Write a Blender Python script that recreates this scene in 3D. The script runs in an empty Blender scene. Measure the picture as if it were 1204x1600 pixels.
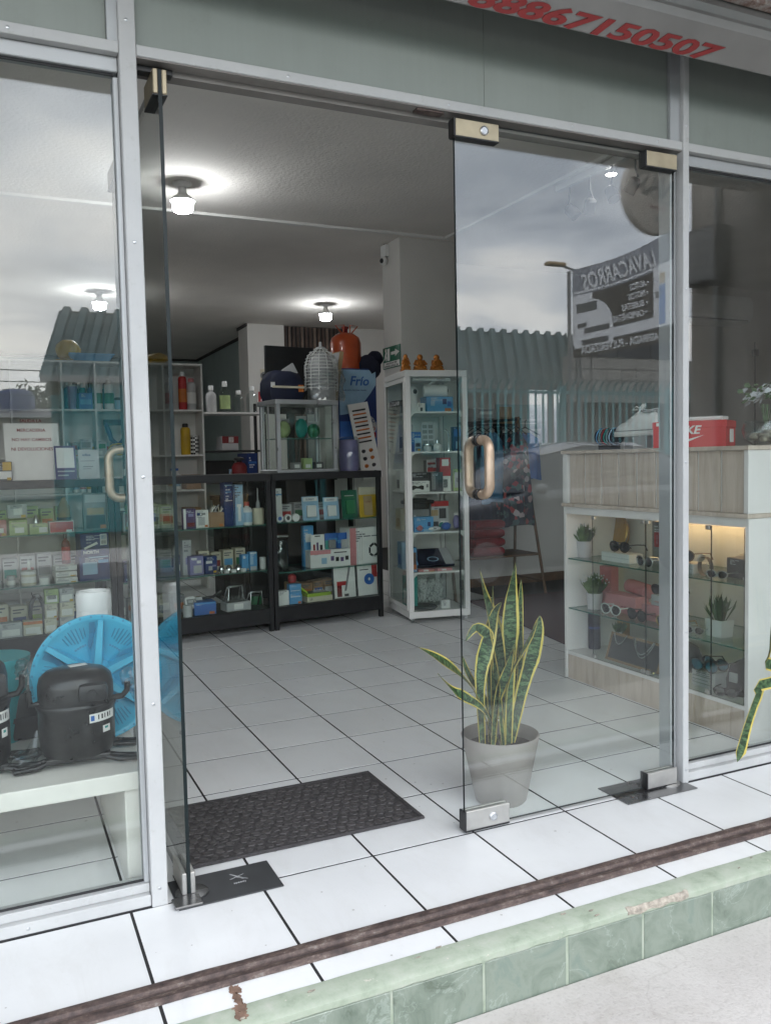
# Shop front with two glass doors, rebuilt as a place in metres.
# X runs along the facade, Y into the shop, Z up; the shop floor is z = 0.
import bpy, bmesh, math, random
from mathutils import Vector, Matrix, noise
random.seed(11)
R = math.radians
scene = bpy.context.scene
coll = scene.collection

# ------------------------------------------------------------------ camera
cam = bpy.data.objects.new('camera', bpy.data.cameras.new('camera'))
coll.objects.link(cam)
cam.matrix_world = Matrix.Translation((-0.9801, -2.9757, 1.1826)) @ Matrix(
    ((0.907945, 0.0449, -0.416676), (-0.418558, 0.047166, -0.906964), (-0.02107, 0.997877, 0.061617))).to_4x4()
cam.data.sensor_fit = 'VERTICAL'
cam.data.sensor_height = 36.0
cam.data.lens = 29.906
cam.data.clip_start = 0.05
cam.data.clip_end = 3000
scene.camera = cam

# ------------------------------------------------------------------ sky and sun (overcast afternoon)
SUN_EL, SUN_DIR = R(52), Vector((0.35, 1.0, 0)).normalized()      # the sun stands behind the shop, veiled
world = bpy.data.worlds.new('World')
scene.world = world
world.use_nodes = True
nt = world.node_tree
nt.nodes.clear()
def wn(t, **kw):
    n = nt.nodes.new(t)
    for k, v in kw.items(): setattr(n, k, v)
    return n
wout, bg = wn('ShaderNodeOutputWorld'), wn('ShaderNodeBackground')
sky = wn('ShaderNodeTexSky', sky_type='NISHITA', sun_disc=False, sun_elevation=SUN_EL,
         sun_rotation=math.atan2(SUN_DIR.x, SUN_DIR.y))
tc = wn('ShaderNodeTexCoord')
sep = wn('ShaderNodeSeparateXYZ')
nt.links.new(tc.outputs['Generated'], sep.inputs[0])
def wmath(op, a, b=None, clamp=False):
    n = wn('ShaderNodeMath', operation=op, use_clamp=clamp)
    for i, v in enumerate((a, b)):
        if v is None: continue
        if isinstance(v, (int, float)): n.inputs[i].default_value = v
        else: nt.links.new(v, n.inputs[i])
    return n.outputs[0]
den = wmath('ADD', wmath('MAXIMUM', sep.outputs['Z'], 0.0), 0.12)
cmb = wn('ShaderNodeCombineXYZ')
nt.links.new(wmath('DIVIDE', sep.outputs['X'], den), cmb.inputs[0])
nt.links.new(wmath('DIVIDE', sep.outputs['Y'], den), cmb.inputs[1])
nz = wn('ShaderNodeTexNoise', noise_dimensions='3D')
nz.inputs['Scale'].default_value = 0.85
nz.inputs['Detail'].default_value = 7
nz.inputs['Roughness'].default_value = 0.55
nz.inputs['Distortion'].default_value = 0.4
nt.links.new(cmb.outputs[0], nz.inputs['Vector'])
ramp = wn('ShaderNodeValToRGB')
el = ramp.color_ramp.elements
el[0].position, el[0].color = 0.40, (.46, .52, .63, 1)
el[1].position, el[1].color = 0.62, (1.38, 1.37, 1.37, 1)
e = el.new(0.5); e.color = (.86, .92, 1.02, 1)
nt.links.new(nz.outputs['Fac'], ramp.inputs[0])
# a brighter, warmer break in the cloud low over the street
dot = wn('ShaderNodeVectorMath', operation='DOT_PRODUCT')
nt.links.new(tc.outputs['Generated'], dot.inputs[0])
dot.inputs[1].default_value = (-.12, -.985, 0.12)
glow = wmath('MULTIPLY', wmath('POWER', wmath('MAXIMUM', dot.outputs['Value'], 0.0), 34.0), 0.55)
gl = wn('ShaderNodeMix', data_type='RGBA', blend_type='MIX')
nt.links.new(glow, gl.inputs['Factor'])
nt.links.new(ramp.outputs['Color'], gl.inputs['A'])
gl.inputs['B'].default_value = (2.1, 2.02, 1.85, 1)
mix = wn('ShaderNodeMix', data_type='RGBA', blend_type='MIX')
mix.inputs['Factor'].default_value = 0.9
nt.links.new(sky.outputs['Color'], mix.inputs['A'])
scl = wn('ShaderNodeVectorMath', operation='SCALE')
scl.inputs['Scale'].default_value = 20.5
nt.links.new(gl.outputs['Result'], scl.inputs[0])
nt.links.new(scl.outputs['Vector'], mix.inputs['B'])
nt.links.new(mix.outputs['Result'], bg.inputs['Color'])
bg.inputs['Strength'].default_value = 0.14
nt.links.new(bg.outputs[0], wout.inputs[0])

sun = bpy.data.objects.new('sun', bpy.data.lights.new('sun', 'SUN'))
coll.objects.link(sun)
sun.data.energy = 0.8
sun.data.angle = R(24)
sun.data.color = (1.0, 0.96, 0.9)
sd = Vector((SUN_DIR.x * math.cos(SUN_EL), SUN_DIR.y * math.cos(SUN_EL), math.sin(SUN_EL)))
sun.rotation_euler = sd.to_track_quat('Z', 'Y').to_euler()
sun.location = (0, -30, 40)

vs = scene.view_settings
vs.view_transform = 'Standard'
vs.look = 'None'
vs.gamma = 1.0
vs.use_curve_mapping = False
vs.exposure = 0.68
cy = scene.cycles
cy.max_bounces = 10
cy.diffuse_bounces = 5
cy.glossy_bounces = 5
cy.transmission_bounces = 8
cy.transparent_max_bounces = 40
cy.caustics_reflective = False
cy.caustics_refractive = False
cy.sample_clamp_indirect = 6
cy.use_denoising = True
try:
    cy.denoiser = 'OPENIMAGEDENOISE'
    cy.denoising_input_passes = 'RGB_ALBEDO_NORMAL'
except Exception:
    pass

# ------------------------------------------------------------------ materials
MATS = {}
def M(name, col, rough=.5, metal=0., var=.10, scale=9., bump=0., bscale=80., spec=.5, emit=None, es=0., rvar=.1, coat=0.):
    m = bpy.data.materials.new(name); m.use_nodes = True
    t = m.node_tree; b = t.nodes['Principled BSDF']
    b.inputs['Roughness'].default_value = rough
    b.inputs['Metallic'].default_value = metal
    b.inputs['Specular IOR Level'].default_value = spec
    b.inputs['Coat Weight'].default_value = coat
    co = t.nodes.new('ShaderNodeTexCoord')
    n = t.nodes.new('ShaderNodeTexNoise')
    n.inputs['Scale'].default_value = scale; n.inputs['Detail'].default_value = 11
    t.links.new(co.outputs['Object'], n.inputs['Vector'])
    mr = t.nodes.new('ShaderNodeMapRange')
    mr.inputs['To Min'].default_value = 1 - var; mr.inputs['To Max'].default_value = 1 + var
    mr.inputs['From Min'].default_value = .3; mr.inputs['From Max'].default_value = .7
    t.links.new(n.outputs['Fac'], mr.inputs['Value'])
    mx = t.nodes.new('ShaderNodeMix'); mx.data_type = 'RGBA'; mx.blend_type = 'MULTIPLY'
    mx.inputs['Factor'].default_value = 1
    mx.inputs['A'].default_value = (*col, 1)
    t.links.new(mr.outputs['Result'], mx.inputs['B'])
    t.links.new(mx.outputs['Result'], b.inputs['Base Color'])
    r2 = t.nodes.new('ShaderNodeMapRange')
    r2.inputs['To Min'].default_value = max(.02, rough - rvar); r2.inputs['To Max'].default_value = min(1, rough + rvar)
    t.links.new(n.outputs['Fac'], r2.inputs['Value'])
    t.links.new(r2.outputs['Result'], b.inputs['Roughness'])
    if bump:
        n2 = t.nodes.new('ShaderNodeTexNoise'); n2.inputs['Scale'].default_value = bscale; n2.inputs['Detail'].default_value = 4
        t.links.new(co.outputs['Object'], n2.inputs['Vector'])
        bp = t.nodes.new('ShaderNodeBump'); bp.inputs['Strength'].default_value = bump; bp.inputs['Distance'].default_value = .01
        t.links.new(n2.outputs['Fac'], bp.inputs['Height'])
        t.links.new(bp.outputs['Normal'], b.inputs['Normal'])
    if emit:
        b.inputs['Emission Color'].default_value = (*emit, 1); b.inputs['Emission Strength'].default_value = es
    MATS[name] = m
    return m

class G:
    """tiny node-graph helper for the special materials"""
    def __init__(s, name):
        s.m = bpy.data.materials.new(name); s.m.use_nodes = True; s.t = s.m.node_tree
        s.b = s.t.nodes['Principled BSDF']; s.out = s.t.nodes['Material Output']; MATS[name] = s.m
        s.co = s.n('ShaderNodeTexCoord')
    def n(s, t, **kw):
        x = s.t.nodes.new(t)
        for k, v in kw.items(): setattr(x, k, v)
        return x
    def l(s, a, b): s.t.links.new(a, b)
    def noise(s, scale, detail=5, vec=None, rough=.55, dist=0.):
        x = s.n('ShaderNodeTexNoise'); x.inputs['Scale'].default_value = scale; x.inputs['Detail'].default_value = detail
        x.inputs['Roughness'].default_value = rough; x.inputs['Distortion'].default_value = dist
        s.l(vec or s.co.outputs['Object'], x.inputs['Vector']); return x.outputs['Fac']
    def math(s, op, a, b=None, clamp=False):
        x = s.n('ShaderNodeMath', operation=op, use_clamp=clamp)
        for i, v in enumerate((a, b)):
            if v is None: continue
            if isinstance(v, (int, float)): x.inputs[i].default_value = v
            else: s.l(v, x.inputs[i])
        return x.outputs[0]
    def ramp(s, fac, stops):
        x = s.n('ShaderNodeValToRGB'); e = x.color_ramp.elements
        e[0].position, e[0].color = stops[0][0], (*stops[0][1], 1)
        e[1].position, e[1].color = stops[-1][0], (*stops[-1][1], 1)
        for p, c in stops[1:-1]:
            q = e.new(p); q.color = (*c, 1)
        s.l(fac, x.inputs[0]); return x.outputs['Color']
    def mix(s, fac, a, b, blend='MIX'):
        x = s.n('ShaderNodeMix', data_type='RGBA', blend_type=blend)
        for k, v in (('Factor', fac), ('A', a), ('B', b)):
            if isinstance(v, (int, float)): x.inputs[k].default_value = v
            elif isinstance(v, tuple): x.inputs[k].default_value = (*v, 1)
            else: s.l(v, x.inputs[k])
        return x.outputs['Result']
    def bump(s, h, st=.3, d=.01):
        x = s.n('ShaderNodeBump'); x.inputs['Strength'].default_value = st; x.inputs['Distance'].default_value = d
        s.l(h, x.inputs['Height']); s.l(x.outputs['Normal'], s.b.inputs['Normal'])
    def set(s, **kw):
        for k, v in kw.items():
            k = {'col': 'Base Color', 'rough': 'Roughness', 'metal': 'Metallic', 'spec': 'Specular IOR Level', 'coat': 'Coat Weight'}[k]
            if isinstance(v, (int, float)): s.b.inputs[k].default_value = v
            elif isinstance(v, tuple): s.b.inputs[k].default_value = (*v, 1)
            else: s.l(v, s.b.inputs[k])

def glass(name, tint, refl=1.0, dust=0.):
    """thin clear sheet: Fresnel mix of a mirror and plain see-through, on both faces of a real slab"""
    g = G(name); t = g.t
    t.nodes.remove(g.b)
    geo = g.n('ShaderNodeNewGeometry')
    d = g.n('ShaderNodeVectorMath', operation='DOT_PRODUCT')
    g.l(geo.outputs['Normal'], d.inputs[0]); g.l(geo.outputs['Incoming'], d.inputs[1])
    c = g.math('ABSOLUTE', d.outputs['Value'])
    f = g.math('POWER', g.math('SUBTRACT', 1.0, c, True), 5.0)
    f = g.math('ADD', g.math('MULTIPLY', f, .955), .045 * refl, True)
    tr = g.n('ShaderNodeBsdfTransparent'); tr.inputs['Color'].default_value = (*tint, 1)
    gl = g.n('ShaderNodeBsdfGlossy'); gl.inputs['Roughness'].default_value = 0.0
    ms = g.n('ShaderNodeMixShader')
    g.l(f, ms.inputs[0]); g.l(tr.outputs[0], ms.inputs[1]); g.l(gl.outputs[0], ms.inputs[2])
    if dust:      # dried smears and dust lying on the sheet
        df = g.n('ShaderNodeBsdfDiffuse'); df.inputs['Color'].default_value = (.6, .6, .58, 1)
        mp = g.n('ShaderNodeMapping'); mp.inputs['Scale'].default_value = (1.2, 1.2, .5); mp.inputs['Rotation'].default_value = (0, .5, 0)
        g.l(geo.outputs['Position'], mp.inputs['Vector'])
        a = g.noise(3.5, 8, mp.outputs[0], .7, .8)
        k = g.math('MULTIPLY', g.math('SUBTRACT', a, .42, True), dust * 5.0, True)
        m2 = g.n('ShaderNodeMixShader')
        g.l(k, m2.inputs[0]); g.l(ms.outputs[0], m2.inputs[1]); g.l(df.outputs[0], m2.inputs[2]); ms = m2
    g.l(ms.outputs[0], g.out.inputs['Surface'])
    return g.m
glass('pane_glass', (.955, .975, .965), 1.35, .014)
glass('shelf_glass', (.88, .96, .92), .8)
glass('case_glass', (.93, .96, .945), .7)
glass('clear_plastic', (.84, .87, .87), 1.6)
glass('wrap_plastic', (.78, .80, .80), 2.0, .12)
M('glass_edge', (.010, .016, .017), .35, var=.2, spec=.25)
M('shelf_edge', (.05, .16, .13), .15, var=.2)

# --- setting
g = G('floor_tile')
oi = g.n('ShaderNodeObjectInfo')
geo = g.n('ShaderNodeNewGeometry')
tn = g.noise(3.0, 5, geo.outputs['Position'])
sp = g.noise(150.0, 3, geo.outputs['Position'], .8)
base = g.ramp(tn, [(.3, (.74, .745, .74)), (.7, (.82, .825, .82))])
base = g.mix(g.math('MULTIPLY', oi.outputs['Random'], .6), base, (.67, .675, .665))
scuff = g.ramp(sp, [(.0, (1, 1, 1)), (.66, (1, 1, 1)), (.74, (.80, .79, .77)), (1, (.68, .66, .62))])
base = g.mix(1.0, base, scuff, 'MULTIPLY')
dirt = g.ramp(g.noise(1.6, 6, geo.outputs['Position'], .7), [(.45, (1, 1, 1)), (.75, (.86, .85, .83))])
base = g.mix(.2, base, dirt, 'MULTIPLY')
vo = g.n('ShaderNodeTexVoronoi'); vo.inputs['Scale'].default_value = 24; g.l(geo.outputs['Position'], vo.inputs['Vector'])
vs_ = g.n('ShaderNodeSeparateColor'); g.l(vo.outputs['Color'], vs_.inputs[0])
spk = g.math('LESS_THAN', vo.outputs['Distance'], g.math('MULTIPLY', g.math('POWER', vs_.outputs[0], 3.5), .12))
base = g.mix(g.math('MULTIPLY', spk, .55), base, (.30, .28, .25))
mp = g.n('ShaderNodeMapping'); mp.inputs['Scale'].default_value = (1, .35, 1); mp.inputs['Rotation'].default_value = (0, 0, .5); g.l(geo.outputs['Position'], mp.inputs['Vector'])
smr = g.ramp(g.noise(9, 8, mp.outputs[0], .75, .6), [(.50, (1, 1, 1)), (.60, (.95, .945, .935)), (.78, (.84, .83, .81))])
base = g.mix(.5, base, smr, 'MULTIPLY')
g.set(col=base, rough=g.math('ADD', g.math('MULTIPLY', tn, .14), .24), spec=.45)
g.bump(g.noise(25, 3, geo.outputs['Position']), .05, .004)
M('grout', (.022, .021, .021), .9, var=.3)
g = G('kerb_marble')
oi = g.n('ShaderNodeObjectInfo'); geo = g.n('ShaderNodeNewGeometry')
v = g.n('ShaderNodeVectorMath', operation='ADD'); cx = g.n('ShaderNodeCombineXYZ')
g.l(g.math('MULTIPLY', oi.outputs['Random'], 37.0), cx.inputs[0]); g.l(geo.outputs['Position'], v.inputs[0]); g.l(cx.outputs[0], v.inputs[1])
n1 = g.noise(9, 8, v.outputs[0], .68, 1.0)
c1 = g.ramp(n1, [(.25, (.105, .135, .105)), (.42, (.165, .20, .16)), (.56, (.215, .25, .205)), (.66, (.17, .215, .18)), (.8, (.24, .26, .21))])
vn = g.noise(3.2, 9, v.outputs[0], .62, 1.1)
vein = g.ramp(g.math('ABSOLUTE', g.math('SUBTRACT', vn, .5)), [(.0, (.42, .47, .42)), (.005, (.36, .42, .36)), (.011, (0, 0, 0)), (1, (0, 0, 0))])
c1 = g.mix(.28, c1, vein, 'LIGHTEN')
dk = g.ramp(g.noise(9, 7, v.outputs[0], .7, 2.0), [(.3, (.5, .5, .45)), (.4, (1, 1, 1))])
g.set(col=g.mix(.6, c1, dk, 'MULTIPLY'), rough=.28)
g = G('kerb_paint')
geo = g.n('ShaderNodeNewGeometry')
n1 = g.noise(14, 7, geo.outputs['Position'], .65)
c1 = g.ramp(n1, [(.3, (.22, .265, .195)), (.45, (.31, .355, .275)), (.6, (.36, .395, .32)), (.75, (.43, .435, .38))])
pl = g.ramp(g.noise(26, 4, geo.outputs['Position'], .7), [(.66, (0, 0, 0)), (.71, (1, 1, 1))])
c1 = g.mix(pl, c1, (.50, .47, .40))
g.set(col=c1, rough=.7); g.bump(n1, .35, .006)
g = G('sidewalk_concrete')
geo = g.n('ShaderNodeNewGeometry')
n1 = g.noise(2.2, 8, geo.outputs['Position'], .65)
n2 = g.noise(120, 3, geo.outputs['Position'])
c1 = g.ramp(n1, [(.3, (.43, .405, .38)), (.55, (.50, .475, .45)), (.75, (.55, .525, .50))])
c1 = g.mix(.22, c1, g.ramp(n2, [(.3, (.45, .43, .41)), (.5, (1, 1, 1))]), 'MULTIPLY')
wv = g.n('ShaderNodeVectorMath', operation='ADD'); g.l(geo.outputs['Position'], wv.inputs[0])
nv = g.n('ShaderNodeTexNoise'); nv.inputs['Scale'].default_value = 6; g.l(geo.outputs['Position'], nv.inputs['Vector'])
sc_ = g.n('ShaderNodeVectorMath', operation='SCALE'); sc_.inputs['Scale'].default_value = .22; g.l(nv.outputs['Color'], sc_.inputs[0]); g.l(sc_.outputs[0], wv.inputs[1])
vo = g.n('ShaderNodeTexVoronoi', feature='DISTANCE_TO_EDGE'); vo.inputs['Scale'].default_value = 1.3; g.l(wv.outputs[0], vo.inputs['Vector'])
crk = g.ramp(vo.outputs['Distance'], [(.0, (.55, .53, .5)), (.004, (.62, .6, .58)), (.008, (1, 1, 1)), (1, (1, 1, 1))])
c1 = g.mix(.16, c1, crk, 'MULTIPLY')
stn = g.ramp(g.noise(3.4, 8, geo.outputs['Position'], .75, .5), [(.5, (1, 1, 1)), (.72, (.80, .78, .75))])
c1 = g.mix(.8, c1, stn, 'MULTIPLY')
g.set(col=c1, rough=.9); g.bump(n2, .4, .004)
g = G('asphalt')
geo = g.n('ShaderNodeNewGeometry')
n1 = g.noise(.8, 8, geo.outputs['Position'], .65); n2 = g.noise(90, 3, geo.outputs['Position'])
g.set(col=g.mix(.5, g.ramp(n1, [(.3, (.10, .10, .10)), (.7, (.16, .158, .155))]), g.ramp(n2, [(.3, (.4, .4, .4)), (.7, (1, 1, 1))]), 'MULTIPLY'), rough=.9)
g.bump(n2, .5, .01)
g = G('rusty_iron')
geo = g.n('ShaderNodeNewGeometry')
mp = g.n('ShaderNodeMapping'); mp.inputs['Scale'].default_value = (.6, 1, 1); g.l(geo.outputs['Position'], mp.inputs['Vector'])
n1 = g.noise(42, 9, mp.outputs[0], .78); n2 = g.noise(90, 6, geo.outputs['Position'], .75)
c1 = g.ramp(n1, [(.32, (.028, .022, .021)), (.46, (.075, .052, .047)), (.56, (.12, .085, .072)), (.66, (.22, .19, .17)), (.74, (.10, .07, .06))])
g.set(col=c1, rough=.55, metal=.25); g.bump(n2, .5, .005)
M('aluminium', (.42, .435, .44), .42, .35, var=.05, scale=3, bump=.02, bscale=200)
g = G('white_frame')
geo = g.n('ShaderNodeNewGeometry')
n1 = g.noise(6, 6, geo.outputs['Position'], .65)
sm = g.ramp(g.noise(30, 6, geo.outputs['Position'], .75), [(.0, (1, 1, 1)), (.58, (1, 1, 1)), (.76, (.80, .785, .75))])
g.set(col=g.mix(1.0, g.ramp(n1, [(.3, (.43, .435, .43)), (.7, (.49, .495, .485))]), sm, 'MULTIPLY'), rough=.38, spec=.5)
g = G('frosted_panel')
geo = g.n('ShaderNodeNewGeometry')
n1 = g.noise(1.4, 5, geo.outputs['Position'], .6)
mp = g.n('ShaderNodeMapping'); mp.inputs['Scale'].default_value = (14, 14, .6); g.l(geo.outputs['Position'], mp.inputs['Vector'])
dr_ = g.ramp(g.noise(1.0, 6, mp.outputs[0], .65), [(.35, (.95, .95, .94)), (.6, (1, 1, 1))])
sm = g.ramp(g.noise(7, 7, geo.outputs['Position'], .7), [(.58, (1, 1, 1)), (.75, (.80, .80, .77))])
c1 = g.mix(.5, g.mix(1.0, g.ramp(n1, [(.3, (.255, .285, .26)), (.7, (.295, .325, .295))]), dr_, 'MULTIPLY'), sm, 'MULTIPLY')
g.set(col=c1, rough=.34, spec=.5)
M('brushed_steel', (.50, .49, .465), .38, .8, var=.08, scale=30)
M('upper_fitting_shade', (.42, .36, .25), .42, .75, var=.15, scale=14)  # metal of the upper door fittings, darkened for the shade under the transom
g = G('handle_metal')
n1 = g.noise(9, 6, None, .65)
g.set(col=g.ramp(n1, [(.3, (.28, .20, .14)), (.5, (.42, .31, .22)), (.75, (.52, .42, .32))]), rough=.36, metal=.55)
M('dark_plate', (.045, .047, .05), .42, .3, var=.25, scale=12)
M('steel_plate', (.20, .20, .20), .28, .85, var=.15, scale=10)
M('wall_paint', (.64, .62, .585), .85, var=.05, scale=2.5, bump=.08, bscale=60)
M('wall_cool', (.40, .47, .46), .85, var=.06, scale=2.5, bump=.08, bscale=60)
M('ceiling_paint', (.78, .74, .69), .9, var=.06, scale=1.8, bump=.45, bscale=55)
M('wall_beige', (.34, .30, .26), .85, var=.08, scale=2)
M('mortar', (.36, .32, .265), .95, var=.35, scale=60, bump=.6, bscale=150)
M('gasket', (.02, .02, .021), .7, var=.2)
M('stain_brown', (.20, .125, .09), .8, var=.5, scale=40)
M('underside_shade', (.22, .205, .19), .6, var=.12, scale=6)  # door stop and transom underside, with their shadow put into the colour
M('dry_grass', (.085, .09, .05), .95, var=.4, scale=.6)
M('soffit_paint', (.62, .61, .59), .8, var=.06, scale=4)
M('beam_dark', (.045, .04, .04), .7, var=.3, scale=12)
g = G('rust_white')
geo = g.n('ShaderNodeNewGeometry')
n1 = g.noise(38, 6, geo.outputs['Position'], .75)
g.set(col=g.ramp(n1, [(.38, (.46, .43, .40)), (.52, (.30, .22, .19)), (.66, (.16, .09, .07))]), rough=.85); g.bump(n1, .4, .006)
M('shutter_metal', (.27, .265, .255), .45, .3, var=.1, scale=5)
M('sign_red', (.27, .03, .03), .55, var=.15, scale=20)
M('slat_brown', (.07, .045, .035), .7, var=.4, scale=6)
M('slat_tan', (.16, .115, .09), .7, var=.3, scale=6)
M('red_carpet', (.055, .014, .013), .95, var=.25, scale=40, bump=.4, bscale=300)
# --- plain finishes
M('black_frame', (.012, .012, .013), .42, var=.3, scale=20)
M('black_plastic', (.015, .015, .016), .38, var=.25, scale=20)
M('black_matte', (.018, .018, .019), .8, var=.3, scale=25)
M('dark_grey', (.06, .06, .065), .6, var=.2)
M('mid_grey', (.22, .22, .22), .6, var=.15)
M('light_grey', (.45, .45, .45), .55, var=.1)
M('white_plastic', (.74, .74, .72), .35, var=.05)
M('white_paper', (.76, .75, .72), .8, var=.05)
M('white_melamine', (.72, .71, .68), .4, var=.04, scale=4)
M('bench_white', (.66, .645, .59), .42, var=.07, scale=7)
M('cream', (.60, .55, .42), .6, var=.1)
M('silver', (.55, .56, .57), .3, .8, var=.1)
M('chrome', (.70, .70, .70), .12, 1.0, var=.05)
M('gold', (.50, .31, .10), .3, .8, var=.15, scale=30)
M('copper_gold', (.46, .17, .035), .3, .6, var=.25, scale=60)
M('rubber_mat', (.046, .042, .043), .75, var=.35, scale=50, bump=.4, bscale=160)
M('mat_cell', (.058, .053, .053), .6, var=.4, scale=60, bump=.3, bscale=200)
M('pot_taupe', (.265, .24, .222), .55, var=.10, scale=9, bump=.03, bscale=90)
M('soil', (.03, .022, .016), 1., var=.5, scale=60, bump=.8, bscale=120)
M('cyan_plastic', (.05, .42, .62), .38, var=.06, scale=6, coat=.2)
M('cyan_shade', (.025, .24, .40), .45, var=.06, scale=6)  # darker copy of the disc's cyan, standing in for shade in its recesses
M('teal_plastic', (.02, .28, .30), .45)
M('compressor_black', (.014, .0135, .013), .34, .1, var=.7, scale=22, bump=.10, bscale=40, coat=.2, rvar=.25)
M('blue', (.035, .13, .42), .5, var=.15)
M('deep_blue', (.012, .035, .15), .5, var=.2)
M('navy', (.008, .012, .035), .7, var=.3)
M('sky_blue', (.10, .32, .58), .5, var=.12)
M('light_blue', (.30, .47, .62), .5, var=.1)
M('purple', (.10, .06, .16), .5, var=.2)
M('lavender', (.24, .22, .40), .45, var=.2)
M('red', (.42, .03, .03), .5, var=.12)
M('shoe_red', (.56, .04, .04), .45, var=.05)
M('dark_red', (.16, .012, .014), .6, var=.2)
M('orange', (.55, .16, .03), .5, var=.15)
M('tank_orange', (.46, .07, .015), .38, var=.12, coat=.3)
M('yellow', (.55, .34, .02), .5, var=.12)
M('lime', (.34, .50, .03), .45, var=.1)
M('pale_green', (.36, .46, .20), .6, var=.15)
M('green', (.03, .20, .08), .55, var=.2)
M('exit_green', (.012, .13, .075), .45, var=.1)
M('turquoise', (.03, .30, .26), .5, var=.15)
M('pink', (.52, .20, .20), .55, var=.06)
M('rose_pink', (.60, .24, .25), .6, var=.08)
M('kraft', (.34, .21, .12), .8, var=.12, scale=15)
M('tan', (.40, .28, .15), .75, var=.15)
M('ink_black', (.01, .01, .01), .7, var=.2)
M('ink_soft', (.12, .12, .14), .7, var=.3, scale=40)
M('print_pale', (.50, .52, .56), .7, var=.3, scale=40)
M('ink_red', (.24, .03, .03), .8, var=.3, scale=50)
M('lens_dark', (.008, .008, .009), .08, var=.1, spec=.8)
M('lens_mirror', (.02, .18, .26), .05, .6, var=.2, spec=.8)
M('foliage', (.06, .115, .045), .65, var=.35, scale=30)
M('foliage_pale', (.13, .19, .09), .65, var=.35, scale=30)
M('tree_leaf', (.04, .065, .025), .75, var=.5, scale=3)
M('flower_white', (.66, .68, .72), .7, var=.1)
M('pebble', (.45, .38, .29), .5, var=.35, scale=25)
M('wood_brown', (.13, .07, .035), .6, var=.3, scale=8)
M('cloth_blue', (.06, .17, .28), .9, var=.2)
M('cloth_navy', (.010, .012, .03), .95, var=.3)
M('cloth_grey', (.20, .19, .19), .95, var=.2)
M('cloth_red', (.20, .012, .016), .95, var=.2)
g = G('wood_laminate')
mp = g.n('ShaderNodeMapping'); mp.inputs['Scale'].default_value = (6, 6, .7); g.l(g.co.outputs['Object'], mp.inputs['Vector'])
n1 = g.noise(5, 7, mp.outputs[0], .6, .6)
g.set(col=g.ramp(n1, [(.3, (.44, .36, .29)), (.5, (.54, .46, .38)), (.7, (.60, .525, .445))]), rough=.5)
g = G('floral_cloth')
vo = g.n('ShaderNodeTexVoronoi'); vo.inputs['Scale'].default_value = 26
g.l(g.co.outputs['Object'], vo.inputs['Vector'])
sx = g.n('ShaderNodeSeparateColor'); g.l(vo.outputs['Color'], sx.inputs[0])
c1 = g.ramp(sx.outputs[0], [(.0, (.012, .016, .03)), (.5, (.015, .02, .035)), (.55, (.05, .10, .085)), (.72, (.04, .09, .10)), (.78, (.26, .03, .04)), (.9, (.30, .05, .05)), (.95, (.42, .36, .36))])
g.set(col=c1, rough=.95)
g = G('checker_print')
ck = g.n('ShaderNodeTexChecker'); ck.inputs['Scale'].default_value = 55; g.l(g.co.outputs['Object'], ck.inputs['Vector'])
ck.inputs['Color1'].default_value = (.7, .7, .68, 1); ck.inputs['Color2'].default_value = (.012, .012, .012, 1)
g.l(ck.outputs['Color'], g.b.inputs['Base Color'])
g = G('snake_leaf')
uv = g.n('ShaderNodeUVMap'); sx = g.n('ShaderNodeSeparateXYZ'); g.l(uv.outputs[0], sx.inputs[0])
cx = g.n('ShaderNodeCombineXYZ')
g.l(g.math('MULTIPLY', sx.outputs[0], 1.6), cx.inputs[0]); g.l(g.math('MULTIPLY', sx.outputs[1], 34.0), cx.inputs[1])
oi = g.n('ShaderNodeObjectInfo'); g.l(g.math('MULTIPLY', oi.outputs['Random'], 50.0), cx.inputs[2])
bn = g.noise(1.0, 3, cx.outputs[0], .6, 1.0)
body = g.ramp(bn, [(.36, (.008, .022, .009)), (.47, (.022, .055, .022)), (.57, (.075, .14, .06)), (.72, (.12, .20, .09))])
edge = g.math('ABSOLUTE', g.math('SUBTRACT', sx.outputs[0], .5))
wob = g.noise(3.0, 3, uv.outputs[0])
em = g.math('GREATER_THAN', g.math('ADD', edge, g.math('MULTIPLY', g.math('SUBTRACT', wob, .5), .22)), .36)
g.set(col=g.mix(em, body, (.52, .42, .10)), rough=.42)
g = G('bulb_glow')
g.t.nodes.remove(g.b); e_ = g.n('ShaderNodeEmission'); e_.inputs['Color'].default_value = (.93, .97, 1, 1); e_.inputs['Strength'].default_value = 92
g.l(e_.outputs[0], g.out.inputs['Surface'])
g = G('strip_glow')
g.t.nodes.remove(g.b); e_ = g.n('ShaderNodeEmission'); e_.inputs['Color'].default_value = (1, .62, .30, 1); e_.inputs['Strength'].default_value = 11
g.l(e_.outputs[0], g.out.inputs['Surface'])
g = G('spot_glow')
g.t.nodes.remove(g.b); e_ = g.n('ShaderNodeEmission'); e_.inputs['Color'].default_value = (1, .97, .92, 1); e_.inputs['Strength'].default_value = 30
g.l(e_.outputs[0], g.out.inputs['Surface'])
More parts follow.
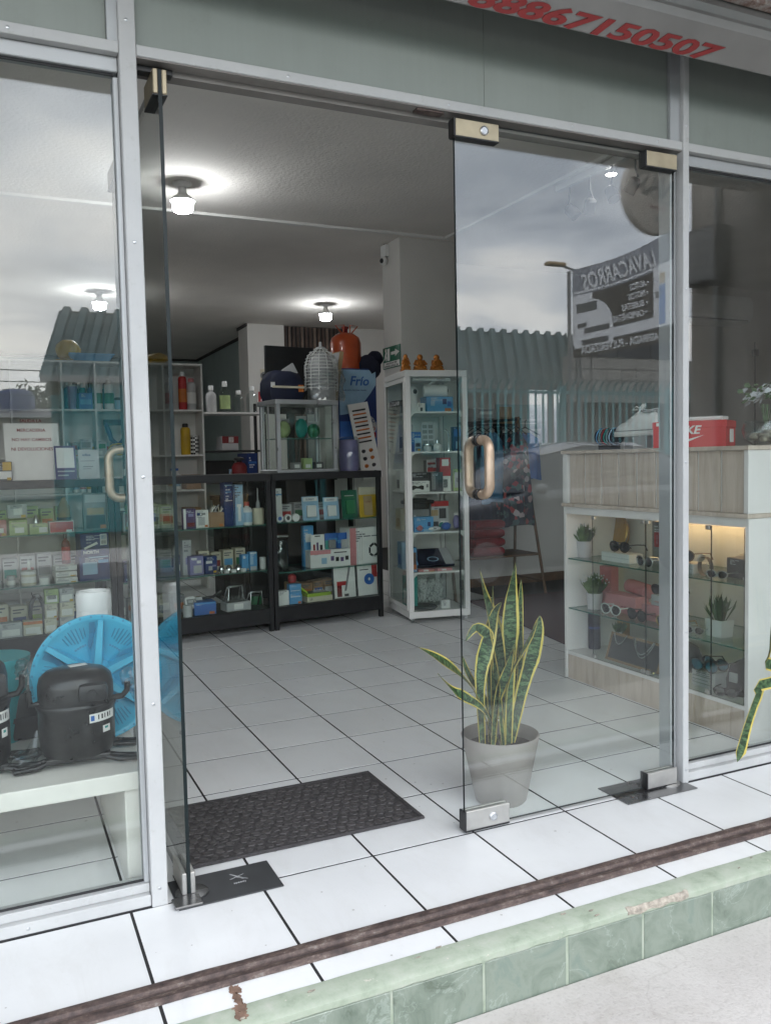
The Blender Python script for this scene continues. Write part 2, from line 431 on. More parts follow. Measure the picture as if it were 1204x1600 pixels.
# --- across the street
M('roof_teal', (.13, .19, .195), .6, .0, var=.15, scale=3)
M('wall_teal', (.012, .25, .28), .6, var=.15, scale=2)
M('fence_teal', (.09, .30, .32), .5, var=.15, scale=5)
M('wall_block', (.36, .34, .32), .9, var=.2, scale=3)
M('wall_white', (.60, .60, .58), .85, var=.1, scale=2)
M('car_paint', (.13, .14, .15), .22, .5, var=.05, coat=.6)
M('car_glass', (.012, .016, .018), .06, spec=.8)
M('tyre', (.015, .015, .015), .85)
M('banner_grey', (.27, .285, .325), .7, var=.1)
M('banner_dark', (.045, .035, .03), .7, var=.15)
M('banner_white', (.80, .80, .82), .7, var=.05)
M('sign_disc', (.74, .67, .60), .6, var=.06)
def mat(n): return MATS[n]

# ------------------------------------------------------------------ mesh helpers
class MB:
    def __init__(s): s.v = []; s.f = []; s.mi = []; s.uv = None
    def add(s, vs, fs, mi=0):
        o = len(s.v); s.v += [tuple(p) for p in vs]; s.f += [tuple(i + o for i in f) for f in fs]; s.mi += [mi] * len(fs); return s
    def box(s, x0, x1, y0, y1, z0, z1, mi=0):
        return s.add([(x, y, z) for z in (z0, z1) for y in (y0, y1) for x in (x0, x1)],
                     [(0, 2, 3, 1), (4, 5, 7, 6), (0, 1, 5, 4), (2, 6, 7, 3), (0, 4, 6, 2), (1, 3, 7, 5)], mi)
    def ring(s, rings, cap0=True, cap1=True, mi=0, closed=True):
        n = len(rings[0]); vs = [p for r in rings for p in r]; fs = []
        for k in range(len(rings) - 1):
            for i in range(n if closed else n - 1):
                j = (i + 1) % n
                fs.append((k * n + i, k * n + j, (k + 1) * n + j, (k + 1) * n + i))
        if cap0: fs.append(tuple(range(n - 1, -1, -1)))
        if cap1: fs.append(tuple((len(rings) - 1) * n + i for i in range(n)))
        return s.add(vs, fs, mi)
    def lathe(s, prof, n=20, c=(0, 0, 0), cap0=True, cap1=True, mi=0, sx=1., sy=1., flute=None):
        rings = []
        for r, z in prof:
            rings.append([(c[0] + sx * r * (1 + (flute(i / n) if flute else 0)) * math.cos(2 * math.pi * i / n),
                           c[1] + sy * r * (1 + (flute(i / n) if flute else 0)) * math.sin(2 * math.pi * i / n), c[2] + z) for i in range(n)])
        return s.ring(rings, cap0, cap1, mi)
    def tube(s, pts, r, n=8, closed=False, mi=0, flat=1.0):
        P = [Vector(p) for p in pts]; rings = []
        rr = r if isinstance(r, (list, tuple)) else [r] * len(P)
        up = None
        for k, p in enumerate(P):
            a = P[k - 1] if (k or closed) else p
            b = P[(k + 1) % len(P)] if (k < len(P) - 1 or closed) else p
            d = (b - a).normalized()
            if up is None: up = Vector((0, 0, 1)) if abs(d.z) < .9 else Vector((0, 1, 0))
            e1 = d.cross(up)
            if e1.length < 1e-6: e1 = d.orthogonal()
            e1.normalize(); e2 = e1.cross(d).normalized(); up = e2
            rings.append([p + e1 * rr[k] * math.cos(2 * math.pi * i / n) + e2 * rr[k] * flat * math.sin(2 * math.pi * i / n) for i in range(n)])
        if closed: rings.append(rings[0])
        return s.ring(rings, not closed, not closed, mi)
    def prism(s, poly, a, b, ax='y', mi=0):
        n = len(poly)
        if ax == 'y': f = lambda p, t: (p[0], t, p[1])
        elif ax == 'x': f = lambda p, t: (t, p[0], p[1])
        else: f = lambda p, t: (p[0], p[1], t)
        vs = [f(p, a) for p in poly] + [f(p, b) for p in poly]
        fs = [tuple(range(n)), tuple(range(2 * n - 1, n - 1, -1))] + [(i, i + n, (i + 1) % n + n, (i + 1) % n) for i in range(n)]
        return s.add(vs, fs, mi)
    def ell(s, c, r, n=14, m=8, mi=0, jit=0.):
        rings = []
        for k in range(1, m):
            t = math.pi * k / m
            rings.append([(c[0] + r[0] * math.sin(t) * math.cos(2 * math.pi * i / n) * (1 + random.uniform(-jit, jit)),
                           c[1] + r[1] * math.sin(t) * math.sin(2 * math.pi * i / n) * (1 + random.uniform(-jit, jit)), c[2] - r[2] * math.cos(t)) for i in range(n)])
        return s.ring(rings, True, True, mi)
    def mesh(s, name, mats, smooth=None, bev=0., recalc=True):
        me = bpy.data.meshes.new(name)
        me.from_pydata(s.v, [], s.f)
        for m in mats: me.materials.append(mat(m))
        if len(mats) > 1: me.polygons.foreach_set('material_index', s.mi)
        if recalc or bev:
            bm = bmesh.new(); bm.from_mesh(me)
            bmesh.ops.recalc_face_normals(bm, faces=bm.faces)
            if bev:
                ed = [e for e in bm.edges if len(e.link_faces) == 2 and e.calc_face_angle(0) > .5]
                bmesh.ops.bevel(bm, geom=ed, offset=bev, segments=2 if bev > .003 else 1, affect='EDGES', profile=.6, clamp_overlap=True)
            bm.to_mesh(me); bm.free()
        if s.uv:
            ul = me.uv_layers.new(name='UVMap')
            for lp in me.loops: ul.data[lp.index].uv = s.uv[lp.vertex_index]
        if smooth is not None:
            me.polygons.foreach_set('use_smooth', [True] * len(me.polygons))
            me.set_sharp_from_angle(angle=R(smooth))
        me.update()
        return me

def link(name, data, parent=None, loc=(0, 0, 0), rot=(0, 0, 0)):
    o = bpy.data.objects.new(name, data); coll.objects.link(o)
    o.location = loc; o.rotation_euler = rot
    if parent: o.parent = parent
    return o
def tag(o, label=None, cat=None, group=None, kind=None):
    if label: o['label'] = label
    if cat: o['category'] = cat
    if group: o['group'] = group
    if kind: o['kind'] = kind
    return o
def thing(name, label, cat, loc=(0, 0, 0), rz=0., group=None):
    o = link(name, None, None, loc, (0, 0, rz)); o.empty_display_size = .1
    return tag(o, label, cat, group)
def part(name, mb, mats, parent, smooth=None, bev=0., loc=(0, 0, 0), rot=(0, 0, 0), recalc=True, label=None):
    mats = [mats] if isinstance(mats, str) else mats
    o = link(name, mb.mesh(name, mats, smooth, bev, recalc), parent, loc, rot)
    if label: o['label'] = label
    return o
def solo(name, label, cat, mb, mats, loc=(0, 0, 0), rot=(0, 0, 0), smooth=None, bev=0., group=None):
    return tag(part(name, mb, mats, None, smooth, bev, loc, rot), label, cat, group)
def bx(*a): return MB().box(*a)
TXT = {}
def text(name, s, parent, loc, rot, width, m, height=None, ext=.0006, bold=0.0, shear=0., label=None):
    key = (s, bold, shear)
    if key not in TXT:
        c = bpy.data.curves.new('t', 'FONT'); c.body = s; c.align_x = 'CENTER'; c.align_y = 'CENTER'; c.extrude = .01; c.offset = bold; c.shear = shear
        c.resolution_u = 3; c.space_line = .95
        o = bpy.data.objects.new('t', c); coll.objects.link(o)
        bpy.context.view_layer.update()
        me = bpy.data.meshes.new_from_object(o.evaluated_get(bpy.context.evaluated_depsgraph_get()))
        bpy.data.objects.remove(o); bpy.data.curves.remove(c)
        xs = [v.co.x for v in me.vertices]; ys = [v.co.y for v in me.vertices]
        cx_, cy_ = (min(xs) + max(xs)) / 2, (min(ys) + max(ys)) / 2
        for v in me.vertices: v.co.x -= cx_; v.co.y -= cy_
        TXT[key] = (me, max(xs) - min(xs), max(ys) - min(ys))
    me, w, h = TXT[key]
    me = me.copy(); me.name = name
    sc = width / w; sy = (height / h) if height else sc
    for v in me.vertices: v.co.x *= sc; v.co.y *= sy; v.co.z *= ext / .01
    me.materials.clear(); me.materials.append(mat(m))
    o = link(name, me, parent, loc, rot)
    if label: o['label'] = label
    return o
FRONT = (R(90), 0, 0)        # upright lettering that faces -Y

def slab_glass(x0, x1, y0, y1, z0, z1, thin, face='pane_glass', edge='glass_edge'):
    """glass slab with its big faces see-through and its rim as dark cut glass; thin is the axis across the sheet"""
    m = MB().box(x0, x1, y0, y1, z0, z1)
    ax = {'z': (0, 1), 'y': (2, 3), 'x': (4, 5)}[thin]
    m.mi = [0 if i in ax else 1 for i in range(6)]
    return m, [face, edge]

# ================================================================== THE SETTING
T = .35
YF = -.705            # street face of the shop front
CEIL = 2.90
# ---- ground
gm = MB().box(-60, 60, -2.25, -1.285, -.6, -.145)
tag(part('ground', MB().box(-400, 400, -900, -11.2, -.6, -.14), 'dry_grass', None), kind='structure')
tag(part('sidewalk', gm, 'sidewalk_concrete', None), kind='structure')
road = tag(part('road', MB().box(-400, 400, -9.3, -2.25, -.35, -.20), 'asphalt', None), kind='structure')
# ---- tiled shop floor: every tile a piece of its own on a dark grout bed
fl = tag(part('floor', MB().box(-4.5, 7.5, -1.212, 12.5, -.3, -.0010), 'grout', None), kind='structure')
tile_me = {}
for j in range(-4, 10):
    for i in range(-6, 8):
        x0, x1, y0, y1 = i * T + .0040, (i + 1) * T - .0040, j * T + .0042, (j + 1) * T - .0042
        y0 = max(y0, -1.210)
        key = (round(x1 - x0, 4), round(y1 - y0, 4))
        if key not in tile_me:
            w, d = key
            tile_me[key] = MB().box(0, w, 0, d, -.008, 0).mesh('tile', ['floor_tile'], None, .0004)
        link('tile', tile_me[key], fl, (x0, y0, random.uniform(-.0002, .0002)))
far = MB()
for j in range(10, 35):
    for i in range(-6, 8):
        far.box(i * T + .0040, (i + 1) * T - .0040, j * T + .0042, (j + 1) * T - .0042, -.008, 0)
tag(part('far_tiles', far, 'floor_tile', fl), kind='stuff')
def splat(m, cx, cy, rx, ry, z, n=22, jit=.35):
    p = [(cx + rx * math.cos(2 * math.pi * i / n) * (1 + random.uniform(-jit, jit)), cy + ry * math.sin(2 * math.pi * i / n) * (1 + random.uniform(-jit, jit))) for i in range(n)]
    return m.prism(p, z - .002, z, 'z')
# ---- raised step in front of the shop: green marble tiles under a painted edge
kb = tag(part('kerb', MB().box(-12, 12, -1.272, -1.212, -.3, -.004), 'grout', None), kind='structure')
em = MB()
n = 260
rows = []
for k in range(n + 1):
    x = -4 + 8 * k / n
    a = noise.noise(Vector((x * 7, 0, 3))) * .003; b = noise.noise(Vector((x * 23, 5, 1))) * .0022
    rows.append([(x, -1.213 + a, -.002), (x, -1.213 + a, .0025 + b * .3), (x, -1.272 + b * .2, .001 + b * .4), (x, -1.282 + b * .5, -.006),
                 (x, -1.282 + b * .4, -.020 + b), (x, -1.274, -.022)])
em.ring(rows, True, True)
part('painted_edge', em, 'kerb_paint', kb, 50)
me_k = MB().box(0, .236, -1.281, -1.270, -.150, -.024).mesh('tile', ['kerb_marble'], None, .0015)
for k in range(-14, 15):
    link('tile', me_k, kb, (.036 + .2435 * k, random.uniform(-.0008, .0008), 0))
part('joint_filler', MB().box(-4, 4, -1.2785, -1.271, -.149, -.023), 'kerb_paint', kb)
# broken patch of the edge where the bare mortar shows
PB0, PB1 = (0.4664, -1.2566)[0], (0.6736, -1.2613)[0]
pm = MB(); px = []
for k in range(23):
    t = k / 22; px.append((PB0 + (PB1 - PB0) * t, -1.268 - .004 * noise.noise(Vector((t * 9, 1, 1))) - .006 * (t > .05) * (t < .95)))
pm.ring([[(x, y - .004, .0032), (x, -1.2790, .0005 + .001 * math.sin(x * 170)), (x, -1.2838 + .0006 * math.sin(x * 300), -.006), (x, -1.2838, -.016 - .003 * math.sin(x * 90)), (x, y, -.016)] for x, y in px])
part('bare_mortar', pm, 'mortar', kb)
chip = MB(); random.seed(17)
for k in range(14):
    x = random.uniform(-.9, 1.4); y = random.uniform(-1.280, -1.216); s_ = random.uniform(.002, .005)
    splat(chip, x, y, s_ * 1.8, s_ * .6, .0062, 8, .5)
tag(part('paint_chips', chip, 'mortar', kb), kind='stuff')
# ---- iron track of the folding shutter, let into the tiles
tr = thing('iron_track', 'rusty brown iron track lying along the tiled step', 'track', (0, -1.05, 0))
prof = [(-.012, .001), (-.014, .010), (-.022, .017), (-.034, .018), (-.042, .015), (-.046, .008), (-.052, .005), (-.058, .007), (-.061, .012), (-.074, .012), (-.081, .007), (-.083, .001)]
def sweep(prof, x0, x1, n, wob):
    m = MB(); rows = []
    for k in range(n + 1):
        x = x0 + (x1 - x0) * k / n
        rows.append([(x, y + wob * noise.noise(Vector((x * 9, y * 60, 2))), z + wob * .6 * noise.noise(Vector((x * 12, y * 60, 7))) if z > .002 else z) for y, z in prof])
    return m.ring(rows)
part('rail', sweep(prof, -3.2, 3.2, 420, .0018), 'rusty_iron', tr, 28)
part('guide_groove', MB().box(-3.2, 3.2, -.0595, -.0455, .002, .006), 'beam_dark', tr)
# rust stain and flaked concrete by the track
st = MB(); random.seed(4)
sx_, sy_ = (-0.5377, -1.1750)
splat(st, sx_, -1.152, .013, .016, .0022); splat(st, sx_ - .004, -1.185, .009, .026, .0022)
splat(st, sx_ - .008, -1.222, .017, .014, .0048); splat(st, sx_ - .012, -1.250, .013, .014, .0046)
solo('rust_stain', 'red brown rust stain running from the iron track over the green edge', 'stain', st, 'stain_brown')
fk = MB(); splat(fk, -1.20, -1.045, .16, .030, .004, 40, .18)
solo('broken_tile_patch', 'broken strip of bare brown mortar beside the iron track', 'patch', fk, 'kraft')

# ================================================================== THE SHOP BUILDING
sb = thing('shop_building', 'single storey shop building with white painted rooms and tiled floor', 'building', (0, 0, 0))
part('ceiling', MB().box(-4.5, 7.5, -.58, 12.5, CEIL, CEIL + .1), 'ceiling_paint', sb)
part('wall', MB().box(-4.6, -4.5, -.6, 12.5, -.1, CEIL), 'wall_paint', sb)
part('wall', MB().box(7.5, 7.6, -.6, 12.5, -.1, CEIL), 'wall_paint', sb)
part('wall', MB().box(-4.5, 2.18, 11.25, 11.35, -.1, CEIL), 'wall_cool', sb)
part('wall', MB().box(2.18, 2.30, 7.815, 11.35, -.1, CEIL), 'wall_cool', sb)
part('wall', MB().box(3.30, 4.2, 7.40, 7.52, -.1, CEIL), 'wall_paint', sb)
part('wall', MB().box(2.44, 7.5, 3.70, 3.82, -.1, CEIL), 'wall_paint', sb)
part('column', MB().box(1.953, 2.44, 3.05, 3.37, -.1, CEIL), 'wall_paint', sb, bev=.006)
part('column', MB().box(1.953, 2.43, 7.39, 7.815, -.1, CEIL), 'wall_paint', sb, bev=.006)
part('back_wall_panel', MB().box(2.43, 3.30, 7.46, 7.54, -.1, CEIL), 'beam_dark', sb)
for k in range(15):
    part('slat', MB().box(2.44 + k * .057, 2.44 + k * .057 + .032, 7.43, 7.46, .4, CEIL - .01), 'slat_tan' if k % 3 == 1 else 'slat_brown', sb)
part('skirting', MB().box(2.44, 7.5, 3.685, 3.70, 0, .08), 'wood_brown', sb)
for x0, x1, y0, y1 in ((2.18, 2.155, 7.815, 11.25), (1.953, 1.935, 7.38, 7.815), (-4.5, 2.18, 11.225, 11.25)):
    part('ceiling_shadow_strip', MB().box(min(x0, x1), max(x0, x1), y0, y1, CEIL - .035, CEIL - .001), 'beam_dark', sb)  # solid dark strips; the shadow of the ceiling corner is their colour
# ceiling trunking: along the room and then towards the street
ct = thing('cable_trunking', 'thin white cable trunking turning a corner on the ceiling', 'trunking', (0, 2.94, CEIL))
part('channel', MB().box(-3.5, 2.285, -.012, .012, -.018, -.0005), 'white_melamine', ct)
part('channel', MB().box(2.285, 2.315, -3.3, .012, -.018, -.0005), 'white_melamine', ct)
part('lighting_clip', MB().box(1.02, 1.12, -.02, .02, -.021, -.0181), 'white_plastic', ct)
# wall above the shop front, soffit and front edge of the canopy
part('upper_wall', MB().box(-12, 12, -.66, -.58, 2.62, 4.2), 'wall_paint', sb)
part('canopy_slab', MB().box(-12, 12, -2.22, -.58, 2.83, 2.95), 'soffit_paint', sb)  # real canopy, made deeper to keep skylight off the outer tiles
for k in range(-9, 10):
    part('soffit_panel', MB().box(k * .61 + .004, k * .61 + .606, -2.15, -1.085, 2.802, 2.829), 'soffit_paint', sb, bev=.002)
part('canopy_fascia', MB().box(-12, 12, -2.24, -2.16, 2.775, 3.05), 'rust_white', sb)
part('beam', MB().box(-12, 12, -1.08, -.99, 2.60, 2.829), 'beam_dark', sb)
part('angle_iron', MB().box(-12, 12, -.988, -.955, 2.575, 2.62), 'rust_white', sb)
for s_ in (-1, 1):
    part('side_wall', MB().box(s_ * 12 - .1, s_ * 12 + .1, -.66, 12.5, -.1, 4.2), 'wall_paint', sb)
for x0, x1 in ((-12, -2.86), (3.62, 12)):
    part('front_wall', MB().box(x0, x1, -.70, -.58, -.14, 2.62), 'wall_paint', sb)
part('wing_wall', MB().box(3.32, 3.47, -2.72, -.705, -.14, 3.9), 'wall_beige', sb)
part('flat_roof', MB().box(-12, 12, -.6, 12.6, 4.0, 4.2), 'soffit_paint', sb)

# rolled shutter curtain hanging under the canopy, red telephone numbers painted on it
sh = thing('rolled_shutter', 'rolled grey metal shutter with red painted telephone numbers above the doors', 'shutter', (0, -.85, 2.424))
pr = [(-.04, .19), (-.095, .165), (-.112, .125), (-.104, .105), (-.112, .09), (-.108, .066), (-.036, .0), (-.030, .001), (-.024, .012), (.06, .07), (.08, .10), (.08, .20)]
part('curtain_roll', MB().ring([[(x, y, z) for y, z in pr] for x in (-6, 6)]), 'shutter_metal', sh, 35)
text('lettering', '26.388 / 88867150507', sh, (.425, -.0560, .0150), (R(137.5), 0, 0), 1.50, 'sign_red', .052, .0015, .03, .35)

# ================================================================== SHOP FRONT
ff = thing('shop_front_frame', 'white aluminium shop front frame with fixed panes beside the doors', 'shop front', (0, YF, 0))
XL0, XL1, XR0, XR1 = -.645, -.603, 1.212, 1.238
for a, b, c_ in ((XL0, XL1, 0), (XR0, XR1, 0)):
    part('mullion', MB().box(a, b, .0, .095, 0, 2.56), 'white_frame', ff, bev=.002)
part('door_jamb', MB().box(1.186, 1.2115, .035, .094, 0, 2.217), 'aluminium', ff, bev=.002)
part('transom', MB().box(XL1 + .0005, XR0 - .0005, .004, .095, 2.218, 2.246), 'white_frame', ff, bev=.0015)
part('transom', MB().box(-2.85, XL0 - .0005, .004, .095, 2.218, 2.246), 'white_frame', ff, bev=.0015)
part('transom', MB().box(XR1 + .0005, 3.60, .004, .095, 2.218, 2.246), 'white_frame', ff, bev=.0015)
part('door_stop', MB().box(XL1 + .001, XR0 - .027, .052, .094, 2.200, 2.2160), 'underside_shade', ff)
part('transom_underside_shade', MB().box(XL1 + .001, XR0 - .001, .008, .0515, 2.2145, 2.2178), 'underside_shade', ff)  # dark sheet laid under the white transom as its shadow
for a, b in ((-2.85, XL0 - .001), (XR1 + .001, 3.60)):
    part('sill', MB().box(a, b, .006, .085, .0015, .034), 'white_frame', ff, bev=.002)
    part('glazing_bead', MB().box(a, b, .024, .075, .0345, .058), 'white_frame', ff, bev=.002)
    part('glazing_bead', MB().box(a, b, .030, .078, 2.180, 2.2175), 'aluminium', ff, bev=.002)
    part('rubber_gasket', MB().box(a + .01, b - .01, .0415, .0455, .0585, .064), 'gasket', ff)
    part('rubber_gasket', MB().box(a + .01, b - .01, .0415, .0455, 2.1735, 2.1795), 'gasket', ff)
    part('sealant_line', MB().box(a, b, .0035, .0065, .0005, .0045), 'gasket', ff)
part('glazing_bead', MB().box(XL0 - .014, XL0 - .0005, .030, .079, .0585, 2.1675), 'aluminium', ff, bev=.002)
part('glazing_bead', MB().box(XR1 + .0005, XR1 + .014, .020, .079, .0585, 2.1675), 'aluminium', ff, bev=.002)
for a, b in ((-2.83, XL0 - .0145), (XR1 + .0145, 3.58)):
    m, mm = slab_glass(a, b, .046, .053, .0585, 2.1795, 'y')
    part('fixed_pane', m, mm, ff)
for a, b in ((-2.85, -.672), (-.600, .4385), (.4400, 1.167), (1.250, 3.60)):
    part('upper_panel', MB().box(a, b, .030, .045, 2.2465, 2.62), 'frosted_panel', ff)
part('upper_post', MB().box(-.671, -.6455, .012, .09, 2.2465, 2.60), 'aluminium', ff)
part('upper_post', MB().box(1.168, 1.2115, .016, .09, 2.2465, 2.60), 'aluminium', ff)
part('rusty_catch', MB().box(.20, .29, .015, .045, 2.2085, 2.2143), 'rusty_iron', ff)

scr = MB().lathe([(.0045, 0), (.0045, .0008), (.003, .0016)], 10).mesh('screw', ['silver'], 40)
for x in ((XL0 + XL1) / 2, (XR0 + XR1) / 2):
    for z in (.05, .55, 1.15, 1.75, 2.30): link('screw', scr, ff, (x + .004 * ((z * 7) % 1 - .5), -.0003, z), (R(90), 0, 0))
for x in (-1.6, -.9, -.2, .3, .75, 1.1, 1.7): link('screw', scr, ff, (x, .0037, 2.232), (R(90), 0, 0))
for x in (-1.4, -.95, 1.35, 1.6): link('screw', scr, ff, (x, .0057, .018), (R(90), 0, 0))

def pull_handle(parent, x, y, z0, z1, side, name='pull_handle'):
    """C-shaped tube handle standing out from the glass (the glass lies in the local XZ plane)"""
    off = .056 * side; rc = .034; pts = [(x, y, z1)]
    for k in range(7):
        a = R(15 * k); pts.append((x, y + off - side * rc * (1 - math.sin(a)), z1 - rc * (1 - math.cos(a))))
    for k in range(7):
        a = R(90 - 15 * k); pts.append((x, y + off - side * rc * (1 - math.sin(a)), z0 + rc * (1 - math.cos(a))))
    pts.append((x, y, z0))
    p = part(name, MB().tube(pts, .0155, 14), 'handle_metal', parent, 60)
    for zz in (z0, z1):
        part('handle_collar', MB().tube([(x, y, zz), (x, y + side * .008, zz)], .0185, 14), 'black_plastic', p, 60)
    return p

# ---- right leaf, shut
dr = thing('glass_door', 'closed clear glass door leaf in front of the potted snake plant', 'door', (0, YF + .012, 0))
X0, X1 = .322, 1.180
m, mm = slab_glass(X0, X1, 0, .010, .012, 2.196, 'y')
part('pane', m, mm, dr)
for nm, a, b, z0, z1 in (('lock_fitting', X0 - .002, X0 + .158, .010, .072), ('top_fitting', X0 - .002, X0 + .150, 2.145, 2.197),
                         ('pivot_fitting', X1 - .128, X1 + .004, .010, .066), ('pivot_fitting', X1 - .128, X1 + .004, 2.146, 2.197)):
    o = part(nm, MB().box(a, b, -.012, -.0003, z0, z1), 'upper_fitting_shade' if z0 > 1 else 'brushed_steel', dr, bev=.002)  # upper fittings take the shaded copy of the metal
    part('gasket', MB().box(a - .004, b - .001, -.0135, .020, z0 - .003, z0 + .0005).box(a - .006, a - .0005, -.012, .022, z0, z1), 'black_plastic', o)
    part('back_plate', MB().box(a, b, .0103, .022, z0, z1), 'brushed_steel', o, bev=.002)
    if nm in ('lock_fitting', 'top_fitting'):
        zc = (z0 + z1) / 2
        part('lock_cylinder', MB().lathe([(.014, 0), (.014, .005), (.011, .007), (.010, .004)], 18), 'silver', o, 40, 0, (a + .098, -.012, zc), (R(90), 0, 0))
pull_handle(dr, .394, -.0005, 1.068, 1.236, -1)
pull_handle(dr, .394, .0105, 1.068, 1.236, 1, 'inner_pull_handle')
# ---- left leaf, standing open at a right angle into the shop
dl = thing('glass_door', 'glass door leaf standing open inwards beside the bench of compressors', 'door', (-.545, YF + .01, 0), R(90.6))
m, mm = slab_glass(0, .862, -.005, .005, .012, 2.196, 'y')
part('pane', m, mm, dl)
for nm, a, b, z0, z1 in (('pivot_fitting', -.002, .126, .010, .070), ('pivot_fitting', -.002, .126, 2.135, 2.197),
                         ('lock_fitting', .705, .864, .010, .072), ('top_fitting', .71, .864, 2.135, 2.197)):
    o = part(nm, MB().box(a, b, -.018, -.0053, z0, z1), 'upper_fitting_shade' if z0 > 1 else 'brushed_steel', dl, bev=.002)
    part('back_plate', MB().box(a, b, .0053, .018, z0, z1), 'upper_fitting_shade' if z0 > 1 else 'brushed_steel', o, bev=.002)
    part('gasket', MB().box(a + .004, b + .002, -.019, .019, z0 - .003, z0 + .0005), 'black_plastic', o)
pull_handle(dl, .79, -.0055, 1.068, 1.236, -1)
pull_handle(dl, .79, .0055, 1.068, 1.236, 1, 'inner_pull_handle')
part('top_pivot_arm', MB().box(.030, .062, -.04, .052, 2.1985, 2.212), 'black_plastic', dl)

# ---- floor spring covers and mat
fc = thing('floor_spring_cover', 'dark steel floor spring cover beside the rubber door mat', 'floor cover', (-.43, YF + .004, .001))
part('plate', MB().box(-.155, .135, -.055, .112, 0, .0035), 'dark_plate', fc, bev=.001)
part('end_cap', MB().box(-.165, -.09, -.056, .0, .0036, .010), 'steel_plate', fc, bev=.002)
part('pivot_ring', MB().lathe([(.045, 0), (.045, .004), (.03, .006)], 24), 'steel_plate', fc, 40, 0, (-.105, .02, .0036))
lg = MB()
for a0, b0, w_ in (((.045, .035), (.015, .075), .004), ((.01, .045), (.05, .062), .003), ((.03, .05), (.055, .03), .003)):
    lg.prism([(a0[0] - w_, a0[1]), (a0[0] + w_, a0[1]), (b0[0] + w_ * .4, b0[1]), (b0[0] - w_ * .4, b0[1])], .0036, .0041, 'z')
part('maker_mark', lg, 'light_grey', fc)
text('lettering', 'speedy', fc, (.030, .018, .0038), (0, 0, 0), .036, 'light_grey', None, .0002)
fc2 = thing('floor_spring_cover', 'bare steel floor spring cover under the closed glass door', 'floor cover', (1.08, YF + .004, .001))
part('plate', MB().box(-.165, .145, -.06, .10, 0, .0035), 'steel_plate', fc2, bev=.001)
part('pivot_ring', MB().lathe([(.04, 0), (.04, .004), (.028, .005)], 24), 'brushed_steel', fc2, 40, 0, (.085, .02, .0036))

mt = thing('door_mat', 'dark rubber door mat with raised cell pattern just inside the doors', 'mat', (-.133, -.309, .0015))
part('base', MB().box(-.392, .392, -.233, .233, 0, .006), 'rubber_mat', mt, bev=.003)
part('rim', MB().box(-.390, .390, -.231, -.217, .0055, .0095).box(-.390, .390, .217, .231, .0055, .0095).box(-.390, -.376, -.2165, .2165, .0055, .0095).box(.376, .390, -.2165, .2165, .0055, .0095), 'rubber_mat', mt, bev=.0015)
cells = MB(); random.seed(9)
for r_ in range(13):
    for c_ in range(22):
        cx0 = -.362 + (c_ + .5 * (r_ % 2)) * .0335 + random.uniform(-.004, .004); cy0 = -.200 + r_ * .0333 + random.uniform(-.004, .004)
        if cx0 > .368: continue
        k_ = random.choice((5, 6, 6, 7)); a0 = random.uniform(0, 6.28)
        p0 = [(cx0 + .0158 * math.cos(a0 + 2 * math.pi * i / k_) * random.uniform(.85, 1.12), cy0 + .0162 * math.sin(a0 + 2 * math.pi * i / k_) * random.uniform(.85, 1.12)) for i in range(k_)]
        cells.ring([[(x, y, .0058) for x, y in p0], [(cx0 + (x - cx0) * .86, cy0 + (y - cy0) * .86, .0088) for x, y in p0], [(cx0 + (x - cx0) * .5, cy0 + (y - cy0) * .5, .0075) for x, y in p0]], False, True)
tag(part('raised_cells', cells, 'mat_cell', mt), kind='stuff')

mb_ = thing('meter_box', 'dark electricity meter box with conduit on the wing wall', 'meter box', (3.32, -2.53, 0), R(-90))
part('box', MB().box(-.14, .14, -.12, -.0005, 2.27, 2.62), 'dark_grey', mb_, bev=.006)
part('door', MB().box(-.125, .125, -.124, -.1205, 2.285, 2.605), 'mid_grey', mb_, bev=.002)
part('conduit', MB().tube([(-.06, -.03, 2.6205), (-.06, -.03, 3.6)], .022, 10), 'mid_grey', mb_, 50)
part('conduit', MB().tube([(-.06, -.03, 2.2695), (-.06, -.03, -.14)], .022, 10), 'mid_grey', mb_, 50)

